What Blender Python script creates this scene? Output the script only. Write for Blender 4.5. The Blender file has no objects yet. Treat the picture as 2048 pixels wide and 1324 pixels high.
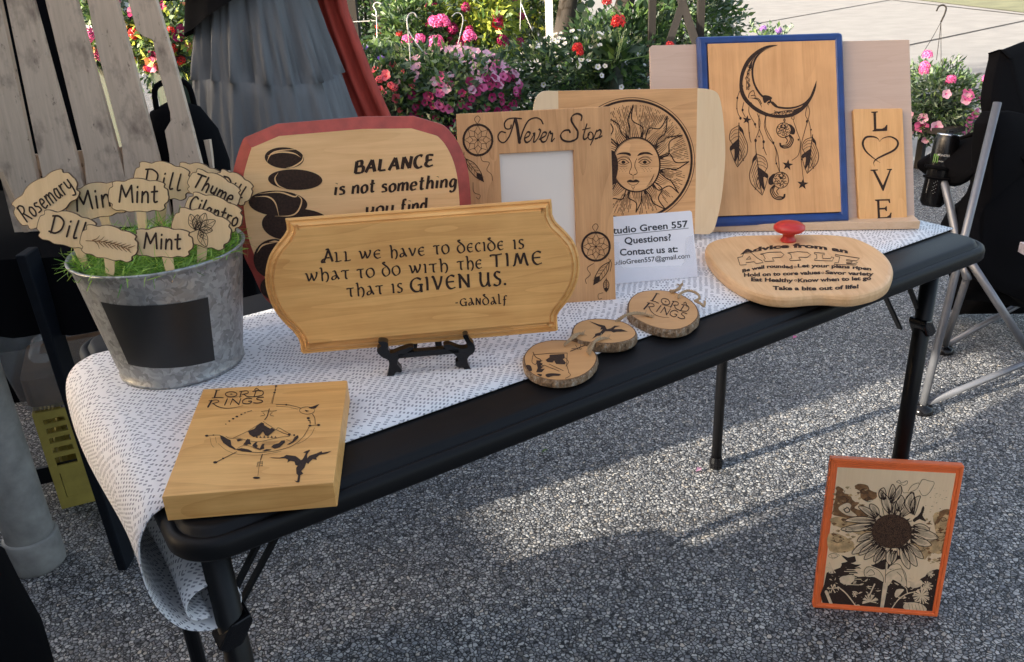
import bpy, bmesh, math, random
import numpy as np
from mathutils import Vector, Matrix
from mathutils.geometry import tessellate_polygon

# ------------------------------------------------------------------ camera, sky, sun, exposure
SC = bpy.context.scene
COL = SC.collection
T = 0.74                                   # height of the table top over the ground
FPX, YAW, PIT, ROL = 1700.0, .5654, .4240, -.0499
CAM = Vector((-.0695, -.6976, T + .4863))
FW = Vector((math.sin(YAW)*math.cos(PIT), math.cos(YAW)*math.cos(PIT), -math.sin(PIT)))
_r = Vector((math.cos(YAW), -math.sin(YAW), 0)); _u = _r.cross(FW)
RT = _r*math.cos(ROL) + _u*math.sin(ROL); UP = _u*math.cos(ROL) - _r*math.sin(ROL)
cd = bpy.data.cameras.new('camera'); cam = bpy.data.objects.new('camera', cd); COL.objects.link(cam)
cam.matrix_world = Matrix(((RT.x, UP.x, -FW.x, CAM.x), (RT.y, UP.y, -FW.y, CAM.y), (RT.z, UP.z, -FW.z, CAM.z), (0, 0, 0, 1)))
cd.sensor_width = 36; cd.lens = 36*FPX/2048; cd.clip_start = .02; cd.clip_end = 400
SC.camera = cam
SUN_EL, SUN_AZ = math.radians(20), math.atan2(-.985, .15)
w = bpy.data.worlds.new('World'); SC.world = w; w.use_nodes = True
nt = w.node_tree; bg = nt.nodes['Background']
sky = nt.nodes.new('ShaderNodeTexSky'); sky.sky_type = 'NISHITA'; sky.sun_disc = False
sky.sun_elevation = SUN_EL; sky.sun_rotation = SUN_AZ; sky.air_density = .7; sky.dust_density = 4.0; sky.ozone_density = .3
tn = nt.nodes.new('ShaderNodeMix'); tn.data_type = 'RGBA'; tn.blend_type = 'MULTIPLY'; tn.inputs[0].default_value = 1; tn.inputs[7].default_value = (1.09, .99, .84, 1)   # hazy, slightly warm air
nt.links.new(sky.outputs[0], tn.inputs[6]); nt.links.new(tn.outputs[2], bg.inputs[0]); bg.inputs[1].default_value = .15
sl = bpy.data.lights.new('sun', 'SUN'); so = bpy.data.objects.new('sun', sl); COL.objects.link(so)
sl.energy = 2.8; sl.angle = math.radians(.5); sl.color = (1, .92, .78)
sd = Vector((math.sin(SUN_AZ)*math.cos(SUN_EL), math.cos(SUN_AZ)*math.cos(SUN_EL), math.sin(SUN_EL)))
so.rotation_euler = sd.to_track_quat('Z', 'Y').to_euler()
SC.view_settings.view_transform = 'Standard'; SC.view_settings.look = 'None'
SC.view_settings.gamma = 1; SC.view_settings.exposure = 2.02
SC.view_settings.use_curve_mapping = False
SC.cycles.max_bounces = 8

# ------------------------------------------------------------------ points from the photograph's rays
def ray(x, y): return FW + RT*((x-1024)/FPX) - UP*((y-662)/FPX)
def onz(x, y, z=T):
    d = ray(x, y); return CAM + d*((z-CAM.z)/d.z)
def at(x, y, dep): return CAM + ray(x, y)*dep
def onY(x, y, Y):
    d = ray(x, y); return CAM + d*((Y-CAM.y)/d.y)
E0 = Vector((.844, -.536, 0)).normalized()
class Pl:
    """a board's front plane: origin on its bottom edge, u along the edge, v up, n towards the viewer"""
    def __init__(s, b0, b1, lean=0, up=None):
        s.o = Vector(b0); s.e = (Vector(b1)-s.o).normalized()
        bk = Vector((0, 0, 1)).cross(s.e).normalized()
        if up is None:
            a = math.radians(lean); s.v = Vector((0, 0, math.cos(a))) + bk*math.sin(a)
        else:
            s.v = Vector(up); s.v = (s.v - s.e*s.v.dot(s.e)).normalized()
        s.n = s.e.cross(s.v).normalized()
        s.M = Matrix(((s.e.x, s.v.x, s.n.x, s.o.x), (s.e.y, s.v.y, s.n.y, s.o.y), (s.e.z, s.v.z, s.n.z, s.o.z), (0, 0, 0, 1)))
    def shift(s, d):
        p = Pl.__new__(Pl); p.e, p.v, p.n = s.e, s.v, s.n; p.o = s.o + s.n*d
        p.M = s.M.copy(); p.M.translation = p.o; return p
    def uv(s, x, y, w=0):
        d = ray(x, y); t = ((s.o - CAM).dot(s.n)+w)/d.dot(s.n); P = CAM + d*t - s.o
        return (P.dot(s.e), P.dot(s.v))
def flat(z, e=(1, 0, 0), o=(0, 0)):
    ev = Vector(e).normalized(); up = Vector((0, 0, 1)).cross(ev)
    return Pl(Vector((o[0], o[1], z)), Vector((o[0], o[1], z))+ev, up=up)

# ------------------------------------------------------------------ materials
def newmat(name):
    m = bpy.data.materials.new(name); m.use_nodes = True
    return m, m.node_tree, m.node_tree.nodes['Principled BSDF']
def N(nt, t, **k):
    n = nt.nodes.new(t)
    for a, b in k.items():
        if a.startswith('i_'):
            n.inputs[int(a[2:])].default_value = b
        else: setattr(n, a, b)
    return n
def L(nt, a, b): nt.links.new(a, b)
def ramp(nt, fac, stops):
    r = N(nt, 'ShaderNodeValToRGB'); cr = r.color_ramp
    while len(cr.elements) < len(stops): cr.elements.new(.5)
    for e, (p, c) in zip(cr.elements, stops): e.position = p; e.color = (*c, 1) if len(c) == 3 else c
    L(nt, fac, r.inputs[0]); return r.outputs[0]
def noise(nt, vec, scale, detail=4, rough=.55, mp=None):
    if mp:
        m = N(nt, 'ShaderNodeMapping'); m.inputs['Scale'].default_value = mp; L(nt, vec, m.inputs[0]); vec = m.outputs[0]
    n = N(nt, 'ShaderNodeTexNoise'); n.inputs['Scale'].default_value = scale
    n.inputs['Detail'].default_value = detail; n.inputs['Roughness'].default_value = rough
    L(nt, vec, n.inputs['Vector']); return n.outputs['Fac']
def mixc(nt, f, a, b, mode='MIX'):
    m = N(nt, 'ShaderNodeMix', data_type='RGBA', blend_type=mode)
    for sock, v in ((m.inputs[0], f), (m.inputs[6], a), (m.inputs[7], b)):
        if hasattr(v, 'links') or hasattr(v, 'is_linked'): L(nt, v, sock)
        else: sock.default_value = v if isinstance(v, (int, float)) else (*v, 1)
    return m.outputs[2]
def mth(nt, op, a, b=None, c=None):
    m = N(nt, 'ShaderNodeMath', operation=op)
    for i, v in enumerate((a, b, c)):
        if v is None: continue
        if hasattr(v, 'is_linked'): L(nt, v, m.inputs[i])
        else: m.inputs[i].default_value = v
    return m.outputs[0]
def bump(nt, bs, h, st=.3, dist=.001):
    b = N(nt, 'ShaderNodeBump'); b.inputs['Strength'].default_value = st; b.inputs['Distance'].default_value = dist
    L(nt, h, b.inputs['Height']); L(nt, b.outputs[0], bs.inputs['Normal'])
def oc(nt): return N(nt, 'ShaderNodeTexCoord').outputs['Object']
def rnd(nt): return N(nt, 'ShaderNodeObjectInfo').outputs['Random']
def plain(name, c, rough=.6, metal=0, var=.12, scale=40, spec=None, bmp=.15, bd=.0006, vs=None):
    m, nt, b = newmat(name); v = oc(nt)
    f = noise(nt, v, scale, 5, mp=vs)
    L(nt, ramp(nt, f, [(.25, tuple(x*(1-var) for x in c)), (.75, tuple(min(1, x*(1+var)) for x in c))]), b.inputs['Base Color'])
    b.inputs['Roughness'].default_value = rough; b.inputs['Metallic'].default_value = metal
    if spec is not None: b.inputs['Specular IOR Level'].default_value = spec
    if bmp: bump(nt, b, f, bmp, bd)
    return m
def wood(name, light, dark, along='x', fine=240, rough=.5, gr=.5, knots=False, blot=.35):
    m, nt, b = newmat(name); v = oc(nt)
    add = N(nt, 'ShaderNodeVectorMath', operation='ADD'); L(nt, v, add.inputs[0])
    r = rnd(nt); cmb = N(nt, 'ShaderNodeCombineXYZ'); L(nt, mth(nt, 'MULTIPLY', r, 7.3), cmb.inputs[0]); L(nt, mth(nt, 'MULTIPLY', r, 3.1), cmb.inputs[1]); L(nt, cmb.outputs[0], add.inputs[1]); v = add.outputs[0]
    s1 = (.045, 1, 1) if along == 'x' else (1, .045, 1)
    s2 = (.12, 1, 1) if along == 'x' else (1, .12, 1)
    fibre = noise(nt, v, fine*1.6, 3, .7, s1)
    wav = noise(nt, v, 16, 2, .5, s2)                       # slow warp gives cathedral rings
    rings = mth(nt, 'FRACT', mth(nt, 'MULTIPLY', wav, 9.0))
    rings = mth(nt, 'MULTIPLY', mth(nt, 'POWER', rings, 2.2), 1.0); streak = noise(nt, v, fine*.35, 3, .6, s1)
    blotn = noise(nt, v, 14, 3, .5)
    f = mth(nt, 'ADD', mth(nt, 'MULTIPLY', rings, gr*.55), mth(nt, 'MULTIPLY', mth(nt, 'ADD', mth(nt, 'MULTIPLY', fibre, .5), mth(nt, 'MULTIPLY', streak, .6)), .75))
    f = mth(nt, 'ADD', f, mth(nt, 'MULTIPLY', mth(nt, 'SUBTRACT', blotn, .5), blot))
    f = mth(nt, 'SUBTRACT', f, .1); 
    L(nt, ramp(nt, f, [(.2, light), (.72, dark)]), b.inputs['Base Color'])
    b.inputs['Roughness'].default_value = rough
    bump(nt, b, fibre, .25, .0004)
    return m
M = {}
M['gold'] = wood('golden_stained_wood', (.84, .46, .15), (.54, .235, .055), gr=.28, blot=.45)
M['goldY'] = wood('golden_stained_wood_upright', (.77, .44, .18), (.56, .275, .09), 'y', gr=.2)
M['bal'] = wood('pale_pine_wood', (.92, .60, .30), (.68, .38, .15), gr=.18, blot=.25)
M['tan'] = wood('tan_alder_wood', (.72, .40, .18), (.40, .185, .065), 'y', gr=.25)
M['bamb'] = wood('cutting_board_wood', (.74, .43, .20), (.45, .225, .085), gr=.25)
M['maple'] = wood('pale_maple_wood', (.78, .62, .41), (.68, .50, .30), 'y', gr=.15, blot=.15)
M['moon'] = wood('warm_birch_ply', (.72, .39, .165), (.48, .235, .08), 'y', gr=.15, blot=.5)
M['stand'] = wood('pink_grey_plywood', (.56, .42, .34), (.46, .32, .25), gr=.2, blot=.15)
M['ledge'] = wood('pale_pine_ledge', (.66, .48, .33), (.52, .34, .2), gr=.2)
M['apple'] = wood('oiled_maple_wood', (.82, .53, .28), (.58, .31, .13), 'y', gr=.2, blot=.4)
M['mark'] = wood('laser_cut_birch', (.80, .58, .33), (.64, .43, .21), 'y', gr=.1, blot=.25)
M['pallet'] = None
M['slice'] = wood('cut_log_face', (.62, .34, .14), (.46, .23, .08), gr=.1, blot=.5)
M['cream'] = wood('bare_basswood', (.88, .66, .42), (.78, .55, .32), 'y', gr=.05, blot=.2)
M['burn'] = plain('burnt_engraving', (.030, .013, .007), .85, var=.75, scale=350, bmp=0)
M['burn2'] = plain('light_scorch', (.21, .10, .038), .8, var=.75, scale=110, bmp=0)
M['burn3'] = plain('pale_wash_scorch', (.56, .36, .17), .8, var=.5, scale=70, bmp=0)
M['lite'] = plain('unburnt_wood_petal', (.74, .55, .35), .7, var=.2, scale=90, bmp=0)
M['edge'] = plain('charred_cut_edge', (.10, .05, .025), .8, var=.5, scale=300)
M['red'] = plain('red_stained_edge', (.40, .062, .045), .5, var=.25, scale=60)
M['blue'] = plain('blue_painted_wood', (.009, .042, .19), .4, var=.25, scale=30)
M['blk'] = plain('black_plastic', (.005, .005, .006), .5, var=.2, scale=900, bmp=.25, bd=.0004, spec=.22)
M['blkm'] = plain('black_enamel_metal', (.005, .005, .006), .4, var=.2, scale=60, spec=.25)
M['gloss'] = plain('black_gloss_resin', (.005, .005, .006), .2, var=.2, scale=60, bmp=.05, spec=.35)
M['orange'] = plain('orange_painted_wood', (.88, .17, .04), .45, var=.12, scale=25)
M['redk'] = plain('red_painted_knob', (.55, .035, .03), .35, var=.12, scale=30)
M['paper'] = plain('white_paper', (.88, .86, .90), .6, var=.03, scale=20, bmp=0)
M['ink'] = plain('black_ink', (.02, .02, .025), .6, bmp=0)
M['photo'] = plain('blank_white_insert', (.78, .73, .67), .35, var=.04, scale=6, bmp=0)
M['pvc'] = plain('dirty_white_pvc', (.30, .29, .27), .5, var=.35, scale=22)
M['alu'] = plain('grey_chair_tube', (.21, .215, .235), .35, .5, var=.15, scale=20)
M['fab'] = plain('black_polyester', (.003, .003, .004), .95, var=.3, scale=500, bmp=.3, spec=.1)
M['yel'] = plain('olive_yellow_plastic', (.44, .34, .075), .5, var=.2, scale=20)
M['tin'] = plain('can_rim_metal', (.7, .7, .72), .25, 1, var=.1)
M['cloth2'] = plain('dark_navy_steel', (.006, .008, .012), .5, var=.2, scale=60, spec=.2)
M['rope'] = plain('jute_twine', (.40, .28, .16), .9, var=.35, scale=700, bmp=.6, bd=.001)
M['person'] = plain('skin', (.55, .34, .25), .5, var=.06, scale=20)
M['hair'] = plain('brown_hair', (.05, .03, .018), .6, var=.4, scale=60, vs=(1, 1, .1))
M['top'] = plain('charcoal_knit', (.006, .006, .007), .95, var=.3, scale=300, spec=.1)
M['shawl'] = plain('rust_red_cloth', (.42, .055, .035), .85, var=.25, scale=18, vs=(3, 3, .6))
M['conc'] = None
def glassy(name, col, a, rough=.15):
    m, nt, b = newmat(name); b.inputs['Base Color'].default_value = (*col, 1)
    b.inputs['Roughness'].default_value = rough; b.inputs['Alpha'].default_value = a
    return m
M['clear'] = glassy('clear_plastic', (.75, .75, .78), .28)
M['acry'] = glassy('clear_acrylic', (.85, .85, .9), .18, .08)

def m_pallet():
    m, nt, b = newmat('weathered_pallet_wood'); v = oc(nt)
    add = N(nt, 'ShaderNodeVectorMath', operation='ADD'); L(nt, v, add.inputs[0])
    cmb = N(nt, 'ShaderNodeCombineXYZ'); L(nt, mth(nt, 'MULTIPLY', rnd(nt), 9), cmb.inputs[1]); L(nt, cmb.outputs[0], add.inputs[1]); v = add.outputs[0]
    f = noise(nt, v, 120, 4, .7, (1, .06, 1)); st = noise(nt, v, 16, 5, .6, (1, .55, 1)); fine = noise(nt, v, 60, 5, .7, (1, .5, 1))
    c = ramp(nt, f, [(.3, (.72, .56, .42)), (.7, (.56, .43, .31))])
    c = mixc(nt, ramp(nt, st, [(.52, (0, 0, 0)), (.68, (.8, .8, .8))]), c, (.15, .10, .08))
    c = mixc(nt, ramp(nt, fine, [(.62, (0, 0, 0)), (.70, (.8, .8, .8))]), c, (.09, .05, .045))
    L(nt, c, b.inputs['Base Color']); b.inputs['Roughness'].default_value = .85; bump(nt, b, f, .5, .001)
    return m
M['pallet'] = m_pallet()
def m_galv():
    m, nt, b = newmat('galvanised_steel'); v = oc(nt)
    vo = N(nt, 'ShaderNodeTexVoronoi'); vo.inputs['Scale'].default_value = 165
    wv = N(nt, 'ShaderNodeVectorMath', operation='ADD'); nz = N(nt, 'ShaderNodeTexNoise'); nz.inputs['Scale'].default_value = 60; L(nt, v, nz.inputs['Vector'])
    sc = N(nt, 'ShaderNodeVectorMath', operation='SCALE'); L(nt, nz.outputs['Color'], sc.inputs[0]); sc.inputs['Scale'].default_value = .022
    L(nt, v, wv.inputs[0]); L(nt, sc.outputs[0], wv.inputs[1]); L(nt, wv.outputs[0], vo.inputs['Vector'])
    g = N(nt, 'ShaderNodeSeparateColor'); L(nt, vo.outputs['Color'], g.inputs[0])
    big = noise(nt, v, 9, 3)
    c = ramp(nt, mth(nt, 'ADD', mth(nt, 'MULTIPLY', g.outputs[0], .6), mth(nt, 'MULTIPLY', big, .4)), [(.15, (.24, .245, .24)), (.5, (.36, .37, .37)), (.9, (.50, .52, .52))])
    L(nt, c, b.inputs['Base Color']); b.inputs['Metallic'].default_value = .7
    L(nt, ramp(nt, g.outputs[1], [(0, (.36, .36, .36)), (1, (.6, .6, .6))]), b.inputs['Roughness'])
    return m
M['galv'] = m_galv()
def m_ground():
    m, nt, b = newmat('exposed_aggregate'); v = oc(nt)
    nz = N(nt, 'ShaderNodeTexNoise'); nz.inputs['Scale'].default_value = 120; nz.inputs['Detail'].default_value = 2; L(nt, v, nz.inputs['Vector'])
    sc = N(nt, 'ShaderNodeVectorMath', operation='SCALE'); L(nt, nz.outputs['Color'], sc.inputs[0]); sc.inputs['Scale'].default_value = .006
    wv = N(nt, 'ShaderNodeVectorMath', operation='ADD'); L(nt, v, wv.inputs[0]); L(nt, sc.outputs[0], wv.inputs[1])
    ed = N(nt, 'ShaderNodeTexVoronoi', feature='DISTANCE_TO_EDGE'); ed.inputs['Scale'].default_value = 122; L(nt, wv.outputs[0], ed.inputs['Vector'])
    ce = N(nt, 'ShaderNodeTexVoronoi'); ce.inputs['Scale'].default_value = 122; L(nt, wv.outputs[0], ce.inputs['Vector'])
    g = N(nt, 'ShaderNodeSeparateColor'); L(nt, ce.outputs['Color'], g.inputs[0])
    stone = ramp(nt, g.outputs[0], [(0, (.14, .14, .145)), (.3, (.27, .27, .28)), (.7, (.43, .425, .42)), (1, (.66, .64, .61))])
    tint = ramp(nt, g.outputs[1], [(0, (1, 1, 1)), (.75, (.98, .98, 1)), (.9, (1, .9, .78)), (1, (.8, .86, .92))])
    stone = mixc(nt, 1.0, stone, tint, 'MULTIPLY')
    big = noise(nt, v, 1.7, 4); stone = mixc(nt, 1.0, stone, ramp(nt, big, [(.3, (.74, .74, .75)), (.7, (1.12, 1.12, 1.10))]), 'MULTIPLY')
    h = ramp(nt, ed.outputs['Distance'], [(.02, (0, 0, 0)), (.22, (.85, .85, .85)), (.5, (1, 1, 1))])
    c = mixc(nt, ramp(nt, ed.outputs['Distance'], [(.05, (0, 0, 0)), (.16, (1, 1, 1))]), (.012, .012, .014), stone)
    L(nt, c, b.inputs['Base Color']); b.inputs['Roughness'].default_value = .6
    bump(nt, b, mth(nt, 'ADD', h, mth(nt, 'MULTIPLY', g.outputs[2], .3)), .7, .0025)
    return m
M['ground'] = m_ground()
def m_cloth():
    """white runner printed with short grey dashes laid out in chevrons"""
    m, nt, b = newmat('dashed_white_runner')
    uv = N(nt, 'ShaderNodeUVMap', uv_map='UVMap').outputs[0]
    s = N(nt, 'ShaderNodeSeparateXYZ'); L(nt, uv, s.inputs[0]); x, y = s.outputs[0], s.outputs[1]
    wob = mth(nt, 'MULTIPLY', mth(nt, 'SUBTRACT', noise(nt, uv, 30, 2), .5), .006)
    P = .17
    tri = mth(nt, 'PINGPONG', mth(nt, 'ADD', x, .03), P/2)
    try_ = mth(nt, 'PINGPONG', mth(nt, 'ADD', y, .05), P/2)
    a = mth(nt, 'ADD', mth(nt, 'ADD', tri, try_), wob)            # concentric diamonds
    bb = mth(nt, 'SUBTRACT', tri, try_)
    row = mth(nt, 'DIVIDE', a, .0118); ri = mth(nt, 'FLOOR', row); rf = mth(nt, 'FRACT', row)
    colv = mth(nt, 'DIVIDE', mth(nt, 'ADD', bb, mth(nt, 'MULTIPLY', ri, .0035)), .0068); ci = mth(nt, 'FLOOR', colv); cf = mth(nt, 'FRACT', colv)
    wn = N(nt, 'ShaderNodeTexWhiteNoise', noise_dimensions='2D'); cv = N(nt, 'ShaderNodeCombineXYZ'); L(nt, ri, cv.inputs[0]); L(nt, ci, cv.inputs[1]); L(nt, cv.outputs[0], wn.inputs['Vector'])
    k1 = mth(nt, 'LESS_THAN', mth(nt, 'ABSOLUTE', mth(nt, 'SUBTRACT', rf, .5)), mth(nt, 'ADD', .18, mth(nt, 'MULTIPLY', wn.outputs['Value'], .22)))
    k2 = mth(nt, 'LESS_THAN', mth(nt, 'ABSOLUTE', mth(nt, 'SUBTRACT', cf, .5)), .24)
    pr = mth(nt, 'ADD', mth(nt, 'MULTIPLY', noise(nt, uv, 14, 2), 1.1), -.02)
    k3 = mth(nt, 'LESS_THAN', wn.outputs['Value'], mth(nt, 'ADD', pr, .3))
    k = mth(nt, 'MULTIPLY', mth(nt, 'MULTIPLY', k1, k2), k3)
    ink = ramp(nt, wn.outputs['Value'], [(0, (.17, .17, .20)), (1, (.40, .40, .44))])
    c = mixc(nt, k, (.80, .795, .81), ink)
    L(nt, c, b.inputs['Base Color']); b.inputs['Roughness'].default_value = .75
    bump(nt, b, noise(nt, uv, 900, 2), .2, .0004)
    return m
M['cloth'] = m_cloth()
def m_conc():
    m, nt, b = newmat('pale_concrete'); v = oc(nt)
    f = noise(nt, v, 3, 6); g = noise(nt, v, 60, 4)
    c = ramp(nt, mth(nt, 'ADD', mth(nt, 'MULTIPLY', f, .7), mth(nt, 'MULTIPLY', g, .3)), [(.3, (.19, .19, .19)), (.7, (.27, .27, .268))])
    L(nt, c, b.inputs['Base Color']); b.inputs['Roughness'].default_value = .85; return m
M['conc'] = m_conc()
def m_leaf(name, c1, c2, tr=.35):
    m, nt, b = newmat(name); r = rnd(nt); g = N(nt, 'ShaderNodeNewGeometry').outputs['Random Per Island']
    c = ramp(nt, g, [(0, c1), (1, c2)]); L(nt, c, b.inputs['Base Color']); b.inputs['Roughness'].default_value = .45
    t = N(nt, 'ShaderNodeBsdfTranslucent'); L(nt, c, t.inputs[0]); mx = N(nt, 'ShaderNodeMixShader'); mx.inputs[0].default_value = tr
    out = nt.nodes['Material Output']; L(nt, b.outputs[0], mx.inputs[1]); L(nt, t.outputs[0], mx.inputs[2]); L(nt, mx.outputs[0], out.inputs[0])
    return m
M['leaf'] = m_leaf('green_leaf', (.045, .11, .03), (.16, .26, .07))
M['leafd'] = m_leaf('dark_leaf', (.016, .042, .018), (.055, .11, .045), .2)
M['leafy'] = m_leaf('yellow_green_leaf', (.34, .44, .05), (.62, .68, .14), .5)
M['leafg'] = m_leaf('grey_green_leaf', (.09, .16, .10), (.26, .34, .23), .3)
M['moss'] = m_leaf('artificial_grass_blade', (.07, .24, .02), (.50, .72, .14), .3)
def m_pet(name, c1, c2): return m_leaf(name, c1, c2, .3)
M['pk'] = m_pet('pink_petal', (.75, .10, .33), (.85, .20, .45)); M['lp'] = m_pet('pale_pink_petal', (.80, .38, .55), (.90, .55, .70))
M['mg'] = m_pet('magenta_petal', (.30, .006, .07), (.46, .02, .15)); M['rd'] = m_pet('red_petal', (.60, .015, .02), (.75, .04, .04))
M['co'] = m_pet('coral_petal', (.82, .10, .16), (.90, .20, .24)); M['pu'] = m_pet('purple_petal', (.10, .05, .34), (.20, .09, .5))
M['wh'] = m_pet('white_petal', (.75, .77, .78), (.9, .9, .92)); M['or'] = m_pet('orange_petal', (.75, .22, .08), (.85, .38, .18))
M['vi'] = m_pet('violet_petal', (.30, .14, .50), (.42, .22, .62))
M['bark'] = plain('dark_bark', (.028, .023, .019), .9, var=.4, scale=20, bmp=.6, bd=.01, vs=(1, 1, .15))
M['post'] = plain('dark_stained_post', (.016, .013, .011), .8, var=.3, scale=14, vs=(1, 1, .15))
M['white'] = plain('white_paint', (.75, .75, .72), .5, var=.06)
M['pot'] = plain('green_plastic_pot', (.02, .035, .025), .5)
M['wire'] = plain('pale_wire', (.6, .6, .58), .4, .3)
def m_skirt():
    m, nt, b = newmat('chambray_skirt'); v = oc(nt)
    f = noise(nt, v, 24, 3, .5, (1, 1, .12)); g = noise(nt, v, 500, 2)
    c = ramp(nt, mth(nt, 'ADD', mth(nt, 'MULTIPLY', f, .75), mth(nt, 'MULTIPLY', g, .25)), [(.25, (.12, .125, .13)), (.75, (.18, .188, .195))])
    L(nt, c, b.inputs['Base Color']); b.inputs['Roughness'].default_value = .8
    bump(nt, b, f, .35, .012)
    return m
M['skirt'] = m_skirt()
def m_bark_edge():
    m, nt, b = newmat('rough_bark_rim'); v = oc(nt)
    f = noise(nt, v, 160, 4, .7, (1, 1, .35)); g = noise(nt, v, 500, 3)
    L(nt, ramp(nt, mth(nt, 'ADD', mth(nt, 'MULTIPLY', f, .7), mth(nt, 'MULTIPLY', g, .3)), [(.35, (.07, .04, .025)), (.5, (.24, .15, .08)), (.68, (.42, .37, .30))]), b.inputs['Base Color'])
    b.inputs['Roughness'].default_value = .9; bump(nt, b, f, 1, .003); return m
M['barkrim'] = m_bark_edge()

# ------------------------------------------------------------------ mesh helpers
def obj(name, me, mats=None, parent=None, mat_w=None, smooth=False, kind=None, bevel=0, segs=2):
    if mats is not None:
        for m in (mats if isinstance(mats, (list, tuple)) else [mats]): me.materials.append(m)
    o = bpy.data.objects.new(name, me); COL.objects.link(o)
    if parent: o.parent = parent
    if mat_w is not None: o.matrix_world = mat_w
    if smooth: me.polygons.foreach_set('use_smooth', [True]*len(me.polygons))
    if kind: o['kind'] = kind
    if bevel:
        b = o.modifiers.new('bevel', 'BEVEL'); b.width = bevel; b.segments = segs; b.limit_method = 'ANGLE'; b.angle_limit = math.radians(35)
    return o
def thing(name, label, cat, Mx=None, group=None):
    o = bpy.data.objects.new(name, None); COL.objects.link(o); o.empty_display_size = .05
    if Mx is not None: o.matrix_world = Mx if isinstance(Mx, Matrix) else Matrix.Translation(Mx)
    return tag(o, label, cat, group)
def tag(o, label, cat, group=None):
    o['label'] = label; o['category'] = cat
    if group: o['group'] = group
    return o
class MB:
    def __init__(s): s.v = []; s.f = []; s.mi = []; s.cur = 0
    def add(s, vs, fs):
        k = len(s.v); s.v += [tuple(p) for p in vs]; s.f += [tuple(i+k for i in f) for f in fs]; s.mi += [s.cur]*len(fs)
    def box(s, c, d, R=None):
        x, y, z = [q/2 for q in d]; vs = [Vector((a*x, b*y, e*z)) for a in (-1, 1) for b in (-1, 1) for e in (-1, 1)]
        if R is not None: vs = [R @ p for p in vs]
        s.add([p+Vector(c) for p in vs], [(0, 1, 3, 2), (4, 6, 7, 5), (0, 4, 5, 1), (2, 3, 7, 6), (0, 2, 6, 4), (1, 5, 7, 3)])
    def beam(s, a, b, wd, th, up=(0, 0, 1)):
        a, b = Vector(a), Vector(b); d = (b-a); l = d.length; d.normalize()
        x = d.cross(Vector(up)).normalized(); y = x.cross(d)
        R = Matrix((x, d, y)).transposed(); s.box((a+b)/2, (wd, l, th), R)
    def tube(s, pts, r, n=8, caps=True):
        pts = [Vector(p) for p in pts]; rs = r if isinstance(r, (list, tuple)) else [r]*len(pts)
        d0 = (pts[1]-pts[0]).normalized(); ref = Vector((0, 0, 1)) if abs(d0.z) < .9 else Vector((1, 0, 0))
        x = d0.cross(ref).normalized(); rings = []
        for i, p in enumerate(pts):
            d = (pts[min(i+1, len(pts)-1)] - pts[max(i-1, 0)]).normalized()
            x = (x - d*x.dot(d)).normalized(); y = d.cross(x)
            rings.append([p + (x*math.cos(2*math.pi*k/n) + y*math.sin(2*math.pi*k/n))*rs[i] for k in range(n)])
        s.loft(rings, caps)
    def loft(s, rings, caps=True, closed=True):
        n = len(rings[0]); vs = [p for r in rings for p in r]; fs = []
        for i in range(len(rings)-1):
            for k in range(n if closed else n-1):
                a, b = i*n+k, i*n+(k+1) % n; fs.append((a, b, b+n, a+n))
        if caps: fs += [tuple(reversed(range(n))), tuple((len(rings)-1)*n+k for k in range(n))]
        s.add(vs, fs)
    def lathe(s, prof, n=32, c=(0, 0, 0), caps=False):
        s.loft([[(c[0]+r*math.cos(2*math.pi*k/n), c[1]+r*math.sin(2*math.pi*k/n), c[2]+z) for k in range(n)] for r, z in prof], caps)
    def prism(s, out, z0, z1):
        n = len(out); vs = [(x, y, z0) for x, y in out]+[(x, y, z1) for x, y in out]
        fs = [(k, (k+1) % n, (k+1) % n+n, k+n) for k in range(n)]
        s.add(vs, fs); tri = tessellate_polygon([[Vector((x, y, 0)) for x, y in out]])
        s.add(vs, [tuple(t) for t in tri]); s.add(vs, [tuple(i+n for i in t) for t in tri])
    def poly(s, out, z):
        tri = tessellate_polygon([[Vector((x, y, 0)) for x, y in out]]); s.add([(x, y, z) for x, y in out], [tuple(t) for t in tri])
    def mesh(s, name='mesh', weld=True):
        me = bpy.data.meshes.new(name); me.from_pydata(s.v, [], s.f); me.polygons.foreach_set('material_index', s.mi); me.update()
        if weld:
            bm = bmesh.new(); bm.from_mesh(me); bmesh.ops.remove_doubles(bm, verts=bm.verts, dist=1e-6); bmesh.ops.recalc_face_normals(bm, faces=bm.faces); bm.to_mesh(me); bm.free()
        return me
    def build(s, name, mats, parent=None, **k):
        weld = k.pop('weld', True); return obj(name, s.mesh(name, weld), mats, parent, **k)
def inset(out, d):
    n = len(out); r = []
    A = sum(out[i][0]*out[(i+1) % n][1]-out[(i+1) % n][0]*out[i][1] for i in range(n)); sg = 1 if A > 0 else -1
    for i in range(n):
        a, p, b = Vector(out[i-1]), Vector(out[i]), Vector(out[(i+1) % n])
        d1, d2 = (p-a), (b-p)
        if d1.length < 1e-9 or d2.length < 1e-9: r.append(tuple(p)); continue
        d1.normalize(); d2.normalize(); n1, n2 = Vector((-d1.y, d1.x))*sg, Vector((-d2.y, d2.x))*sg
        m = n1+n2; m = m/max(m.length_squared/2, .5); r.append(tuple(p+m*d))
    return r
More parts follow.
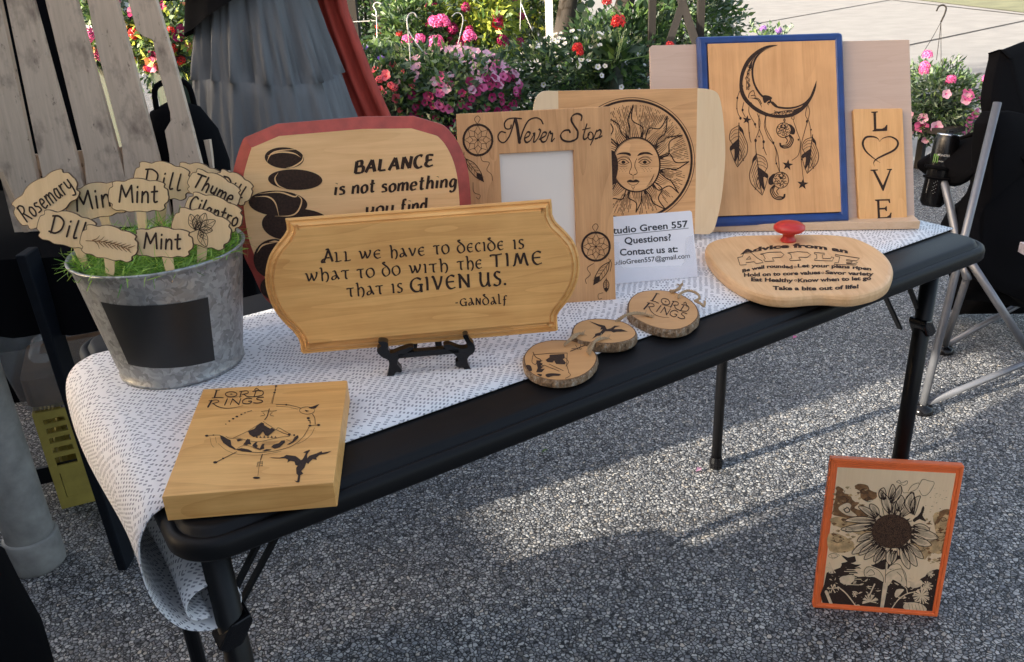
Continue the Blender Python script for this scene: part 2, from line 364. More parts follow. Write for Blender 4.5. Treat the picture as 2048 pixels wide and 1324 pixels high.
def cr(pts, n=5, closed=False):
    P = [Vector(p) for p in pts]; out = []; m = len(P)
    if m < 3: return [tuple(p) for p in P]
    rng = range(m if closed else m-1)
    for i in rng:
        p0 = P[i-1] if (closed or i) else P[0]*2-P[1]
        p1 = P[i]; p2 = P[(i+1) % m]
        p3 = P[(i+2) % m] if (closed or i+2 < m) else P[-1]*2-P[-2]
        for k in range(n):
            t = k/n; out.append(tuple(.5*((2*p1)+(p2-p0)*t+(2*p0-5*p1+4*p2-p3)*t*t+(3*p1-p0-3*p2+p3)*t**3)))
    if not closed: out.append(tuple(P[-1]))
    return out
def arc(cx, cy, rx, ry, a0, a1, n=16): return [(cx+rx*math.cos(math.radians(a0+(a1-a0)*k/n)), cy+ry*math.sin(math.radians(a0+(a1-a0)*k/n))) for k in range(n+1)]
def board(pl, outpx, prof, name, mats, parent, zoom=None, matidx=None, bevel=0):
    """outline traced on the photograph, profile [(inset, w)] from back to front along the normal"""
    out = [pl.uv(*p) for p in outpx] if zoom is None else [pl.uv(*zoom(p)) for p in outpx]
    return board_uv(out, prof, name, mats, parent, matidx, bevel)
def board_uv(out, prof, name, mats, parent, matidx=None, bevel=0):
    mb = MB(); rings = []
    for d, z in prof: rings.append([(x, y, z) for x, y in (inset(out, d) if d else out)])
    for i in range(len(rings)-1):
        mb.cur = matidx[i] if matidx else 0; mb.loft([rings[i], rings[i+1]], False)
    mb.cur = matidx[0] if matidx else 0; mb.poly([p[:2] for p in rings[0]], rings[0][0][2])
    mb.cur = matidx[-1] if matidx else 0; mb.poly([p[:2] for p in rings[-1]], rings[-1][0][2])
    return mb.build(name, mats, parent, bevel=bevel)
class Z:
    """coordinates read off an enlarged crop -> photograph pixels"""
    def __init__(s, ox, oy, k): s.ox, s.oy, s.k = ox, oy, k
    def __call__(s, p): return (s.ox+p[0]/s.k, s.oy+p[1]/s.k)
class Art:
    """flat marks on a board: strokes and filled shapes, all lying on the board's surface"""
    def __init__(s, pl, zoom, w=.0004): s.pl, s.z, s.w = pl, zoom, w; s.mb = MB(); s.j = 0
    def _emit(s, pts, fs):
        s.j += 1; w = s.w + (s.j % 40)*4e-6
        s.mb.add([(*s.pl.uv(*s.z(p)), w) for p in pts], fs)
    def fill(s, pts, smooth=False):
        if smooth: pts = cr(pts, 4, True)
        tri = tessellate_polygon([[Vector((x, y, 0)) for x, y in pts]]); s._emit(pts, [tuple(t) for t in tri])
    def line(s, pts, wd, smooth=True, closed=False, taper=(1, 1), nib=None, caps=True):
        if len(pts) < 2: return
        if smooth and len(pts) > 2: pts = cr(pts, 5, closed)
        if closed: pts = list(pts)+[pts[0]]
        n = len(pts); Lp, Rp = [], []
        segs = [pts] if (smooth or closed) else [[pts[i], pts[i+1]] for i in range(n-1)]
        for sg in segs:
            Lp, Rp = [], []; m = len(sg)
            for i in range(m):
                a = Vector(sg[max(i-1, 0)]); b = Vector(sg[min(i+1, m-1)]); d = b-a
                if d.length < 1e-9: d = Vector((1, 0))
                d.normalize(); nn = Vector((-d.y, d.x)); t = i/(m-1)
                ww = wd/2*(taper[0]*(1-t)+taper[1]*t if taper != 'mid' else max(.15, math.sin(math.pi*t)))
                if nib is not None: ww *= .45+.65*abs(math.sin(math.atan2(-d.y, d.x)-math.radians(nib)))
                p = Vector(sg[i]); Lp.append(p+nn*ww); Rp.append(p-nn*ww)
                if caps and nib is None and taper == (1, 1) and i in (0, m-1): s.dot(p, ww, ww, 8)
            s._emit([tuple(q) for q in Lp+Rp], [(i, i+1, m+i+1, m+i) for i in range(m-1)])
    def dot(s, c, rx, ry=None, n=12):
        ry = ry or rx; s._emit([(c[0]+rx*math.cos(2*math.pi*k/n), c[1]+ry*math.sin(2*math.pi*k/n)) for k in range(n)], [tuple(range(n))])
    def ring(s, cx, cy, rx, ry, wd): s.line(arc(cx, cy, rx, ry, 0, 352, 44), wd, True, True)
    def star(s, cx, cy, r, rot=0):
        s.fill([(cx+(r if k % 2 == 0 else r*.4)*math.sin(math.radians(rot+36*k)), cy-(r if k % 2 == 0 else r*.4)*math.cos(math.radians(rot+36*k))) for k in range(10)])
    def stext(s, font, txt, A, B, h, wd, nib=None, shear=0, arcf=None, gap=.16):
        x = 0; items = []
        for ch in txt:
            if ch == ' ': x += .5; continue
            adv, st = font[ch]; items.append((x, st)); x += adv+gap
        W = x-gap; A, B = Vector(A), Vector(B); ax = (B-A)/W; up = Vector((ax.y, -ax.x)).normalized()*h
        for x0, st in items:
            for k in st:
                sm = k[0] == 's'; pts = k[1:] if sm else k
                q = [A+ax*(x0+p[0])+(up + ax.normalized()*h*shear)*p[1] for p in pts]
                if arcf: q = [v+Vector((0, arcf((v-A).length/(B-A).length))) for v in q]
                s.line([tuple(v) for v in q], wd, smooth=sm, nib=nib)
    def text(s, txt, A, B, h, off=0, shear=0, arcf=None, size=None):
        vs, fs, W, cap = glyphs(txt, off); A, B = Vector(A), Vector(B); ax = (B-A)/W; up = Vector((ax.y, -ax.x)).normalized()*h/cap
        q = []
        for x, y in vs:
            p = A+ax*x+up*y+ax.normalized()*h/cap*y*shear
            if arcf: p = p+Vector((0, arcf(x/W)))
            q.append(tuple(p))
        s._emit(q, fs)
    def build(s, name, mat, parent):
        o = s.mb.build(name, mat, parent, weld=False); o['kind'] = 'stuff'; return o
def glyphs(txt, off=0):
    def mk(t):
        c = bpy.data.curves.new('t', 'FONT'); c.body = t; c.resolution_u = 3; c.offset = off
        o = bpy.data.objects.new('t', c); COL.objects.link(o); dg = bpy.context.evaluated_depsgraph_get(); dg.update()
        me = o.evaluated_get(dg).to_mesh(); vs = [(v.co.x, v.co.y) for v in me.vertices]; fs = [tuple(p.vertices) for p in me.polygons]
        bpy.data.objects.remove(o); bpy.data.curves.remove(c); return vs, fs
    vs, fs = mk(txt); _, _ = 0, 0; hv, _f = mk('H')
    x0 = min(v[0] for v in vs); vs = [(v[0]-x0, v[1]) for v in vs]
    return vs, fs, max(v[0] for v in vs), max(v[1] for v in hv)

# ------------------------------------------------------------------ two stroke alphabets
def S(*p): return ('s',)+p
def al(x, y, rx, ry, a0, a1, n=10): return S(*arc(x, y, rx, ry, a0, a1, n))
HAND = {
 'R': (.55, [[(.05, 0), (.08, 1)], S((.02, .93), (.3, 1.0), (.52, .82), (.38, .58), (.08, .48)), [(.2, .52), (.55, 0)]]),
 'M': (.85, [[(.0, 0), (.12, .95)], [(.12, .95), (.4, .3)], [(.4, .3), (.74, .95)], [(.74, .95), (.84, 0)]]),
 'D': (.62, [[(.1, 0), (.1, .95)], S((.0, .92), (.3, .98), (.58, .75), (.55, .3), (.3, .03), (.0, .05))]),
 'T': (.6, [[(-.05, .92), (.65, .97)], [(.3, .95), (.24, 0)]]),
 'C': (.55, [al(.32, .48, .3, .5, 55, 310)]),
 'B': (.55, [[(.08, 0), (.12, .95)], S((.1, .95), (.42, .95), (.42, .62), (.12, .52)), S((.12, .52), (.55, .48), (.5, .05), (.06, .02))]),
 'A': (.62, [[(0, 0), (.36, .97)], [(.36, .97), (.6, 0)], [(.14, .35), (.5, .35)]]),
 'L': (.5, [[(.1, .97), (.06, .04)], [(.06, .04), (.48, .06)]]),
 'N': (.62, [[(.04, 0), (.1, .95)], [(.1, .95), (.52, .02)], [(.52, .02), (.6, .97)]]),
 'E': (.5, [S((.46, .9), (.1, .92), (.06, .55), (.1, .5)), S((.1, .5), (.0, .2), (.2, .02), (.48, .1)), [(.1, .5), (.4, .54)]]),
 'o': (.42, [S((.22, .6), (.03, .42), (.06, .1), (.24, .0), (.42, .2), (.38, .5), (.2, .6))]),
 's': (.34, [S((.34, .56), (.12, .6), (.06, .44), (.28, .3), (.3, .08), (.0, .04))]),
 'e': (.42, [S((.04, .3), (.38, .36), (.32, .58), (.12, .56), (.02, .28), (.14, .02), (.42, .08))]),
 'm': (.7, [[(.03, 0), (.05, .6)], S((.05, .4), (.22, .6), (.34, .5), (.34, 0)), S((.34, .4), (.52, .6), (.66, .48), (.68, 0))]),
 'a': (.46, [S((.4, .52), (.18, .6), (.02, .3), (.12, .02), (.3, .1), (.4, .52)), S((.4, .56), (.38, .2), (.46, .02))]),
 'r': (.34, [[(.04, 0), (.05, .6)], S((.05, .36), (.16, .56), (.34, .58))]),
 'y': (.45, [S((.04, .6), (.06, .22), (.24, .14), (.4, .3)), S((.42, .6), (.4, .0), (.26, -.34), (.02, -.3))]),
 'i': (.14, [[(.07, 0), (.08, .6)], [(.08, .84), (.09, .88)]]),
 'n': (.46, [[(.04, 0), (.06, .6)], S((.06, .38), (.24, .6), (.4, .5), (.42, 0))]),
 't': (.34, [S((.16, .92), (.14, .2), (.2, .02), (.34, .06)), [(-.02, .6), (.34, .64)]]),
 'l': (.16, [S((.1, 1.0), (.06, .3), (.08, .02), (.2, .06))]),
 'h': (.46, [[(.04, 0), (.08, 1)], S((.06, .36), (.24, .6), (.4, .48), (.42, 0))]),
 'f': (.36, [S((.38, .95), (.2, 1.0), (.14, .8), (.12, -.05)), [(0, .58), (.34, .6)]]),
 'd': (.48, [S((.36, .5), (.14, .58), (.02, .26), (.14, .02), (.34, .14)), [(.4, 1), (.42, 0)]]),
 'u': (.46, [S((.04, .6), (.04, .15), (.2, .0), (.38, .2)), S((.4, .6), (.4, .1), (.48, .02))]),
 'g': (.46, [S((.4, .52), (.18, .6), (.02, .3), (.14, .04), (.34, .16), (.4, .52)), S((.41, .58), (.4, -.1), (.24, -.34), (.02, -.26))]),
}
HAND_o = HAND['o']
UNC = {
 'A': (.9, [S((.42, 1.42), (.55, 1.5), (.66, 1.35), (.95, .02)), S((.6, 1.3), (.3, .35), (.12, .05), (-.05, .0)), S((.25, .42), (.1, .3), (.02, .14), (.06, .02), (.34, .02)), [(.32, .5), (.72, .5)]]),
 'a': (.72, [S((.12, .98), (.35, 1.02), (.5, .5), (.72, .0)), S((.52, .45), (.2, .42), (.02, .2), (.12, .0), (.36, .1), (.5, .4))]),
 'L': (.62, [S((.0, 1.02), (.18, 1.0), (.2, .5), (.18, .05)), S((.02, .04), (.3, .03), (.64, .1))]),
 'w': (1.15, [S((-.04, .98), (.12, .9), (.28, .05)), S((.28, .05), (.5, .45), (.58, .95)), S((.52, .98), (.62, .7), (.76, .05)), S((.76, .05), (1.0, .5), (1.1, .98), (.98, 1.02))]),
 'e': (.68, [S((.64, .92), (.38, 1.02), (.08, .75), (.06, .3), (.3, .0), (.66, .1)), [(.1, .52), (.6, .54)]]),
 'h': (.78, [S((-.05, 1.48), (.12, 1.5), (.16, 1.0), (.16, .05), (.24, .0)), S((.16, .62), (.4, .98), (.68, .8), (.74, .3), (.6, -.12), (.46, -.2))]),
 'v': (.78, [S((-.02, 1.0), (.12, .92), (.38, .03)), S((.38, .03), (.62, .5), (.76, 1.0))]),
 't': (.72, [S((-.02, .86), (.06, .98), (.4, .96), (.72, 1.0)), S((.38, .95), (.36, .4), (.38, .06), (.52, .0))]),
 'o': (.86, [S((.42, 1.02), (.1, .85), (.0, .45), (.2, .05), (.45, -.02), (.78, .2), (.84, .6), (.66, .95), (.42, 1.02))]),
 'd': (.86, [S((.4, .95), (.1, .8), (.0, .4), (.2, .03), (.45, -.02), (.76, .2), (.8, .6), (.6, .95), (.3, 1.22), (.1, 1.42), (.2, 1.52), (.4, 1.45))]),
 'c': (.62, [S((.6, .92), (.36, 1.02), (.08, .75), (.06, .3), (.3, .0), (.62, .1))]),
 'i': (.3, [S((-.02, .97), (.14, 1.0), (.16, .5), (.14, .02)), [(.04, .02), (.26, .03)]]),
 's': (.52, [S((.52, .95), (.22, 1.02), (.08, .78), (.24, .56), (.46, .38), (.42, .1), (.2, -.02), (-.04, .08))]),
 'G': (.9, [S((.84, .88), (.5, 1.02), (.12, .8), (.04, .35), (.3, .0), (.68, .02), (.8, .3)), S((.54, .46), (.8, .5), (.95, .44)), [(.8, .46), (.82, -.1)]]),
 'I': (.22, [S((-.02, .98), (.1, .98), (.12, .5), (.1, .0))]),
 'V': (.8, [S((-.04, 1.0), (.12, .96), (.38, .0)), S((.38, .0), (.62, .5), (.76, 1.02))]),
 'E': (.66, [S((.66, .92), (.38, 1.02), (.08, .78), (.06, .3), (.3, .0), (.68, .08)), [(.1, .52), (.6, .54)]]),
 'N': (.85, [[(.1, -.02), (.12, 1.0)], S((.0, 1.0), (.14, .98), (.74, .04)), [(.76, -.02), (.78, 1.02)]]),
 'U': (.85, [S((-.04, 1.0), (.1, .98), (.08, .4), (.22, .02), (.5, .05), (.72, .4)), S((.72, 1.02), (.7, .4), (.76, .0), (.88, .04))]),
 'S': (.56, [S((.56, .95), (.24, 1.02), (.1, .78), (.26, .56), (.5, .38), (.46, .1), (.22, -.02), (-.04, .08))]),
 'T': (.8, [S((-.04, .86), (.04, .98), (.44, .96), (.82, 1.02)), S((.4, .95), (.4, .4), (.38, .0))]),
 'M': (1.15, [S((-.02, .0), (.12, .1), (.32, .98)), S((.32, .98), (.42, .7), (.56, .12)), S((.56, .12), (.7, .6), (.84, .98)), S((.84, .98), (.92, .6), (1.04, .05), (1.14, .0))]),
 'l': (.42, [S((.0, 1.42), (.14, 1.4), (.16, .6), (.14, .04)), [(.05, .04), (.44, .08)]]),
 'f': (.55, [S((.6, 1.15), (.34, 1.2), (.22, .9), (.2, .2), (.12, -.3)), [(.0, .62), (.46, .66)]]),
 'n': (.72, [[(.08, 0), (.1, 1.0)], S((.0, .98), (.14, .96), (.6, .06)), [(.62, 0), (.64, 1.0)]]),
 '.': (.14, [[(.04, .02), (.1, .08)]]), '-': (.4, [[(.0, .42), (.36, .44)]]),
}
def rot(pts, c, a):
    ca, sa = math.cos(math.radians(a)), math.sin(math.radians(a))
    return [(c[0]+(x-c[0])*ca-(y-c[1])*sa, c[1]+(x-c[0])*sa+(y-c[1])*ca) for x, y in pts]

# ------------------------------------------------------------------ ground
mb = MB(); mb.add([(-60, -30, 0), (90, -30, 0), (90, 120, 0), (-60, 120, 0)], [(0, 1, 2, 3)])
obj('ground', mb.mesh(), M['conc'], kind='structure')
# aggregate patio: its far border is seen right of the table
e1, e2 = onz(1850, 312, 0), onz(2010, 250, 0); dd = (e2-e1).normalized()
mb = MB(); A_, B_ = e1-dd*5, e1+dd*3.2
A_ = e1-dd*.9; F_ = onz(1425, 25, 0); mb.add([(-30, -12, .004), (16, -12, .004), (16, B_.y-3, .004), (B_.x, B_.y, .004), (A_.x, A_.y, .004), (F_.x, F_.y, .004), (-30, 60, .004)], [(0, 1, 2, 3, 4, 5, 6)])
obj('patio', mb.mesh(), M['ground'], kind='structure')
# control joints and cracks of the concrete drive
def joint(p, q, wd=.03):
    a, b = onz(*p, 0), onz(*q, 0); d = (b-a).normalized(); n = Vector((-d.y, d.x, 0))*wd/2
    a = a-d*2; b = b+d*6
    mb = MB(); mb.add([tuple(a-n+Vector((0, 0, .004))), tuple(b-n+Vector((0, 0, .004))), tuple(b+n+Vector((0, 0, .004))), tuple(a+n+Vector((0, 0, .004)))], [(0, 1, 2, 3)])
    obj('drive_joint', mb.mesh(), M['post'], kind='structure')
joint((1500, 50), (1770, 2), .05); joint((1830, 88), (2048, 42), .05); joint((1905, 14), (2048, 30), .06)
g1, g2 = onz(1815, -2, 0), onz(2048, 26, 0)
mb = MB(); d = (g2-g1).normalized(); n = Vector((-d.y, d.x, 0)); mb.add([tuple(g1-d*30+Vector((0, 0, .01))), tuple(g2+d*30+Vector((0, 0, .01))), tuple(g2+d*30+n*60+Vector((0, 0, .01))), tuple(g1-d*30+n*60+Vector((0, 0, .01)))], [(0, 1, 2, 3)])
obj('lawn', mb.mesh(), plain('dry_lawn', (.15, .16, .09), .9, var=.3, scale=2), kind='structure')

# ------------------------------------------------------------------ the table
LX, WY = 1.352, .61
def rrect(x0, y0, x1, y1, r, n=14):
    o = []
    for cx, cy, a in ((x1-r, y0+r, -90), (x1-r, y1-r, 0), (x0+r, y1-r, 90), (x0+r, y0+r, 180)): o += arc(cx, cy, r, r, a, a+90, n)
    return o
tb = thing('folding_table', 'long black plastic folding table carrying the engraved wooden boards', 'table', Vector((0, 0, 0)))
out = rrect(0, 0, LX, WY, .05)
o = board_uv(out, [(.010, T-.030), (.002, T-.029), (0, T-.026), (0, T-.014), (.002, T-.009), (.006, T-.0065), (.0095, T-.0065), (.012, T-.008), (.0140, T-.0065), (.0165, T-.002), (.019, T-.0006), (.022, T)], 'tabletop', M['blk'], tb)
o.data.polygons.foreach_set('use_smooth', [True]*len(o.data.polygons)); o.data.set_sharp_from_angle(angle=math.radians(50))
ly = (.080, .565)
for sx in (0, 1):
    for y in ly:
        x = (.044, 1.303)[sx] if y < .3 else (.049, 1.322)[sx]
        r = .0148 if y < .3 else .0125
        mb = MB(); mb.tube([(x, y, T-.03), (x, y, .018)], r, 14); o = mb.build('leg', M['blkm'], tb, smooth=False)
        o.data.polygons.foreach_set('use_smooth', [len(p.vertices) == 4 for p in o.data.polygons])
        mb = MB(); mb.lathe([(0, .001), (r+.004, .001), (r+.005, .02), (r+.001, .035), (0, .035)], 14, (x, y, 0)); mb.build('foot_cap', M['gloss'], o)
    x = (.044, 1.303)[sx]
    mb = MB(); mb.tube([(x, ly[0], T-.05), ((.049, 1.322)[sx], ly[1], T-.05)], .011, 10); mb.build('crossbar', M['blkm'], tb)
    s = 1 if x < .5 else -1
    mb = MB(); mb.beam((x-s*.004, ly[0]+.008, T-.158), (x+s*.088, ly[0]+.008, T-.031), .004, .009, up=(0, 1, 0)); mb.beam((x+s*.012, ly[0]+.034, T-.186), (x+s*.132, ly[0]+.034, T-.031), .004, .009, up=(0, 1, 0))
    mb.build('brace', M['blkm'], tb)
    mb = MB(); mb.prism([(x+s*p_, T+q_) for p_, q_ in ((-.021, -.183), (-.012, -.190), (.006, -.187), (.021, -.163), (.019, -.153), (-.002, -.158))], 0, .034)
    o = mb.build('hinge_bracket', M['gloss'], tb, bevel=.003)
    o.data.transform(Matrix(((1, 0, 0, 0), (0, 0, 1, ly[0]-.018), (0, 1, 0, 0), (0, 0, 0, 1))))

# ------------------------------------------------------------------ the runner, draped and curled over the left end
prof = [(LX-.006, .0022), (1.2, .0022), (.9, .0022), (.6, .0022), (.3, .0022), (.06, .0022)] + \
    cr([(.012, .003), (-.006, -.004), (-.017, -.015), (-.025, -.032), (-.029, -.062), (-.027, -.094), (-.019, -.124), (-.003, -.150), (.024, -.164), (.048, -.155), (.056, -.135), (.047, -.115), (.028, -.108), (.010, -.113), (.001, -.127), (.006, -.142), (.022, -.147)], 5)
me = bpy.data.meshes.new('runner'); V, Fc, UVs = [], [], []
ys = [.077+(.506-.077)*k/14 for k in range(15)]; s_ = 0; acc = [0]
for i in range(1, len(prof)): acc.append(acc[-1]+math.dist(prof[i], prof[i-1]))
rr = random.Random(3)
for i, (x, z) in enumerate(prof):
    for j, y in enumerate(ys):
        dz = 0; dx = 0
        if i > 6: q = (j/14); dx = .006*math.sin(q*5+.6)*min(1, (i-6)/10); 
        V.append((x+dx, y, T+z+dz)); UVs.append((acc[i], y))
n = len(ys)
for i in range(len(prof)-1):
    for j in range(n-1): Fc.append((i*n+j, i*n+j+1, (i+1)*n+j+1, (i+1)*n+j))
me.from_pydata(V, [], Fc); uvl = me.uv_layers.new(name='UVMap')
for p in me.polygons:
    for li, vi in zip(p.loop_indices, p.vertices): uvl.data[li].uv = UVs[vi]
o = obj('table_runner', me, M['cloth'], smooth=True)
so_ = o.modifiers.new('solid', 'SOLIDIFY'); so_.thickness = .0012; so_.offset = 1
tag(o, 'white table runner with grey dashes, curling off the left end of the black table', 'table runner')

# ------------------------------------------------------------------ large plaque on the small easel
pq = Pl(onz(605, 712, T+.035), onz(1118, 665, T+.035), 10)
zq = Z(500, 380, 3.012)
outp = [(205, 178), (1822, 60), (1826, 100), (1828, 150)] + cr([(1828, 150), (1850, 195), (1905, 250), (1955, 310), (1985, 385), (1994, 460), (1985, 540), (1960, 610), (1920, 680), (1875, 735), (1858, 765)], 3)[1:] + [(1858, 800), (1862, 852), (1850, 860), (318, 998), (300, 985), (298, 940), (285, 905)] + \
    cr([(285, 905), (250, 860), (190, 800), (135, 725), (100, 640), (84, 560), (88, 480), (110, 400), (150, 335), (195, 280), (215, 245)], 3)[1:] + [(213, 215)]
root = thing('engraved_plaque', 'golden wooden plaque with bowed ends and a four-line quotation, on a small black easel', 'plaque', pq.M)
out = [pq.uv(*zq(p)) for p in outp][::-1]
board_uv(out, [(.001, -.016), (0, -.015), (0, -.009), (.0025, -.0075), (.0032, -.0085), (.0045, -.0085), (.0065, -.004), (.0090, -.0015), (.0098, -.0025), (.0112, -.0025), (.012, 0), (.015, 0)], 'board', [M['gold'], M['gold']], root)
a = Art(pq, zq); W = 10
def unc(t, A, B, h, wd=W): a.stext(UNC, t, A, B, h, wd, nib=25, gap=.28)
unc('A', (432, 437), (495, 432), 52, 13); unc('LL', (512, 433), (607, 426), 54)
unc('we', (660, 417), (790, 409), 48); unc('have', (847, 408), (1053, 392), 48); unc('to', (1110, 387), (1200, 381), 52); unc('decide', (1252, 378), (1528, 358), 50); unc('is', (1588, 355), (1650, 350), 52)
unc('what', (338, 553), (600, 532), 50); unc('to', (650, 530), (750, 522), 52); unc('do', (800, 518), (905, 510), 54); unc('with', (962, 505), (1192, 488), 50); unc('the', (1252, 480), (1398, 470), 50); unc('TIME', (1455, 466), (1757, 445), 76, 13)
unc('that', (588, 642), (804, 624), 50); unc('is', (857, 620), (920, 614), 52); unc('GIVEN', (970, 612), (1325, 585), 78, 14); unc('US', (1385, 580), (1512, 572), 80, 14); a.dot((1536, 566), 8)
unc('-Gandalf', (1238, 697), (1548, 684), 40, 8)
a.build('lettering', M['burn'], root)

# easel
ea = thing('display_easel', 'small glossy black display easel under the quotation plaque', 'easel', Vector(onz(858, 735, T)))
def flatp(pts, zoom, pl, th, name, mat, parent, bev=.0015, sm=True):
    q = [pl.uv(*zoom(p)) for p in (cr(pts, 4, True) if sm else pts)]
    mb = MB(); mb.prism(q, -th, 0); o = mb.build(name, mat, None, bevel=bev); o.matrix_world = pl.M.copy(); o.parent = parent
    o.matrix_parent_inverse = parent.matrix_world.inverted(); return o
bpy.context.view_layer.update()
fl, fr_ = onz(780, 757, T), onz(937, 743, T)
ple = Pl(fl, fr_, 0)
flatp([(772, 918), (795, 912), (830, 922), (832, 960), (850, 985), (905, 965), (960, 948), (985, 955), (940, 985), (895, 1020), (888, 1050), (915, 1085), (905, 1100), (878, 1098), (862, 1135), (845, 1144), (822, 1138), (835, 1085), (835, 1030), (800, 1010), (772, 985), (765, 960), (790, 940)], zq, ple, .012, 'front_leg', M['gloss'], ea)
flatp([(1282, 880), (1310, 872), (1325, 905), (1352, 935), (1352, 975), (1318, 1005), (1310, 1035), (1330, 1085), (1318, 1104), (1298, 1100), (1285, 1070), (1262, 1068), (1240, 1060), (1240, 1040), (1255, 1020), (1225, 985), (1165, 945), (1200, 932), (1265, 955), (1310, 948), (1300, 915)], zq, ple, .012, 'front_leg', M['gloss'], ea)
plb = Pl(onz(840, 715, T), onz(882, 712, T), 12)
mb = MB()
for x0, y0, x1, y1 in ((826, 713, 836, 600), (880, 711, 866, 600)):
    mb.beam(plb.o+plb.e*0+Vector(onz(x0, y0, T))-plb.o, at(x1, y1, 1.07), .009, .006, up=tuple(plb.n))
o = mb.build('back_strut', M['gloss'], None, bevel=.0015); o.parent = ea; o.matrix_parent_inverse = ea.matrix_world.inverted()
mb = MB(); mb.beam(ple.o+ple.e*.012+Vector((0, 0, .03))+ple.n*-.006, ple.o+ple.e*.09+Vector((0, 0, .03))+ple.n*-.006, .012, .008)
o = mb.build('stretcher', M['gloss'], None, bevel=.0015); o.parent = ea; o.matrix_parent_inverse = ea.matrix_world.inverted()

# ------------------------------------------------------------------ red-edged stone plaque
pb = Pl(onz(540+(668-247)*.16, 668, T+.003), onz(815+(668-235)*.10, 652, T+.003), 8)
zb = Z(460, 200, 3.310)
ob = [(300, 160), (870, 112), (1210, 108)] + cr([(1210, 108), (1320, 140), (1400, 165), (1440, 195), (1490, 255), (1540, 350), (1575, 470), (1590, 600), (1596, 740), (1590, 860), (1570, 960), (1530, 1090), (1470, 1190), (1360, 1270)], 3)[1:] + [(1180, 1400), (520, 1480)] + \
    cr([(430, 1455), (330, 1400), (255, 1350), (200, 1280), (140, 1150), (95, 1060), (50, 930), (25, 800), (8, 640), (10, 500), (35, 390), (70, 280), (90, 250)], 3)
root = thing('engraved_plaque', 'red-edged pale plaque with balanced stones, half hidden behind the quotation plaque', 'plaque', pb.M)
out = [pb.uv(*zb(p)) for p in ob][::-1]
board_uv(out, [(0, -.016), (0, -.006), (.0155, 0), (.017, 0)], 'board', [M['red'], M['bal']], root, matidx=[0, 0, 1])
a = Art(pb, zb)
def stone(cx, cy, rx, ry, ro, veins):
    a.fill(rot(arc(cx, cy, rx, ry, 0, 350, 32), (cx, cy), ro))
stone(360, 383, 130, 70, 3, 0); stone(432, 527, 180, 68, 2, 0); stone(318, 684, 195, 84, 3, 0); stone(470, 800, 190, 80, 4, 0)
stone(340, 830, 130, 90, 12, 0); stone(290, 1050, 135, 130, -20, 0); stone(330, 1240, 130, 90, 0, 0)
a.build('drawing', M['burn'], root)
a = Art(pb, zb, .0007)
for p in ([(245, 410), (270, 360), (330, 335), (460, 325)], [(485, 345), (478, 400), (420, 440), (375, 448)], [(320, 480), (298, 520), (320, 565), (375, 590)], [(165, 640), (250, 640), (300, 680), (325, 770)], [(190, 620), (330, 610), (430, 640), (450, 610)], [(430, 620), (475, 660), (450, 735), (400, 765), (300, 768)], [(260, 940), (300, 935), (345, 945)], [(180, 1010), (220, 960), (310, 940)], [(250, 370), (330, 345), (420, 352), (470, 380)]):
    a.line(p, 10, taper='mid')
a.build('stone_veins', M['bal'], root)
a = Art(pb, zb)
def brush(t, A, B, h, wd): a.stext(HAND, t, A, B, h, wd, nib=20, shear=.18, gap=.2)
brush('BALANCE', (822, 487), (1345, 438), 82, 22)
brush('is', (690, 630), (755, 626), 88, 17); brush('not', (808, 622), (955, 608), 88, 17); brush('something', (1003, 612), (1495, 575), 88, 17)
brush('you', (900, 760), (1080, 745), 84, 17); brush('find', (1130, 745), (1300, 730), 84, 17)
a.build('lettering', M['burn'], root)

# ------------------------------------------------------------------ picture frame with dreamcatchers
pf = Pl(onz(1147, 606.5, T+.002), onz(1231, 600.6, T+.002), 10)
zf = Z(900, 200, 3.153)
root = thing('picture_frame', 'tan wooden photo frame with two small dreamcatchers and a blank white insert', 'picture frame', pf.M)
co = [(38, 88), (1010, 40), (1046, 1262), (98, 1345)]; ci = [(312, 340), (778, 316), (800, 1060), (345, 1098)]
O = [Vector(pf.uv(*zf(p))) for p in co]; I = [Vector(pf.uv(*zf(p))) for p in ci]
mb = MB()
for z0, z1, q in ((-.012, 0, 0),):
    for k in range(4):
        a0, a1, b0, b1 = O[k], O[(k+1) % 4], I[k], I[(k+1) % 4]
        vs = [(*a0, 0), (*a1, 0), (*b1, 0), (*b0, 0), (*a0, -.012), (*a1, -.012), (*b1, -.012), (*b0, -.012)]
        mb.add(vs, [(0, 3, 2, 1), (4, 5, 6, 7), (0, 1, 5, 4), (3, 7, 6, 2)])
mb.build('moulding', M['tan'], root, bevel=.0008)
mb = MB(); mb.poly([tuple(p) for p in I], -.005); mb.build('photo_insert', M['photo'], root)
a = Art(pf, zf)
N_ = [([(450, 118), (405, 114), (362, 122), (343, 150), (352, 180), (380, 180), (386, 158)], 6), ([(408, 120), (392, 180), (370, 236), (340, 268), (312, 258), (303, 226), (322, 200), (350, 206)], 6),
      ([(412, 118), (424, 170), (438, 268)], 13), ([(438, 268), (462, 190), (495, 130), (540, 112), (572, 124), (586, 150)], 6)]
for p, wd in N_: a.line(p, wd*1.45)
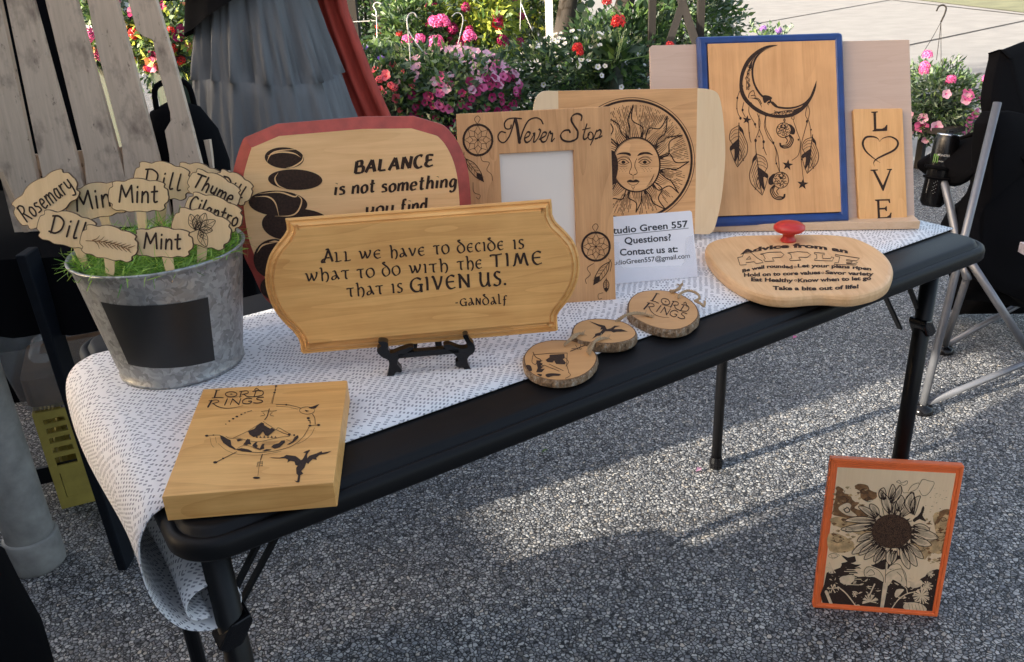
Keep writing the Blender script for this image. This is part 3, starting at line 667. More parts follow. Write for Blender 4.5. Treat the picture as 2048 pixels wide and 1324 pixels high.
for p in ([(470, 242), (498, 226), (504, 206), (486, 204), (470, 240), (480, 267), (505, 256), (530, 215)], [(522, 214), (534, 212), (528, 266), (554, 240), (570, 196), (560, 182)], [(560, 250), (600, 226), (606, 206), (588, 206), (572, 240), (582, 264), (606, 256), (622, 216)],
          [(620, 214), (632, 196), (634, 212), (646, 214), (640, 262), (660, 240)], [(826, 132), (830, 100), (802, 86), (772, 100), (764, 128), (784, 164), (806, 200), (800, 242), (760, 262), (714, 254), (697, 224), (716, 196), (748, 190), (758, 208)],
          [(864, 148), (842, 222), (846, 248), (866, 236), (880, 212)], [(926, 188), (904, 244), (884, 286)], [(916, 206), (944, 188), (952, 206), (936, 236), (912, 246)], [(940, 240), (960, 224)]): a.line(p, 12, nib=60)
a.line([(836, 188), (884, 176)], 6, False); a.line([(806, 200), (800, 242), (760, 262)], 11); a.line([(766, 112), (770, 140), (800, 190)], 11); a.ring(886, 226, 16, 24, 7)
def catcher(cx, cy, rx, ry, sg):
    for q in (1, .93): a.ring(cx, cy, rx*q, ry*q, 6.5)
    for k in range(16):
        t = math.radians(k*22.5); a.line([(cx+rx*math.cos(t)*.97, cy+ry*math.sin(t)*.97), (cx+rx*math.cos(t+.1)*1.04, cy+ry*math.sin(t+.1)*1.04)], 3, False)
    m = 8
    for lev, (r0, r1) in enumerate(((.93, .62), (.62, .36))):
        for k in range(m):
            t0, t1 = math.radians(360/m*k+lev*22.5), math.radians(360/m*(k+1)+lev*22.5); tm = (t0+t1)/2
            a.line([(cx+rx*r0*math.cos(t0), cy+ry*r0*math.sin(t0)), (cx+rx*r1*math.cos(tm)*.97, cy+ry*r1*math.sin(tm)*.97), (cx+rx*r0*math.cos(t1), cy+ry*r0*math.sin(t1))], 2.6)
    for k in range(m):
        t = math.radians(360/m*k); a.line([(cx+rx*.36*math.cos(t), cy+ry*.36*math.sin(t)), (cx, cy)], 2.6, False)
    a.dot((cx, cy), 6)
    a.line([(cx-4, cy-ry), (cx-22, cy-ry-32), (cx-2, cy-ry-52), (cx+14, cy-ry-34), (cx-2, cy-ry-4)], 3.2)
def feather0(p, tip, wd):
    P, Q = Vector(p), Vector(tip); d = Q-P; n = Vector((-d.y, d.x)).normalized()*wd
    l = [tuple(P), tuple(P+d*.3+n), tuple(P+d*.7+n*.9), tuple(Q)]; r = [tuple(P), tuple(P+d*.3-n), tuple(P+d*.7-n*.9), tuple(Q)]
    a.line(l, 4.5); a.line(r, 4.5); a.line([tuple(P-d*.1), tuple(Q)], 3.4, False)
    for k in range(5): a.line([tuple(P+d*(.2+.14*k)), tuple(P+d*(.32+.14*k)+n*.8)], 2, False); a.line([tuple(P+d*(.2+.14*k)), tuple(P+d*(.32+.14*k)-n*.8)], 2, False)
    a.fill([tuple(P+d*.62), tuple(P+d*.75+n*.7), tuple(Q), tuple(P+d*.75-n*.7)])
catcher(176, 252, 94, 100, 1); catcher(920, 924, 90, 92, 1)
feather0((100, 370), (212, 515), 24); a.line([(192, 352), (205, 385), (248, 395), (232, 440), (262, 470), (268, 508)], 3); a.line([(145, 520), (150, 580), (190, 600), (180, 625), (165, 612)], 3); a.line([(88, 330), (92, 380), (140, 440)], 3)
feather0((1005, 1020), (905, 1165), 24); feather0((985, 1130), (985, 1210), 16); a.line([(905, 1030), (865, 1060), (885, 1100), (855, 1130), (860, 1158)], 3); a.line([(965, 1215), (935, 1225), (938, 1255), (958, 1250)], 3); a.line([(1000, 1000), (1018, 1030), (1010, 1080)], 3)
a.build('drawing', M['burn'], root)
a = None
# ------------------------------------------------------------------ sun cutting board
ps = Pl(onz(1090, 500, T+.002), onz(1420, 481, T+.002), 7)
zs = Z(1060, 170, 4.27)
root = thing('cutting_board', 'cutting board with pale end strips and an engraved sun face', 'cutting board', ps.M)
outb = cr([(28, 215), (40, 150), (62, 95), (105, 58), (160, 50)], 4) + [(240, 52), (1430, 28)] + cr([(1430, 28), (1530, 36), (1590, 60), (1620, 110), (1645, 240), (1662, 420), (1668, 600), (1655, 800), (1630, 1000), (1590, 1180), (1560, 1250), (1525, 1275)], 4)[1:] + [(1475, 1276), (1430, 1270), (260, 1345), (120, 1350)] + cr([(120, 1350), (75, 1320), (50, 1200), (30, 1000), (18, 700), (18, 400)], 3)[1:]
out = [ps.uv(*zs(p)) for p in outb][::-1]
def clipx(poly, f, keep):
    r = []
    for i in range(len(poly)):
        p, q = poly[i], poly[(i+1) % len(poly)]; a_, b_ = f(p), f(q)
        if (a_ <= 0) == keep: r.append(p)
        if (a_ <= 0) != (b_ <= 0): t = a_/(a_-b_); r.append((p[0]+(q[0]-p[0])*t, p[1]+(q[1]-p[1])*t))
    return r
def ln(p, q):
    P, Q = ps.uv(*zs(p)), ps.uv(*zs(q)); return lambda r: (Q[0]-P[0])*(r[1]-P[1])-(Q[1]-P[1])*(r[0]-P[0])
l1, l2 = ln((240, 40), (262, 1400)), ln((1430, 20), (1405, 1400))
pr_ = [(.0015, -.013), (0, -.0115), (0, -.0015), (.0012, -.0003), (.003, 0)]
m1 = clipx(clipx(out, l1, False), l2, True); s1 = clipx(out, l1, True); s2 = clipx(out, l2, False)
pr0 = [(0, -.013), (0, 0)]
board_uv(m1, pr0, 'centre_panel', M['bamb'], root)
board_uv(s1, pr0, 'end_strip', M['maple'], root, bevel=.002); board_uv(s2, pr0, 'end_strip', M['maple'], root, bevel=.002)
a = Art(ps, zs)
CX, CY, RX, RY = 868, 640, 512, 508
a.ring(CX, CY, RX, RY, 19); a.ring(CX, CY, RX+24, RY+24, 5)
fx, fy, frx, fry = 905, 680, 205, 232
rr = random.Random(5)
a.ring(fx, fy, frx, fry, 11); a.ring(fx+2, fy+2, frx*.96, fry*.97, 3)
tips = [(880, 170), (1172, 268), (1300, 428), (1356, 655), (1268, 922), (1156, 1062), (905, 1085), (640, 1060), (500, 900), (440, 680), (490, 430), (640, 270)]
for k, tp in enumerate(tips):
    t = math.atan2((tp[1]-fy)/fry, (tp[0]-fx)/frx); Tp = Vector(tp); dw = .245
    def on(a_, s=1.0): return Vector((fx+frx*s*math.cos(a_), fy+fry*s*math.sin(a_)))
    b1, b2 = on(t-dw, 1.02), on(t+dw, 1.02); ax = Tp-on(t); n = Vector((-ax.y, ax.x)).normalized(); Ln = ax.length; s = 1 if k % 2 else -1
    c1 = [b1, b1+ax*.35-n*Ln*(.02+.06*s), b1*.45+Tp*.55+n*Ln*.10*s, Tp]
    c2 = [b2, b2+ax*.30+n*Ln*(.02-.06*s), b2*.45+Tp*.55+n*Ln*.14*s, Tp]
    a.line([tuple(q) for q in c1], 9); a.line([tuple(q) for q in c2], 9)
    for j in range(1, 6):
        f = j/6; st = b1*(1-f)+b2*f; e_ = Tp-st; m_ = st+e_*.3+n*Ln*.03*s
        a.line([tuple(st), tuple(m_), tuple(st+e_*(.38+.2*rr.random())+n*Ln*.09*s)], 3.8, taper=(1.4, .3))
    for j in range(5):                                        # dark hatch filling the notch before the next flame
        tt = t+dw+.018*j; q = on(tt, 1.03); a.line([tuple(q), tuple(on(tt, 1.16+.1*rr.random()))], 6, False, taper=(1.3, .3))
for k in range(190):                                          # fine radial hatching up to the ring
    t = k/190*2*math.pi+rr.uniform(-.006, .006)
    near = min(abs((t-math.atan2((q[1]-fy)/fry, (q[0]-fx)/frx)+math.pi) % (2*math.pi)-math.pi) for q in tips)
    r0 = 1.2+(.2-near)*4.6 if near < .2 else 1.12+rr.random()*.1
    d = Vector((math.cos(t)*frx, math.sin(t)*fry)); C0 = Vector((fx, fy))
    s = max(r0, 1.12)
    while s < 2.3:
        e_ = s+rr.uniform(.08, .55); P0, P1 = C0+d*s, C0+d*min(e_, 2.2)
        lim = lambda P: ((P.x-CX)/(RX-26))**2+((P.y-CY)/(RY-26))**2
        if lim(P1) < 1 and lim(P0) < 1 and (s < 1.75 or rr.random() < .8): a.line([tuple(P0), tuple(P1)], 4.2, False, caps=False)
        s = e_+rr.uniform(.04, .12)
# face
for sx, x0 in ((-1, 795), (1, 978)):
    a.fill(cr([(x0-62, 606), (x0-40, 580), (x0, 572), (x0+40, 575), (x0+75, 600), (x0+40, 592), (x0, 590), (x0-40, 600)], 3, True) if sx == 1 else cr([(x0-58, 598), (x0-30, 580), (x0+20, 574), (x0+60, 584), (x0+62, 606), (x0+20, 592), (x0-30, 592)], 3, True))
    a.line([(x0-50, 662), (x0-20, 638), (x0+15, 636), (x0+50, 662)], 6); a.line([(x0-45, 664), (x0, 682), (x0+45, 664)], 4)
    a.dot((x0+2, 659), 17, 14); a.line([(x0-55, 640), (x0-10, 618), (x0+30, 620), (x0+62, 646)], 4); a.line([(x0-50, 630), (x0, 608), (x0+50, 618)], 3)
    a.line([(x0-40, 690), (x0, 698), (x0+35, 690)], 3)
    for j in range(10): a.dot((x0-35+j*9+sx*15, 712+(j % 3)*12), 2.4)
a.line([(845, 625), (862, 660), (866, 700), (850, 738), (852, 758), (870, 764)], 4.5); a.line([(912, 628), (898, 660), (896, 700), (912, 735), (912, 756), (892, 764)], 4.5)
a.line([(858, 762), (880, 770), (904, 762)], 4)
a.fill(cr([(825, 824), (855, 808), (880, 815), (905, 806), (936, 824), (880, 832)], 3, True)); a.line([(832, 828), (855, 850), (880, 856), (905, 850), (930, 828)], 4)
a.line([(880, 775), (880, 806)], 4, False); a.line([(866, 868), (880, 884), (894, 868)], 4); a.line([(880, 884), (880, 908)], 3.5, False)
for j in range(7): a.line([(1060-j*4, 760+j*16), (1040-j*8, 800+j*12)], 3, False)
a.fill(cr([(700, 560), (735, 600), (752, 680), (742, 770), (710, 850), (640, 880), (600, 700), (640, 570)], 4, True))
a.build('drawing', M['burn'], root)

# ------------------------------------------------------------------ wooden stand, blue frame, LOVE board
p0 = Pl(onz(1430, 452, T+.0192), onz(1703, 441, T+.0192), 26)
zt = Z(1280, 40, 2.878)
ppan = p0.shift(-.017); plov = p0.shift(-.008)
root = thing('wooden_stand', 'low easel stand of pinkish plywood with a pine ledge, holding two framed pieces', 'stand', p0.M)
pan = [zt(p) for p in ((55, 158), (70, 145), (1545, 112), (1552, 114), (1583, 1170), (80, 1230))]
outp_ = [ppan.uv(*p) for p in pan][::-1]
o = board_uv(outp_, [(0, -.010), (0, 0)], 'back_panel', M['stand'], root, bevel=.0012); o.location = (0, 0, -.017)
# ledge: a horizontal batten on the table, under the boards
f0, f1 = onz(1300, 471, T), onz(1838, 463, T); le = (f1-f0).normalized(); lb = Vector((0, 0, 1)).cross(le)
wd = .042
mb = MB(); c = (f0+f1)/2+lb*wd/2+Vector((0, 0, .0115)); mb.box(c, ((f1-f0).length, wd, .014), Matrix((le, lb, Vector((0, 0, 1)))).transposed())
o = mb.build('ledge', M['ledge'], None, bevel=.0012); o.parent = root; o.matrix_parent_inverse = root.matrix_world.inverted()
for f_, s_ in ((f0, .06), (f1, -.06)):
    mb = MB(); mb.beam(f_+le*s_+lb*.005+Vector((0, 0, .0024)), f_+le*s_+lb*.25+Vector((0, 0, .0024)), .02, .004)
    o = mb.build('foot_rail', M['ledge'], None); o.parent = root; o.matrix_parent_inverse = root.matrix_world.inverted()
root = thing('framed_picture', 'blue-framed wooden panel with a crescent moon dreamcatcher, on the wooden stand', 'picture', p0.M)
cb = [(330, 98), (338, 92), (1150, 68), (1164, 74), (1170, 84), (1208, 1155), (1200, 1160), (372, 1188)]
out = [p0.uv(*zt(p)) for p in cb][::-1]
ci = [(390, 120), (1125, 96), (1163, 1102), (432, 1128)]
board_uv(out, [(.001, -.015), (0, -.014), (0, -.005), (.003, -.001), (.006, 0), (.012, -.0005), (.016, -.003), (.017, -.0045)], 'frame', M['blue'], root, bevel=0)
q = [p0.uv(*zt(p)) for p in ci][::-1]
board_uv(q, [(0, -.0044), (0, -.0018)], 'panel', M['moon'], root)
mb = MB(); big = inset(q, -.0014); mb.prism(big, -.0046, -.0040); mb.build('painted_shadow_gap', M['burn'], root)  # dark strip standing in for the shade between panel and frame
pm = p0.shift(-.0018); zm = Z(1400, 40, 3.153)
a = Art(pm, zm)
o1 = cr([(492, 157), (420, 163), (350, 198), (292, 256), (258, 330), (248, 400), (252, 455), (275, 505), (312, 545), (360, 582), (420, 606), (490, 618), (560, 614), (620, 590), (672, 545), (710, 485), (730, 430), (735, 380)], 4)
i1 = cr([(735, 380), (722, 432), (695, 480), (655, 522), (600, 545), (540, 550), (480, 540), (452, 515), (440, 488), (400, 478), (372, 446), (346, 395), (336, 330), (345, 270), (372, 222), (420, 185), (492, 157)], 4)
o2 = cr([(480, 163), (425, 178), (365, 214), (312, 270), (280, 335), (268, 400), (276, 450), (296, 492), (330, 530), (375, 562), (430, 588), (490, 598), (555, 594), (608, 572), (655, 530), (695, 480)], 4)
i2 = cr([(700, 488), (655, 532), (600, 556), (540, 562), (478, 552), (446, 524), (432, 498), (395, 490), (360, 452), (334, 398), (324, 332), (334, 266), (364, 215), (425, 180), (480, 162)], 4)
a.fill(o1+o2[::-1]); a.fill(i1+i2[::-1])
a.fill(cr([(395, 478), (425, 476), (452, 488), (450, 500), (428, 510), (410, 524), (400, 515)], 3, True)); a.dot((435, 520), 9, 7); a.fill(cr([(455, 512), (475, 528), (490, 545), (462, 535)], 3, True)); a.line([(440, 512), (425, 524), (432, 536)], 4)
a.line([(305, 490), (312, 462), (335, 445), (345, 470)], 4.5); a.line([(308, 492), (335, 494), (365, 505), (385, 540), (388, 556)], 5, taper='mid'); a.line([(322, 478), (340, 474), (352, 482)], 5); a.line([(345, 490), (372, 500), (388, 528)], 5)
for j, (x, y) in enumerate([(262, 418), (285, 492), (318, 528), (362, 570), (416, 600)]): a.dot((x, y), 10)
rr = random.Random(8)
def swirl(x, y, r, wd=3.2):
    t0 = rr.uniform(0, 6.28); a.line([(x+r*(1-k/9)*math.cos(t0+k*.75), y+r*(1-k/9)*math.sin(t0+k*.75)) for k in range(8)], wd)
a.fill(cr([(352, 226), (322, 262), (306, 305), (325, 300), (330, 262)], 3, True))
for k in range(16):
    f = k/15; x = 306+(1-f)*10-12*f; y = 290+f*145; swirl(x+rr.uniform(-12, 12), y, rr.uniform(7, 11), 3.8)
a.line([(318, 290), (300, 340), (292, 390), (292, 440)], 4)
for k in range(18):
    f = k/17; x = 470+f*130; y = 590-f*10+rr.uniform(-10, 8); swirl(x, y, rr.uniform(6, 10), 3.8)
a.fill(cr([(590, 570), (640, 548), (655, 552), (630, 575), (600, 590)], 3, True)); a.line([(440, 595), (520, 575), (600, 566)], 3.5)
def strg(p, wd=3.6): a.line(p, wd)
strg([(250, 448), (236, 490), (232, 550), (240, 590), (255, 618)]); strg([(276, 520), (266, 570), (285, 612)]); strg([(308, 548), (310, 590), (345, 655), (352, 680)])
strg([(360, 590), (378, 640), (370, 700), (350, 760), (355, 850)]); strg([(372, 600), (372, 680), (395, 740), (400, 800), (418, 850)])
strg([(412, 612), (405, 670), (430, 740), (468, 790), (490, 850), (502, 955)]); strg([(414, 612), (415, 680), (455, 760), (480, 830), (478, 890), (500, 955)])
strg([(306, 655), (308, 700), (315, 750), (322, 772)]); strg([(532, 618), (532, 650)]); a.ring(532, 632, 6, 8, 3.4)
strg([(585, 605), (575, 620), (592, 626), (592, 606)]); strg([(585, 625), (610, 700), (632, 770), (620, 850), (580, 885)]); strg([(678, 535), (665, 600), (690, 650), (700, 740)]); strg([(682, 540), (690, 590), (660, 700), (636, 800), (640, 900), (652, 1010)])
for c_, r_ in (((235, 492), 8), ((268, 568), 9), ((255, 620), 10), ((347, 658), 9), ((350, 760), 11), ((401, 768), 10), ((398, 808), 5), ((310, 712), 5), ((372, 735), 6), ((462, 775), 9), ((481, 905), 7), ((674, 640), 9), ((700, 692), 6), ((620, 755), 7), ((640, 880), 6), ((232, 560), 5)): a.dot(c_, r_*.75, r_)
a.star(295, 630, 30, 10); a.star(552, 915, 36, 8); a.star(647, 1035, 37, 6)
def feather(x, y, L_, W_, ro, flip=1):
    def q(p): 
        r_ = math.radians(ro); X, Y = p[0]*W_*flip, p[1]*L_; return (x+X*math.cos(r_)-Y*math.sin(r_), y+X*math.sin(r_)+Y*math.cos(r_))
    a.line([q(p) for p in ((0, 0), (-.5, .12), (-.62, .32), (-.4, .46), (-.55, .55), (-.3, .8), (.0, 1.0))], 4)
    a.line([q(p) for p in ((.02, 0), (.3, .2), (.62, .45), (.6, .68), (.3, .85), (.0, 1.0))], 4.4)
    a.line([q(p) for p in ((0, -.06), (.0, .4), (.03, .95))], 5)
    a.fill(cr([q(p) for p in ((-.02, .32), (-.55, .52), (-.5, .62), (-.25, .58), (-.22, .9), (0, .75), (.08, .5), (.04, .3))], 3, True))
    a.fill(cr([q(p) for p in ((.06, 0.02), (.28, .1), (.36, .22), (.2, .16), (.05, .12))], 3, True))
    for k in range(6):
        f = .15+.1*k; a.line([q((.03, f)), q((.25, f+.12)), q((.5-.02*k, f+.3 if f < .5 else .85))], 2.8)
    for k in range(3): a.line([q((-.03, .1+.08*k)), q((-.3, .12+.09*k)), q((-.52, .22+.08*k))], 2.8)
    a.line([q((.12, .55)), q((.26, .7)), q((.12, .85)), q((.05, .7)), q((.12, .55))], 4)
feather(245, 665, 262, 92, 2); feather(355, 845, 262, 96, -8, -1); feather(708, 738, 232, 88, 8)
def charm(cx, cy, s, flip):
    X = lambda p: (cx+p[0]*s*flip, cy+p[1]*s)
    a.line([X((math.cos(math.radians(t)), math.sin(math.radians(t)))) for t in range(0, 352, 12)], 5, True, True)
    a.fill(cr([X(p) for p in ((.55, -.8), (1.0, -.75), (1.5, -.2), (1.55, .3), (1.35, .6), (.95, .5), (1.0, 0), (.85, -.5))], 3, True))
    for k in range(13):
        t = k*2.4; r = s*.82*math.sqrt((k+.5)/13); swirl(cx+r*math.cos(t), cy+r*math.sin(t), s*.26, 4.2)
    a.line([X((-.15, -.9)), X((-.35, -.5)), X((.05, -.3)), X((.2, -.6)), X((0, -.75))], 6)
    for k in range(4):
        f = k*.2; a.line([X((.9-f*.5, .7)), X((1.3-f, 1.3)), X((.9-f, 2.2-f*.6)), X((.1, 2.45-f)), X((-.45+f*.3, 2.2-f*.2)), X((-.55+f*.3, 1.8))] if k < 3 else [X((.2, 1.0)), X((.5, 1.4)), X((.3, 1.8))], 5.4 if k else 7)
charm(528, 695, 46, 1); charm(508, 1010, 50, -1)
o = a.build('drawing', M['burn'], root); o.location = (0, 0, -.0018)
root = thing('love_sign', 'narrow upright board reading LOVE with a heart, right of the blue frame', 'sign', plov.M)
cl = [(1228, 522), (1234, 512), (1505, 508), (1512, 514), (1540, 1152), (1262, 1156)]
out = [plov.uv(*zt(p)) for p in cl][::-1]
board_uv(out, [(0, -.008), (0, -.0008), (.0008, 0)], 'board', M['goldY'], root)
a = Art(plov, zt)
def poly(p): a.fill(p)
poly([(1331, 528), (1368, 526), (1368, 532), (1358, 534), (1360, 626), (1392, 626), (1408, 618), (1418, 604), (1424, 604), (1422, 638), (1338, 642), (1338, 636), (1346, 632), (1343, 536), (1331, 534)])
poly([(1326, 862), (1368, 860), (1368, 866), (1354, 868), (1398, 952), (1436, 864), (1420, 862), (1420, 858), (1450, 857), (1450, 862), (1443, 866), (1402, 984), (1396, 984), (1340, 870), (1326, 868)])
poly([(1351, 1034), (1438, 1030), (1440, 1054), (1434, 1054), (1428, 1040), (1378, 1041), (1379, 1082), (1408, 1081), (1416, 1072), (1421, 1072), (1421, 1100), (1415, 1100), (1408, 1090), (1379, 1092), (1382, 1136), (1418, 1134), (1434, 1124), (1442, 1108), (1448, 1109), (1444, 1145), (1358, 1150), (1358, 1144), (1368, 1140), (1364, 1044), (1352, 1040)])
a.line([(1378, 700), (1368, 682), (1340, 672), (1300, 676), (1282, 710), (1300, 756), (1350, 800), (1382, 822)], 12, taper='mid')
a.line([(1300, 676), (1280, 706), (1292, 745), (1320, 775)], 10, taper='mid')
a.line([(1378, 700), (1400, 680), (1440, 672), (1476, 690), (1484, 718), (1460, 750), (1400, 780), (1362, 800), (1345, 820), (1348, 842)], 12, taper='mid'); a.line([(1440, 672), (1480, 696), (1478, 730), (1440, 760)], 10, taper='mid')
a.build('lettering', M['burn'], root)

# ------------------------------------------------------------------ contact card in its acrylic holder
pc = Pl(onz(1231, 569, T+.004), onz(1395, 553, T+.004), 18)
zc = Z(1180, 400, 3.2)
root = thing('card_holder', 'white contact card in a clear acrylic holder in front of the sun board', 'card holder', pc.M)
cc = [(50, 115), (640, 68), (652, 78), (690, 490), (60, 545)]
q = [pc.uv(*zc(p)) for p in cc][::-1]; mb = MB(); mb.prism(q, -.0012, 0); mb.build('card', M['paper'], root)
q = [pc.uv(*zc(p)) for p in ((85, 270), (185, 268), (192, 420), (210, 432), (582, 420), (604, 395), (612, 240), (655, 225), (693, 494), (60, 549))][::-1]; mb = MB(); mb.prism(q, .0014, .0026); mb.build('front_sheet', M['acry'], root)
a_, b_ = pc.uv(*zc((650, 150))), pc.uv(*zc((692, 495)))
mb = MB(); P = [(a_[0]-.003, a_[1], -.003), (b_[0]+.0005, b_[1], -.003), (b_[0]+.0005, b_[1]-.001, -.045), (a_[0]+.004, a_[1]-.03, -.02)]
mb.add(P+[(x+.0012, y, z) for x, y, z in P], [(0, 1, 2, 3), (7, 6, 5, 4), (0, 4, 5, 1), (1, 5, 6, 2), (2, 6, 7, 3), (3, 7, 4, 0)]); mb.build('side_wing', M['acry'], root)
a = Art(pc, zc, .0002)
a.text('Studio Green 557', (118, 220), (628, 172), 42, .02); a.line([(118, 232), (630, 180)], 3, False)
a.text('Questions?', (222, 282), (520, 258), 42, .02); a.text('Contact us at:', (192, 356), (562, 332), 42, .02); a.text('StudioGreen557@gmail.com', (118, 420), (640, 370), 30, .012)
a.build('print', M['ink'], root)

# ------------------------------------------------------------------ apple shaped board with the red knob
za = Z(1180, 400, 3.2); pa = flat(T+.022, E0, (.9, .1))
root = thing('apple_board', 'apple-shaped maple board with a red knob and burnt advice text, near the table edge', 'board', pa.M)
oa = cr([(740, 330), (745, 285), (790, 255), (860, 238), (960, 224), (1180, 218), (1320, 216), (1520, 218), (1680, 236), (1800, 282), (1890, 345), (1940, 420), (1936, 485), (1900, 540), (1820, 582), (1700, 610), (1600, 612), (1500, 604), (1400, 608), (1280, 618), (1160, 612), (1060, 588), (960, 545), (860, 480), (780, 400)], 4, True)
out = [pa.uv(*za(p)) for p in oa][::-1]
board_uv(out, [(.006, -.0195), (.001, -.0165), (0, -.012), (0, -.006), (.0015, -.002), (.004, -.0005), (.0075, 0)], 'board', M['apple'], root)
a = Art(pa, za)
a.text('Advice from an', (962, 345), (1650, 338), 26, .05, arcf=lambda t: -40*math.sin(math.pi*t)+ 4)
a.text('Be well rounded', (975, 466), (1298, 440), 21, .045, arcf=lambda t: -16*math.sin(math.pi*t)); a.text('Let your plans ripen', (1328, 432), (1800, 452), 21, .045, arcf=lambda t: -8*math.sin(math.pi*t))
a.text('Hold on to core values', (985, 492), (1475, 475), 23, .045); a.text('Savor variety', (1505, 474), (1815, 486), 23, .045)
a.text('Eat Healthy', (1030, 520), (1300, 528), 24, .045); a.text('Know when to let go', (1330, 528), (1800, 512), 24, .045)
a.text('Take a bite out of life!', (1170, 575), (1720, 565), 24, .045, arcf=lambda t: 8*math.sin(math.pi*t))
for p in ((1313, 430), (1490, 468), (1316, 516)): a.ring(p[0], p[1], 8, 5, 3)
a.build('lettering', M['burn'], root)
a = Art(pa, za)
def outl(p): a.line(p, 4, False, True)
outl([(945, 370), (960, 418), (1000, 416), (998, 402), (1050, 396), (1062, 408), (1108, 402), (1100, 390), (1070, 372), (1030, 338), (985, 342), (975, 364)])
a.line([(1000, 382), (1030, 378), (1020, 362), (1000, 382)], 3, False)
outl([(1090, 348), (1145, 336), (1220, 334), (1242, 350), (1225, 368), (1165, 372), (1172, 382), (1180, 392), (1120, 395), (1112, 384), (1122, 378), (1108, 352)])
outl([(1265, 340), (1330, 332), (1390, 336), (1412, 352), (1390, 368), (1335, 368), (1340, 378), (1350, 386), (1280, 390), (1276, 380), (1292, 374), (1284, 348)])
outl([(1435, 338), (1500, 342), (1500, 352), (1486, 352), (1490, 376), (1540, 376), (1545, 366), (1560, 370), (1550, 392), (1436, 388), (1436, 380), (1452, 376), (1450, 350), (1436, 346)])
outl([(1570, 350), (1725, 374), (1706, 392), (1640, 382), (1640, 390), (1680, 396), (1674, 404), (1640, 402), (1640, 408), (1690, 410), (1715, 400), (1700, 418), (1560, 414), (1566, 404), (1590, 402), (1598, 366), (1570, 360)])
a.build('outline_lettering', M['burn'], root)
kx, ky = pa.uv(*za((1268, 262)))
mb = MB(); mb.lathe([(0, 0), (.0125, 0), (.0125, .003), (.0095, .007), (.0092, .011), (.014, .0155), (.0215, .0175), (.0255, .0215), (.0248, .026), (.019, .0305), (.010, .033), (0, .034)], 28, (kx, ky, 0))
o = mb.build('knob', M['redk'], root, smooth=True)

# ------------------------------------------------------------------ thick engraved wooden block, near corner
pk = flat(T+.030, (onz(668, 972, T+.03)-onz(330, 990, T+.03)), tuple(onz(330, 990, T+.03))[:2])
zk = Z(300, 740, 4.136)
ok_ = [(98, 1047), (440, 158), (1625, 85), (1632, 92), (1520, 922), (1512, 930)]
out = [pk.uv(*zk(p)) for p in ok_][::-1]
root = thing('engraved_block', 'thick square golden wood block with a mountain and dragon engraving, at the near table corner', 'wood block', pk.M)
board_uv(out, [(0, -.0275), (0, -.0006), (.0006, 0)], 'block', M['gold'], root)
a = Art(pk, zk)
def lord(a, m=lambda p: p, k=1.0):
    def ln_(p, w_, **q): a.line([m(x) for x in p], w_*k, **q)
    ln_([(552, 172), (534, 228)], 13, smooth=False); ln_([(540, 174), (578, 168)], 5, smooth=False); ln_([(515, 234), (560, 230), (606, 232)], 7)
    ln_(arc(672, 203, 48, 21, 0, 350, 20), 7); ln_([(672, 197), (672, 208)], 4, smooth=False); ln_([(664, 203), (682, 202)], 4, smooth=False)
    ln_([(757, 180), (745, 228)], 8, smooth=False); ln_([(742, 182), (800, 174), (812, 192), (762, 206)], 6); ln_([(778, 204), (806, 222), (846, 224)], 7)
    ln_([(876, 180), (862, 222)], 8, smooth=False); ln_([(850, 180), (905, 172), (938, 184), (928, 210), (880, 222), (850, 225)], 7); ln_([(866, 166), (880, 153), (900, 166), (912, 180)], 6, smooth=False)
    ln_([(510, 256), (480, 308)], 14, smooth=False); ln_([(488, 258), (548, 250), (570, 264), (515, 282)], 6); ln_([(525, 282), (560, 304), (620, 318), (700, 314), (770, 298)], 7, taper=(1.2, .3))
    ln_([(640, 242), (618, 292)], 9, smooth=False); ln_([(664, 290), (684, 242)], 6, smooth=False); ln_([(684, 242), (735, 288)], 10, smooth=False); ln_([(735, 288), (752, 238)], 6, smooth=False)
    ln_([(842, 240), (802, 236), (768, 256), (772, 278), (815, 282), (838, 270), (838, 260), (815, 262)], 7); ln_([(940, 228), (896, 230), (884, 245), (924, 254), (930, 266), (895, 276), (858, 274)], 7)
    ln_([(640, 232), (760, 222)], 2.5, smooth=False)
lord(a)
zk2 = Z(380, 760, 6.019)
def k2(p): x, y = zk2(p); return ((x-300)*4.136, (y-740)*4.136)
def LN(p, w_, **q): a.line([k2(x) for x in p], w_*.69, **q)
def FL(p): a.fill([k2(x) for x in p])
def DT(p, r, r2=None): a.dot(k2(p), r*.69, (r2 or r)*.69)
FL([(862, 515), (888, 522), (895, 548), (938, 575), (968, 590), (985, 578), (1030, 606), (940, 680), (905, 672), (880, 622), (840, 670), (765, 692), (718, 660), (700, 622), (780, 590), (800, 560)])
LN([(885, 505), (1030, 600), (1120, 640), (1200, 668)], 5, smooth=False); LN([(860, 515), (700, 620), (525, 700)], 4, smooth=False); LN([(1040, 600), (1070, 580), (1180, 640), (1210, 650)], 5)
LN([(430, 680), (480, 705), (600, 705), (700, 735), (830, 745), (960, 720), (1100, 690), (1200, 680)], 4); DT((1195, 660), 18, 14); DT((1255, 668), 12)
FL([(362, 668), (400, 680), (440, 705), (490, 730), (500, 790), (550, 830), (545, 845), (470, 810), (400, 760), (370, 710)])
FL([(560, 838), (620, 824), (700, 838), (750, 862), (740, 870), (640, 866), (575, 850)]); FL([(870, 858), (920, 836), (985, 840), (960, 852), (900, 862)])
FL([(640, 782), (665, 750), (690, 712), (725, 720), (722, 745), (740, 780), (700, 775), (690, 790)]); FL([(760, 780), (790, 750), (815, 752), (800, 775), (820, 800), (800, 815), (840, 830), (870, 775), (900, 770), (890, 800), (895, 830), (850, 845), (780, 820), (750, 800)])
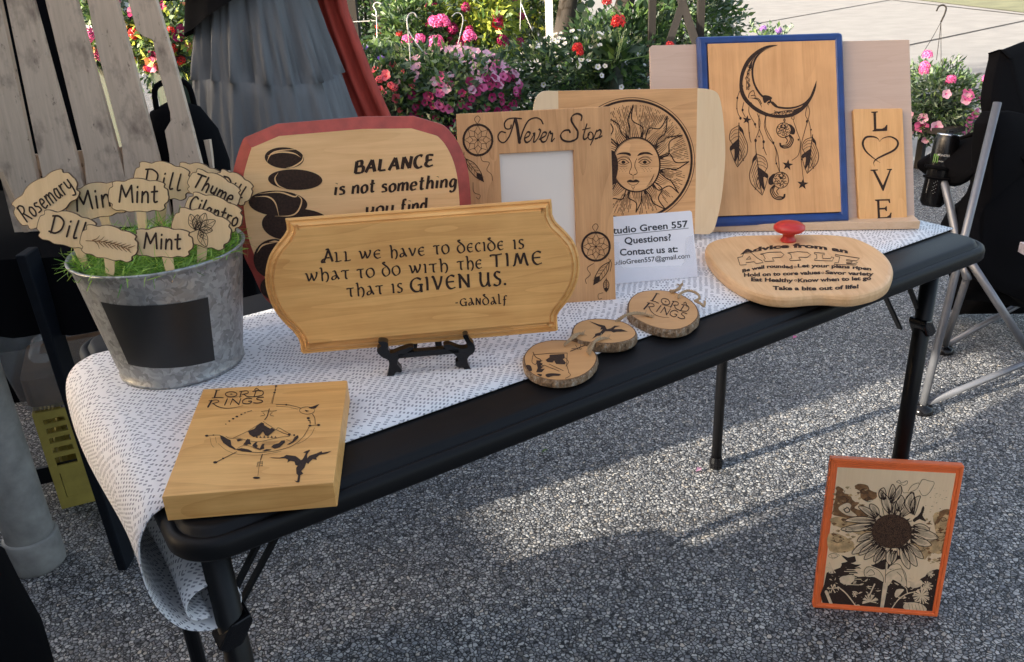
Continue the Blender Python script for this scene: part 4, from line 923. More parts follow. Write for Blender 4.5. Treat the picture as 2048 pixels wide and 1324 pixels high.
FL([(975, 812), (1010, 780), (1070, 765), (1100, 735), (1140, 730), (1145, 755), (1080, 815), (1020, 832)]); FL([(1165, 782), (1230, 745), (1260, 690), (1300, 668), (1310, 695), (1260, 745), (1200, 780)])
FL([(560, 720), (600, 712), (640, 725), (600, 738), (575, 745)])
for k in range(6): FL([(790+k*45, 700), (805+k*45, 672+(k % 2)*8), (820+k*45, 700)])
LN([(560, 835), (640, 795), (720, 800), (790, 830), (850, 850)], 4); LN([(1160, 720), (1230, 750)], 4)
for k in range(4): LN([(880-k*10, 745+k*14), (1060-k*20, 738+k*14)], 2, smooth=False)
LN([(360, 668), (430, 770), (560, 840), (740, 872), (900, 872), (1080, 845), (1240, 790), (1360, 690), (1440, 560)], 5); LN([(1500, 580), (1460, 660), (1380, 730), (1290, 775)], 3); LN([(1476, 415), (1502, 460), (1508, 535)], 7)
LN([(340, 770), (440, 850), (560, 895), (700, 905), (860, 905), (1010, 880), (1100, 860)], 3)
LN([(1038, 64), (1018, 160), (990, 290)], 5, smooth=False); DT((1037, 76), 15, 10); DT((1027, 125), 9); DT((1017, 155), 14, 9); LN([(1010, 170), (975, 290)], 3, smooth=False)
LN([(1035, 300), (1160, 300), (1280, 325), (1340, 345)], 5); LN([(1040, 320), (1160, 328), (1300, 355)], 3); DT((1160, 302), 12, 9)
for k in range(1): LN(arc(1410, 370, 90, 44, 0, 345, 20), 5)
FL([(1425, 335), (1480, 320), (1560, 292), (1510, 345), (1460, 350)]); FL([(1380, 362), (1440, 375), (1400, 385)])
for p in ((1425, 462, 20, 12), (1435, 490, 16, 6), (1445, 508, 12, 5), (1448, 522, 10, 4)): DT((p[0], p[1]), p[2], p[3])
LN([(1430, 552), (1550, 545)], 5, smooth=False); DT((1445, 552), 20, 10); DT((1548, 545), 20, 12)
for p in ((432, 535, 9), (475, 498, 12), (520, 470, 15), (565, 443, 17), (618, 418, 13), (663, 400, 10)): DT((p[0], p[1]), p[2], p[2]*.6)
LN([(690, 388), (745, 372)], 5, smooth=False)
LN([(955, 352), (930, 440), (900, 482)], 10); LN([(860, 385), (920, 375), (985, 380), (1045, 372)], 5); LN([(850, 438), (900, 425), (880, 400)], 5); LN([(1010, 440), (965, 425), (990, 395)], 5)
LN([(185, 678), (280, 668), (360, 668)], 4, smooth=False); DT((203, 676), 22, 12); DT((282, 667), 12, 7); LN([(240, 690), (260, 780), (290, 815)], 3); LN([(305, 690), (320, 760)], 3)
LN([(560, 868), (400, 950), (300, 1000)], 7, smooth=False); DT((400, 948), 14, 9); DT((305, 995), 26, 14)
LN([(872, 900), (852, 960)], 12, smooth=False); LN([(852, 960), (830, 1060), (818, 1160)], 4, smooth=False)
for k in range(3): LN([(815, 995+k*22), (875, 990+k*22)], 5, smooth=False)
LN([(875, 985), (868, 1045)], 4, smooth=False); LN([(815, 1000), (805, 1050)], 4, smooth=False); DT((800, 1182), 44, 13)
a.build('drawing', M['burn'], root)
def dragon(a, m):
    f = lambda p: a.fill([m(x) for x in p])
    f([(950, 935), (1080, 938), (1130, 925), (1160, 905), (1270, 918), (1300, 938), (1335, 968), (1352, 962), (1372, 930), (1398, 880), (1362, 878), (1388, 862), (1440, 842), (1446, 856), (1428, 872), (1412, 900), (1412, 945), (1438, 915), (1530, 885), (1585, 860), (1592, 878), (1708, 858), (1640, 890), (1560, 905), (1520, 940), (1528, 965), (1478, 955), (1440, 990), (1428, 1012), (1400, 1000), (1378, 1060), (1340, 1100), (1365, 1130), (1330, 1150), (1318, 1232), (1290, 1228), (1302, 1150), (1282, 1130), (1278, 1062), (1300, 1035), (1270, 1028), (1258, 985), (1210, 975), (1172, 998), (1180, 960), (1140, 945), (1080, 948), (1000, 944)])
    f([(1255, 1215), (1300, 1222), (1322, 1215), (1310, 1236), (1285, 1236)])
a2 = Art(pk, zk); dragon(a2, k2); a2.build('dragon_drawing', M['burn'], root)

# ------------------------------------------------------------------ three log slices tied with twine
zl = Z(1020, 540, 4.876)
def slice_(name_label, c, rx, ry, ang, zt_, th, top_pts):
    pl = flat(zt_, E0, tuple(onz(*zl(c), zt_))[:2])
    root = thing('log_slice', name_label, 'wood slice', pl.M, 'engraved log slices tied with twine')
    rr = random.Random(int(c[0])); pts = [pl.uv(*zl(p)) for p in cr(top_pts, 5, True)][::-1]
    cx = sum(p[0] for p in pts)/len(pts); cy = sum(p[1] for p in pts)/len(pts)
    mb = MB(); rings = []
    for k, (sc_, z) in enumerate(((.975, -th+.0012), (1.012, -th+.003), (1.03, -th*.7), (1.035, -th*.35), (1.02, -.0015), (1.0, 0))):
        rings.append([(cx+(x-cx)*(sc_+rr.uniform(-.014, .014)*(0 < k < 5)), cy+(y-cy)*(sc_+rr.uniform(-.014, .014)*(0 < k < 5)), z) for x, y in pts])
    for r0, r1 in zip(rings, rings[1:]): mb.loft([r0, r1], False)
    mb.poly([p[:2] for p in rings[0]], rings[0][0][2]); o = mb.build('bark', M['barkrim'], root)
    mb = MB(); mb.poly([p[:2] for p in rings[-1]], .0001); ins = inset([p[:2] for p in rings[-1]], .0012); mb.build('cut_face', M['slice'], root)
    mb = MB(); mb.loft([[(x, y, .0003) for x, y in [p[:2] for p in rings[-1]]], [(x, y, .0003) for x, y in ins]], False); mb.build('charred_rim', M['edge'], root)
    return pl, root
E1 = cr
plA, rA = slice_('nearest log slice, engraved with a mountain scene, overlapping the black table edge', (490, 880), 0, 0, 0, T+.013, .0125, [(135, 880), (160, 800), (240, 730), (360, 692), (500, 684), (640, 700), (760, 745), (835, 815), (845, 880), (800, 960), (700, 1030), (560, 1070), (420, 1075), (280, 1045), (180, 985)])
a = Art(plA, zl)
a.fill([(385, 830), (530, 820), (535, 860), (515, 872), (545, 905), (535, 922), (450, 920), (430, 885), (415, 905), (365, 900), (345, 880), (385, 855)])
a.line([(230, 830), (385, 815), (558, 812), (552, 930), (575, 1000)], 5, False); a.line([(225, 805), (250, 850), (300, 880), (290, 915), (330, 940)], 7)
for p in ([(225, 830), (215, 900), (250, 925), (265, 890)], [(540, 860), (570, 900), (545, 940)], [(570, 1000), (590, 1030), (540, 1060)], [(330, 930), (480, 990)], [(380, 920), (520, 985)]): a.line(p, 5)
a.fill(cr([(160, 930), (200, 935), (215, 980), (195, 990), (165, 960)], 3, True)); a.fill([(255, 885), (320, 885), (290, 905), (320, 915), (300, 940), (325, 945), (300, 970), (340, 965), (310, 1000), (255, 1000), (270, 960)])
a.fill(cr([(345, 1025), (400, 1010), (490, 1018), (480, 1035), (420, 1035), (370, 1050)], 3, True)); a.fill(cr([(262, 1018), (310, 1020), (300, 1040)], 3, True))
a.line([(590, 795), (730, 738)], 7, False); a.line([(640, 735), (665, 780)], 5); a.line([(600, 770), (640, 765)], 5); a.line([(690, 730), (680, 775), (700, 770)], 5)
a.build('drawing', M['burn'], rA)
plB, rB = slice_('middle log slice, engraved with a flying dragon', (915, 595), 0, 0, 0, T+.017, .0150, [(608, 600), (630, 545), (700, 500), (820, 478), (940, 480), (1060, 495), (1160, 535), (1222, 590), (1225, 640), (1160, 685), (1040, 712), (900, 715), (780, 705), (680, 690), (620, 650)])
a = Art(plB, zl)
def mdr(p):  # the same dragon, turned a quarter on this slice
    x, y = p[0]-1330, p[1]-1000; return (930-y*.75*.6+x*.38, 590+x*-.05+y*.38)
a.fill([(770, 500), (860, 530), (925, 545), (945, 580), (985, 570), (1020, 545), (1075, 548), (1030, 560), (1010, 580), (1085, 578), (1150, 602), (1040, 604), (1010, 612), (985, 600), (930, 600), (890, 640), (850, 645), (800, 675), (830, 640), (830, 625), (880, 610), (905, 580), (880, 585), (890, 560), (855, 545)])
a.build('drawing', M['burn'], rB)
plC, rC = slice_('farthest log slice, engraved with two words, beside the twine bow', (1495, 390), 0, 0, 0, T+.015, .0145, [(1150, 370), (1170, 290), (1240, 230), (1340, 203), (1480, 200), (1620, 225), (1730, 275), (1810, 345), (1838, 420), (1820, 480), (1740, 545), (1620, 580), (1480, 575), (1340, 535), (1230, 480), (1165, 430)])
a = Art(plC, zl)
# map (534,228)->(1390,300), (935,200)->(1735,395), (480,308)->(1290,325)
A1, A2, A3 = Vector((534, 228)), Vector((938, 205)), Vector((900, 276)); B1, B2, B3 = Vector((1390, 298)), Vector((1735, 400)), Vector((1670, 478))
u_, v_ = A2-A1, A3-A1; det = u_.x*v_.y-u_.y*v_.x
def ml(p):
    d = Vector(p)-A1; s_, t_ = (d.x*v_.y-d.y*v_.x)/det, (u_.x*d.y-u_.y*d.x)/det; q = B1+(B2-B1)*s_+(B3-B1)*t_*1.0; return tuple(q)
lord(a, ml, 1.1); a.build('lettering', M['burn'], rC)
def twine(label, paths, zb):
    o = None; P0 = onz(*zl(paths[0][0][:2]), zb)
    mb = MB()
    for p in paths:
        pts = [onz(*zl((q[0], q[1])), zb+q[2]) for q in p]; pts3 = cr3(pts, 6); rr = random.Random(len(pts)); 
        for s_ in range(3):     # three plies twisted round each other
            w_ = []
            for i, q in enumerate(pts3):
                t = i*1.1+s_*2.09; w_.append(q+Vector((math.cos(t), math.sin(t)*.5, math.sin(t)))*.0011)
            mb.tube(w_, .0011, 5)
        e = pts3[-1]
        for k in range(6): mb.tube([e, e+Vector((rr.uniform(-.006, .006), rr.uniform(-.006, .006), rr.uniform(-.001, .004)))], .0004, 4)
    o = mb.build('twine', M['rope'], None); return tag(o, label, 'twine', 'jute twine ties on the log slices')
def cr3(pts, n=5):
    P = pts; out = []; m = len(P)
    for i in range(m-1):
        p0 = P[i-1] if i else P[0]*2-P[1]; p1 = P[i]; p2 = P[i+1]; p3 = P[i+2] if i+2 < m else P[-1]*2-P[-2]
        for k in range(n):
            t = k/n; out.append(.5*((2*p1)+(p2-p0)*t+(2*p0-5*p1+4*p2-p3)*t*t+(3*p1-p0-3*p2+p3)*t**3))
    out.append(P[-1]); return out
twine('knotted jute twine joining the nearest and the middle log slice', [[(755, 800, .002), (770, 745, .006), (820, 700, .008), (900, 665, .006), (960, 670, .003)], [(770, 820, .002), (790, 770, .007), (830, 690, .01), (880, 660, .006)], [(530, 730, .002), (570, 690, .006), (620, 640, .008), (680, 620, .006), (715, 625, .004)], [(540, 720, .002), (600, 670, .008), (650, 640, .007)]], T+.014)
twine('loose jute twine joining the middle and the farthest log slice', [[(1030, 505, .003), (1090, 460, .008), (1160, 430, .009), (1260, 425, .006), (1340, 440, .003), (1380, 455, .003)], [(1050, 500, .003), (1130, 440, .011), (1230, 418, .008), (1320, 428, .004)]], T+.014)
twine('jute twine bow with loose ends behind the farthest log slice', [[(1640, 270, .004), (1670, 225, .008), (1740, 200, .008), (1820, 225, .007), (1850, 270, .005), (1810, 305, .003)], [(1560, 205, .004), (1620, 195, .006), (1660, 160, .008), (1680, 135, .010)], [(1800, 300, .003), (1850, 320, .004), (1890, 350, .002), (1900, 310, .003)], [(1570, 215, .004), (1650, 185, .008), (1660, 150, .008)]], T+.013)

# ------------------------------------------------------------------ sunflower picture leaning on the table leg
pw = Pl(onz(1628, 1215, .006), onz(1872, 1233, .006), 6)
zw = Z(1640, 930, 4.272)
def S0(p): return zw.z(p) if False else zw(p)
zo = Z(1600, 880, 3.483)
root = thing('framed_picture', 'orange-framed burnt picture of a sunflower, standing on the ground against the table leg', 'picture', pw.M)
out = [pw.uv(*zo(p)) for p in [(222, 128), (1140, 180), (1148, 188), (962, 1228), (955, 1236), (95, 1170), (90, 1160), (215, 132)]][::-1]
board_uv(out, [(.001, -.014), (0, -.013), (0, -.002), (.002, 0), (.006, 0), (.0075, -.002), (.0105, -.002), (.012, -.004)], 'frame', M['orange'], root)
pi = [pw.uv(*zo(p)) for p in [(264, 196), (1096, 240), (940, 1206), (150, 1148)]][::-1]
mb = MB(); mb.prism(pi, -.006, -.0035); mb.build('panel', M['cream'], root)
class AW(Art): pass
def mk(w_): return Art(pw, zw, w_)
Lr = {'wash': mk(-.0034), 'scorch': mk(-.0033), 'dark': mk(-.0031), 'lite': mk(-.0028), 'ink': mk(-.0025)}
rr = random.Random(11)
def ragged(pts, amp=7, n=3):
    q = cr(pts, n, True); return [(x+rr.uniform(-amp, amp), y+rr.uniform(-amp, amp)) for x, y in q]
Lr['wash'].fill(ragged([(100, 460), (230, 450), (420, 470), (430, 640), (380, 620), (240, 560), (110, 520)])); Lr['wash'].fill(ragged([(80, 600), (200, 610), (260, 660), (300, 700), (240, 760), (90, 740)]))
Lr['wash'].fill(ragged([(990, 420), (1120, 390), (1095, 600), (1050, 760), (960, 760), (900, 800), (820, 700), (1000, 640), (980, 520)])); Lr['wash'].fill(ragged([(800, 620), (930, 690), (920, 800), (860, 800), (790, 700)]))
Lr['scorch'].fill(ragged([(150, 185), (200, 210), (200, 240), (255, 265), (300, 320), (340, 330), (300, 380), (400, 400), (430, 440), (300, 455), (120, 440), (115, 370), (135, 300), (140, 230)], 6))
Lr['scorch'].fill(ragged([(302, 180), (350, 172), (412, 185), (430, 225), (485, 245), (480, 290), (400, 315), (350, 280), (340, 230), (305, 205)], 5)); Lr['scorch'].fill(ragged([(1030, 400), (1115, 385), (1110, 430), (1060, 440), (1000, 520), (985, 500), (1020, 440)], 4))
Lr['scorch'].fill(ragged([(1080, 600), (1095, 600), (1060, 760), (1040, 740)], 4))
D = Lr['dark']
D.fill(ragged([(60, 930), (170, 890), (190, 850), (240, 830), (190, 780), (240, 800), (300, 790), (310, 830), (260, 850), (350, 860), (300, 880), (360, 890), (280, 905), (330, 930), (280, 950), (330, 960), (520, 960), (560, 1020), (570, 1060), (620, 990), (700, 1010), (760, 1060), (840, 1000), (900, 960), (950, 920), (1035, 900), (990, 1130), (975, 1268), (700, 1245), (400, 1222), (20, 1190), (45, 1030)], 7, 2))
D.fill(ragged([(800, 470), (850, 430), (880, 360), (900, 380), (880, 440), (910, 490), (860, 470), (810, 495)], 4)); D.fill(ragged([(780, 640), (820, 650), (810, 680), (775, 665)], 3)); D.fill(ragged([(440, 860), (500, 850), (560, 810), (640, 770), (700, 800), (650, 830), (590, 890), (640, 900), (540, 900), (470, 880)], 6))
D.fill([(680, 380), (700, 440), (750, 400), (740, 440), (690, 450)])
LT, IK = Lr['lite'], Lr['ink']
def petal(bx, by, tx, ty, wd_, bend=0, vein=4):
    wd_ *= 1.2; P, Q = Vector((bx, by)), Vector((tx, ty)); d = Q-P; n = Vector((-d.y, d.x)).normalized()
    o = [P-n*wd_*.35, P+d*.35-n*wd_+n*bend, P+d*.75-n*wd_*.8+n*bend, Q, P+d*.75+n*wd_*.8+n*bend, P+d*.35+n*wd_+n*bend, P+n*wd_*.35]
    q = cr([tuple(p) for p in o], 4, True); LT.fill(q); IK.line([tuple(p) for p in o], 6.5, True)
    IK.line([tuple(P), tuple(P+d*.32)], wd_*.8, False, taper=(1.2, .1)) if vein and (bx+by) % 3 else None
    for k in range(vein):
        f = (k+1)/(vein+1)*2-1; IK.line([tuple(P+n*wd_*.3*f), tuple(P+d*.5+n*(wd_*.6*f+bend)), tuple(P+d*(.78+.08*(k % 2))+n*(wd_*.35*f+bend))], 3.4, taper=(1.2, .3))
for p in ((600, 300, 625, 170, 22, 8), (610, 330, 690, 180, 24, 12), (540, 300, 545, 200, 26, -6), (560, 300, 520, 220, 22, -8), (670, 400, 700, 265, 30, 4), (700, 440, 790, 240, 40, 18), (790, 420, 800, 240, 34, -22), (800, 430, 860, 270, 26, -20), (640, 430, 650, 320, 20, 0),
          (600, 415, 540, 245, 30, 0), (500, 440, 430, 340, 26, 4), (480, 460, 330, 360, 22, 8), (480, 480, 215, 480, 22, 6), (465, 520, 180, 555, 26, -4), (460, 590, 320, 660, 22, 6), (470, 640, 275, 765, 28, 0), (490, 670, 335, 775, 24, 3), (520, 690, 380, 812, 26, 0), (545, 710, 465, 835, 22, 3), (560, 730, 480, 850, 20, 0),
          (700, 700, 765, 895, 30, 4), (730, 690, 830, 872, 30, 4), (760, 680, 885, 806, 26, 0), (780, 620, 955, 690, 30, 6), (790, 570, 1015, 628, 34, 2), (800, 530, 940, 560, 24, -5), (610, 730, 600, 860, 28, 6), (650, 740, 620, 850, 20, 0)): petal(*p)
LT.fill(cr([(160, 370), (230, 330), (270, 350), (260, 390), (320, 440), (250, 440), (190, 410)], 3, True)); Lr['ink'].line([(205, 385), (240, 370), (255, 400), (225, 410), (205, 385)], 9)
for p in ([(655, 150), (680, 135), (700, 160), (745, 140), (750, 160), (720, 180), (690, 165), (655, 150)], [(755, 230), (790, 180), (850, 160), (830, 210), (770, 240)], [(855, 170), (880, 130), (930, 140), (980, 160), (930, 250), (880, 265), (850, 220)], [(700, 190), (715, 240), (760, 240)]): IK.line(p, 3.2)
# stem, leaves, small flowers over the dark bottom
LT.fill([(545, 1000), (590, 1000), (545, 1235), (515, 1233)]); LT.fill(cr([(553, 1010), (545, 960), (500, 900), (420, 875), (380, 910), (395, 960), (470, 965)], 4, True)); LT.fill(cr([(555, 1010), (560, 950), (620, 915), (690, 900), (735, 940), (745, 1040), (690, 1020), (620, 985)], 4, True)); LT.fill(cr([(560, 900), (575, 740), (590, 740), (578, 900)], 3, True))
for p in ([(545, 1010), (540, 960), (500, 905), (420, 875), (380, 910), (395, 965), (470, 970)], [(560, 1010), (565, 950), (620, 910), (700, 895), (735, 940), (745, 1050)], [(590, 870), (660, 850), (700, 880), (740, 1000)], [(560, 1000), (570, 740)], [(400, 930), (440, 900), (470, 940), (420, 950)], [(660, 920), (700, 960), (700, 1000)]): IK.line(p, 4)
for p, w_ in (([(815, 1090), (740, 1110), (670, 1160), (612, 1240)], 9), ([(470, 1025), (425, 1120)], 12), ([(160, 1050), (230, 1110), (315, 1220)], 10), ([(55, 1090), (100, 1200)], 26), ([(700, 1030), (740, 1060), (750, 1100)], 7), ([(830, 1090), (900, 1040)], 6)): LT.line(p, w_)
def tuft(cx, cy, r, m, a0=0, a1=360):
    for k in range(m):
        t = math.radians(a0+(a1-a0)*k/m+rr.uniform(-8, 8)); q = r*rr.uniform(.7, 1); LT.line([(cx, cy), (cx+q*.6*math.cos(t), cy+q*.6*math.sin(t)), (cx+q*math.cos(t), cy+q*math.sin(t))], 11, taper=(.5, 1.1))
for k in range(46):          # small pale leaves and stalks caught in the dark ground
    x, y = rr.uniform(60, 980), rr.uniform(960, 1215); t = rr.uniform(0, 3.14); l_ = rr.uniform(12, 34); u2, v2 = math.cos(t)*l_, math.sin(t)*l_*.6
    LT.line([(x-u2, y-v2), (x, y+rr.uniform(-5, 5)), (x+u2, y+v2)], rr.uniform(5, 13), taper='mid')
tuft(430, 1175, 72, 15, 160, 380); tuft(870, 1120, 78, 22); tuft(105, 890, 60, 10, 60, 260); tuft(920, 1040, 50, 12); tuft(230, 1000, 46, 8); tuft(110, 1060, 46, 6); tuft(300, 1110, 30, 6); tuft(950, 940, 34, 8)
LT.fill(cr([(720, 1235), (730, 1190), (800, 1180), (880, 1200), (915, 1250), (820, 1255)], 3, True)); LT.fill(cr([(640, 1120), (660, 1070), (720, 1070), (700, 1100), (660, 1140)], 3, True)); LT.fill(cr([(770, 1020), (865, 990), (875, 1035), (800, 1060)], 3, True)); LT.fill(ragged([(170, 980), (220, 950), (300, 960), (270, 1020), (190, 1020)], 4))
for k in range(9): LT.line([(230+rr.uniform(-30, 90), 900+k*16), (290+rr.uniform(0, 80), 904+k*16)], 6)
for k in range(5): IK.line([(760+k*28, 1190+rr.uniform(0, 10)), (770+k*30, 1250)], 2.5)
for k in range(420):      # fine scorched flecks that mottle leaves, washes and the dark ground
    x, y = rr.uniform(90, 1090), rr.uniform(180, 1200)
    if y > 880: LT.line([(x, y), (x+rr.uniform(-14, 14), y+rr.uniform(-9, 9))], rr.uniform(2, 4.5), False, caps=False) if rr.random() < .45 else None
    elif (x < 420 or x > 900) and 200 < y < 780: IK.line([(x, y), (x+rr.uniform(-16, 16), y+rr.uniform(-7, 7))], rr.uniform(1.5, 3), False, caps=False)
for cx0, cy0, s0 in ((200, 300, 60), (390, 230, 50), (150, 640, 60), (1030, 600, 60), (1060, 470, 40), (860, 720, 50), (120, 780, 50), (250, 560, 50), (420, 300, 40)):
    for k in range(5):
        t = rr.uniform(0, 6.28); IK.line([(cx0+s0*math.cos(t+j*.7)*rr.uniform(.4, 1), cy0+s0*.6*math.sin(t+j*.7)*rr.uniform(.4, 1)) for j in range(5)], 2.2)
for k in range(170):         # broken sepia blotches: leaves and trees out of focus behind the flower
    side = rr.random(); x, y = (rr.uniform(110, 430), rr.uniform(200, 780)) if side < .6 else (rr.uniform(880, 1090), rr.uniform(400, 860))
    q = rr.uniform(5, 20); t = rr.uniform(0, 3); pts_ = [(x+q*(1.6 if j % 2 else .7)*math.cos(t+j*1.05)*rr.uniform(.6, 1.1), y+q*.8*math.sin(t+j*1.05)*rr.uniform(.6, 1.1)) for j in range(6)]
    (Lr['scorch'] if rr.random() < .4 else Lr['wash']).fill(pts_)
for k in range(26):          # sepia shading where the petals meet the seed head
    t = math.radians(k*13.8+rr.uniform(-4, 4)); r0, r1 = 1.0, rr.uniform(1.15, 1.5)
    sh_ = [(617+172*r0*math.cos(t-.06), 572+146*r0*math.sin(t-.06)), (617+172*r1*math.cos(t), 572+146*r1*math.sin(t)), (617+172*r0*math.cos(t+.06), 572+146*r0*math.sin(t+.06))]
    IK.fill(sh_) if k % 2 else IK.line([sh_[0], sh_[1]], 5, False)
for k, (nm, mm) in enumerate((('wash', 'burn3'), ('scorch', 'burn2'), ('dark', 'burn'), ('lite', 'lite'), ('ink', 'burn'))): Lr[nm].build('drawing', M[mm], root)
# seed head: many small burnt dots on a brown disc
sh = mk(-.0022); sh.fill(arc(617, 572, 172, 146, 0, 354, 50)); sh.build('seed_head', plain('seed_head_brown', (.075, .035, .018), .9, var=.7, scale=420, bmp=1, bd=.002), root)
sh = mk(-.0018)
for k in range(420):
    r = math.sqrt((k+.5)/420); t = k*2.39996; sh.dot((617+166*r*math.cos(t), 572+140*r*math.sin(t)), rr.uniform(1.6, 3), n=5)
sh.build('seed_dots', M['burn2'], root)
sh = mk(-.0016)
for k in range(260):
    r = math.sqrt(rr.random()); t = rr.uniform(0, 6.28); sh.dot((617+168*r*math.cos(t), 572+142*r*math.sin(t)), rr.uniform(3, 6), n=5)
sh.build('seed_dots', M['burn'], root)

# ------------------------------------------------------------------ galvanised bucket
BC = Vector((.108, .400, T+.0035)); BR0, BR1, BH = .077, .103, .160
root = thing('bucket', 'galvanised steel bucket with a black chalkboard patch, holding herb markers', 'bucket', BC)
mb = MB()
rad = lambda z: BR0+(BR1-BR0)*(z/BH)
mb.lathe([(0, .004), (BR0-.004, .004), (BR0-.001, 0), (BR0+.0015, .001), (BR0+.0015, .006), (BR0+.0002, .0075)]+[(rad(z), z) for z in (.02, .05, .08, .11, .14, BH-.004)]+[(BR1+.0024, BH-.003), (BR1+.0032, BH-.0005), (BR1+.002, BH+.0015), (BR1-.001, BH), (rad(.15)-.0015, .15), (rad(.12)-.0015, .12), (0, .118)], 72)
mb.build('body', M['galv'], root, smooth=True)
def on_bucket(px, py):
    # nearest hit of the photo ray on the cone
    d = ray(px, py); lo = None
    for k in range(400):
        P = CAM+d*(.85+k*.0015); r = math.hypot(P.x-BC.x, P.y-BC.y)
        if 0 <= P.z-BC.z and r <= rad(P.z-BC.z): return math.atan2(P.y-BC.y, P.x-BC.x), P.z-BC.z
tl, tr, br_, bl = on_bucket(202, 603), on_bucket(415, 594), on_bucket(429, 720), on_bucket(258, 728)
mb = MB(); NU, NV = 24, 6; g = []
for j in range(NV+1):
    for i in range(NU+1):
        u, v = i/NU, j/NV; a0 = tl[0]*(1-v)+bl[0]*v; a1 = tr[0]*(1-v)+br_[0]*v; t = a0*(1-u)+a1*u
        z = (tl[1]*(1-u)+tr[1]*u)*(1-v)+(bl[1]*(1-u)+br_[1]*u)*v; r = rad(z)+.0007; g.append((r*math.cos(t), r*math.sin(t), z))
mb.add(g, [(j*(NU+1)+i, j*(NU+1)+i+1, (j+1)*(NU+1)+i+1, (j+1)*(NU+1)+i) for j in range(NV) for i in range(NU)])
mb.build('chalkboard_patch', plain('matt_chalkboard_black', (.010, .011, .012), .42, var=.2, scale=50, bmp=0), root, smooth=True)

# artificial curly grass: thin curled blades on a mound
rr = random.Random(21); mb = MB()
mb.lathe([(0, .022), (.05, .016), (.08, .004), (.096, -.012), (0, -.02)], 24, (BC.x, BC.y, BC.z+BH-.014))
for k in range(2100):
    r = (BR1-.006)*math.sqrt(rr.random()); t = rr.uniform(0, 6.283); x, y = BC.x+r*math.cos(t), BC.y+r*math.sin(t)
    z = BC.z+BH-.006+.018*(1-(r/BR1)**2); d = Vector((rr.gauss(0, 1), rr.gauss(0, 1), rr.uniform(.2, 1.1))).normalized()
    if r > BR1*.8: d = (d+Vector((math.cos(t), math.sin(t), .35))*.8).normalized()
    curl = Vector((rr.gauss(0, 1), rr.gauss(0, 1), rr.gauss(0, .6))); Lb = rr.uniform(.014, .036); P = Vector((x, y, z)); wv = d.cross(Vector((rr.random(), rr.random(), rr.random()))).normalized()*rr.uniform(.0006, .0012)
    vs = []; m = 7
    for i in range(m+1):
        vs += [P-wv*(1-i/m*.6), P+wv*(1-i/m*.6)]; d = (d+curl*.5+Vector((0, 0, -.14))).normalized(); P = P+d*Lb/m
        if P.z < BC.z+BH-.016 and math.hypot(P.x-BC.x, P.y-BC.y) < BR1+.004: P.z = BC.z+BH-.010
    mb.add(vs, [(2*i, 2*i+1, 2*i+3, 2*i+2) for i in range(m)])
o = mb.build('artificial_grass', M['moss'], None, weld=False); o['kind'] = 'stuff'; tag(o, 'bright green artificial grass filling the galvanised bucket', 'artificial grass')

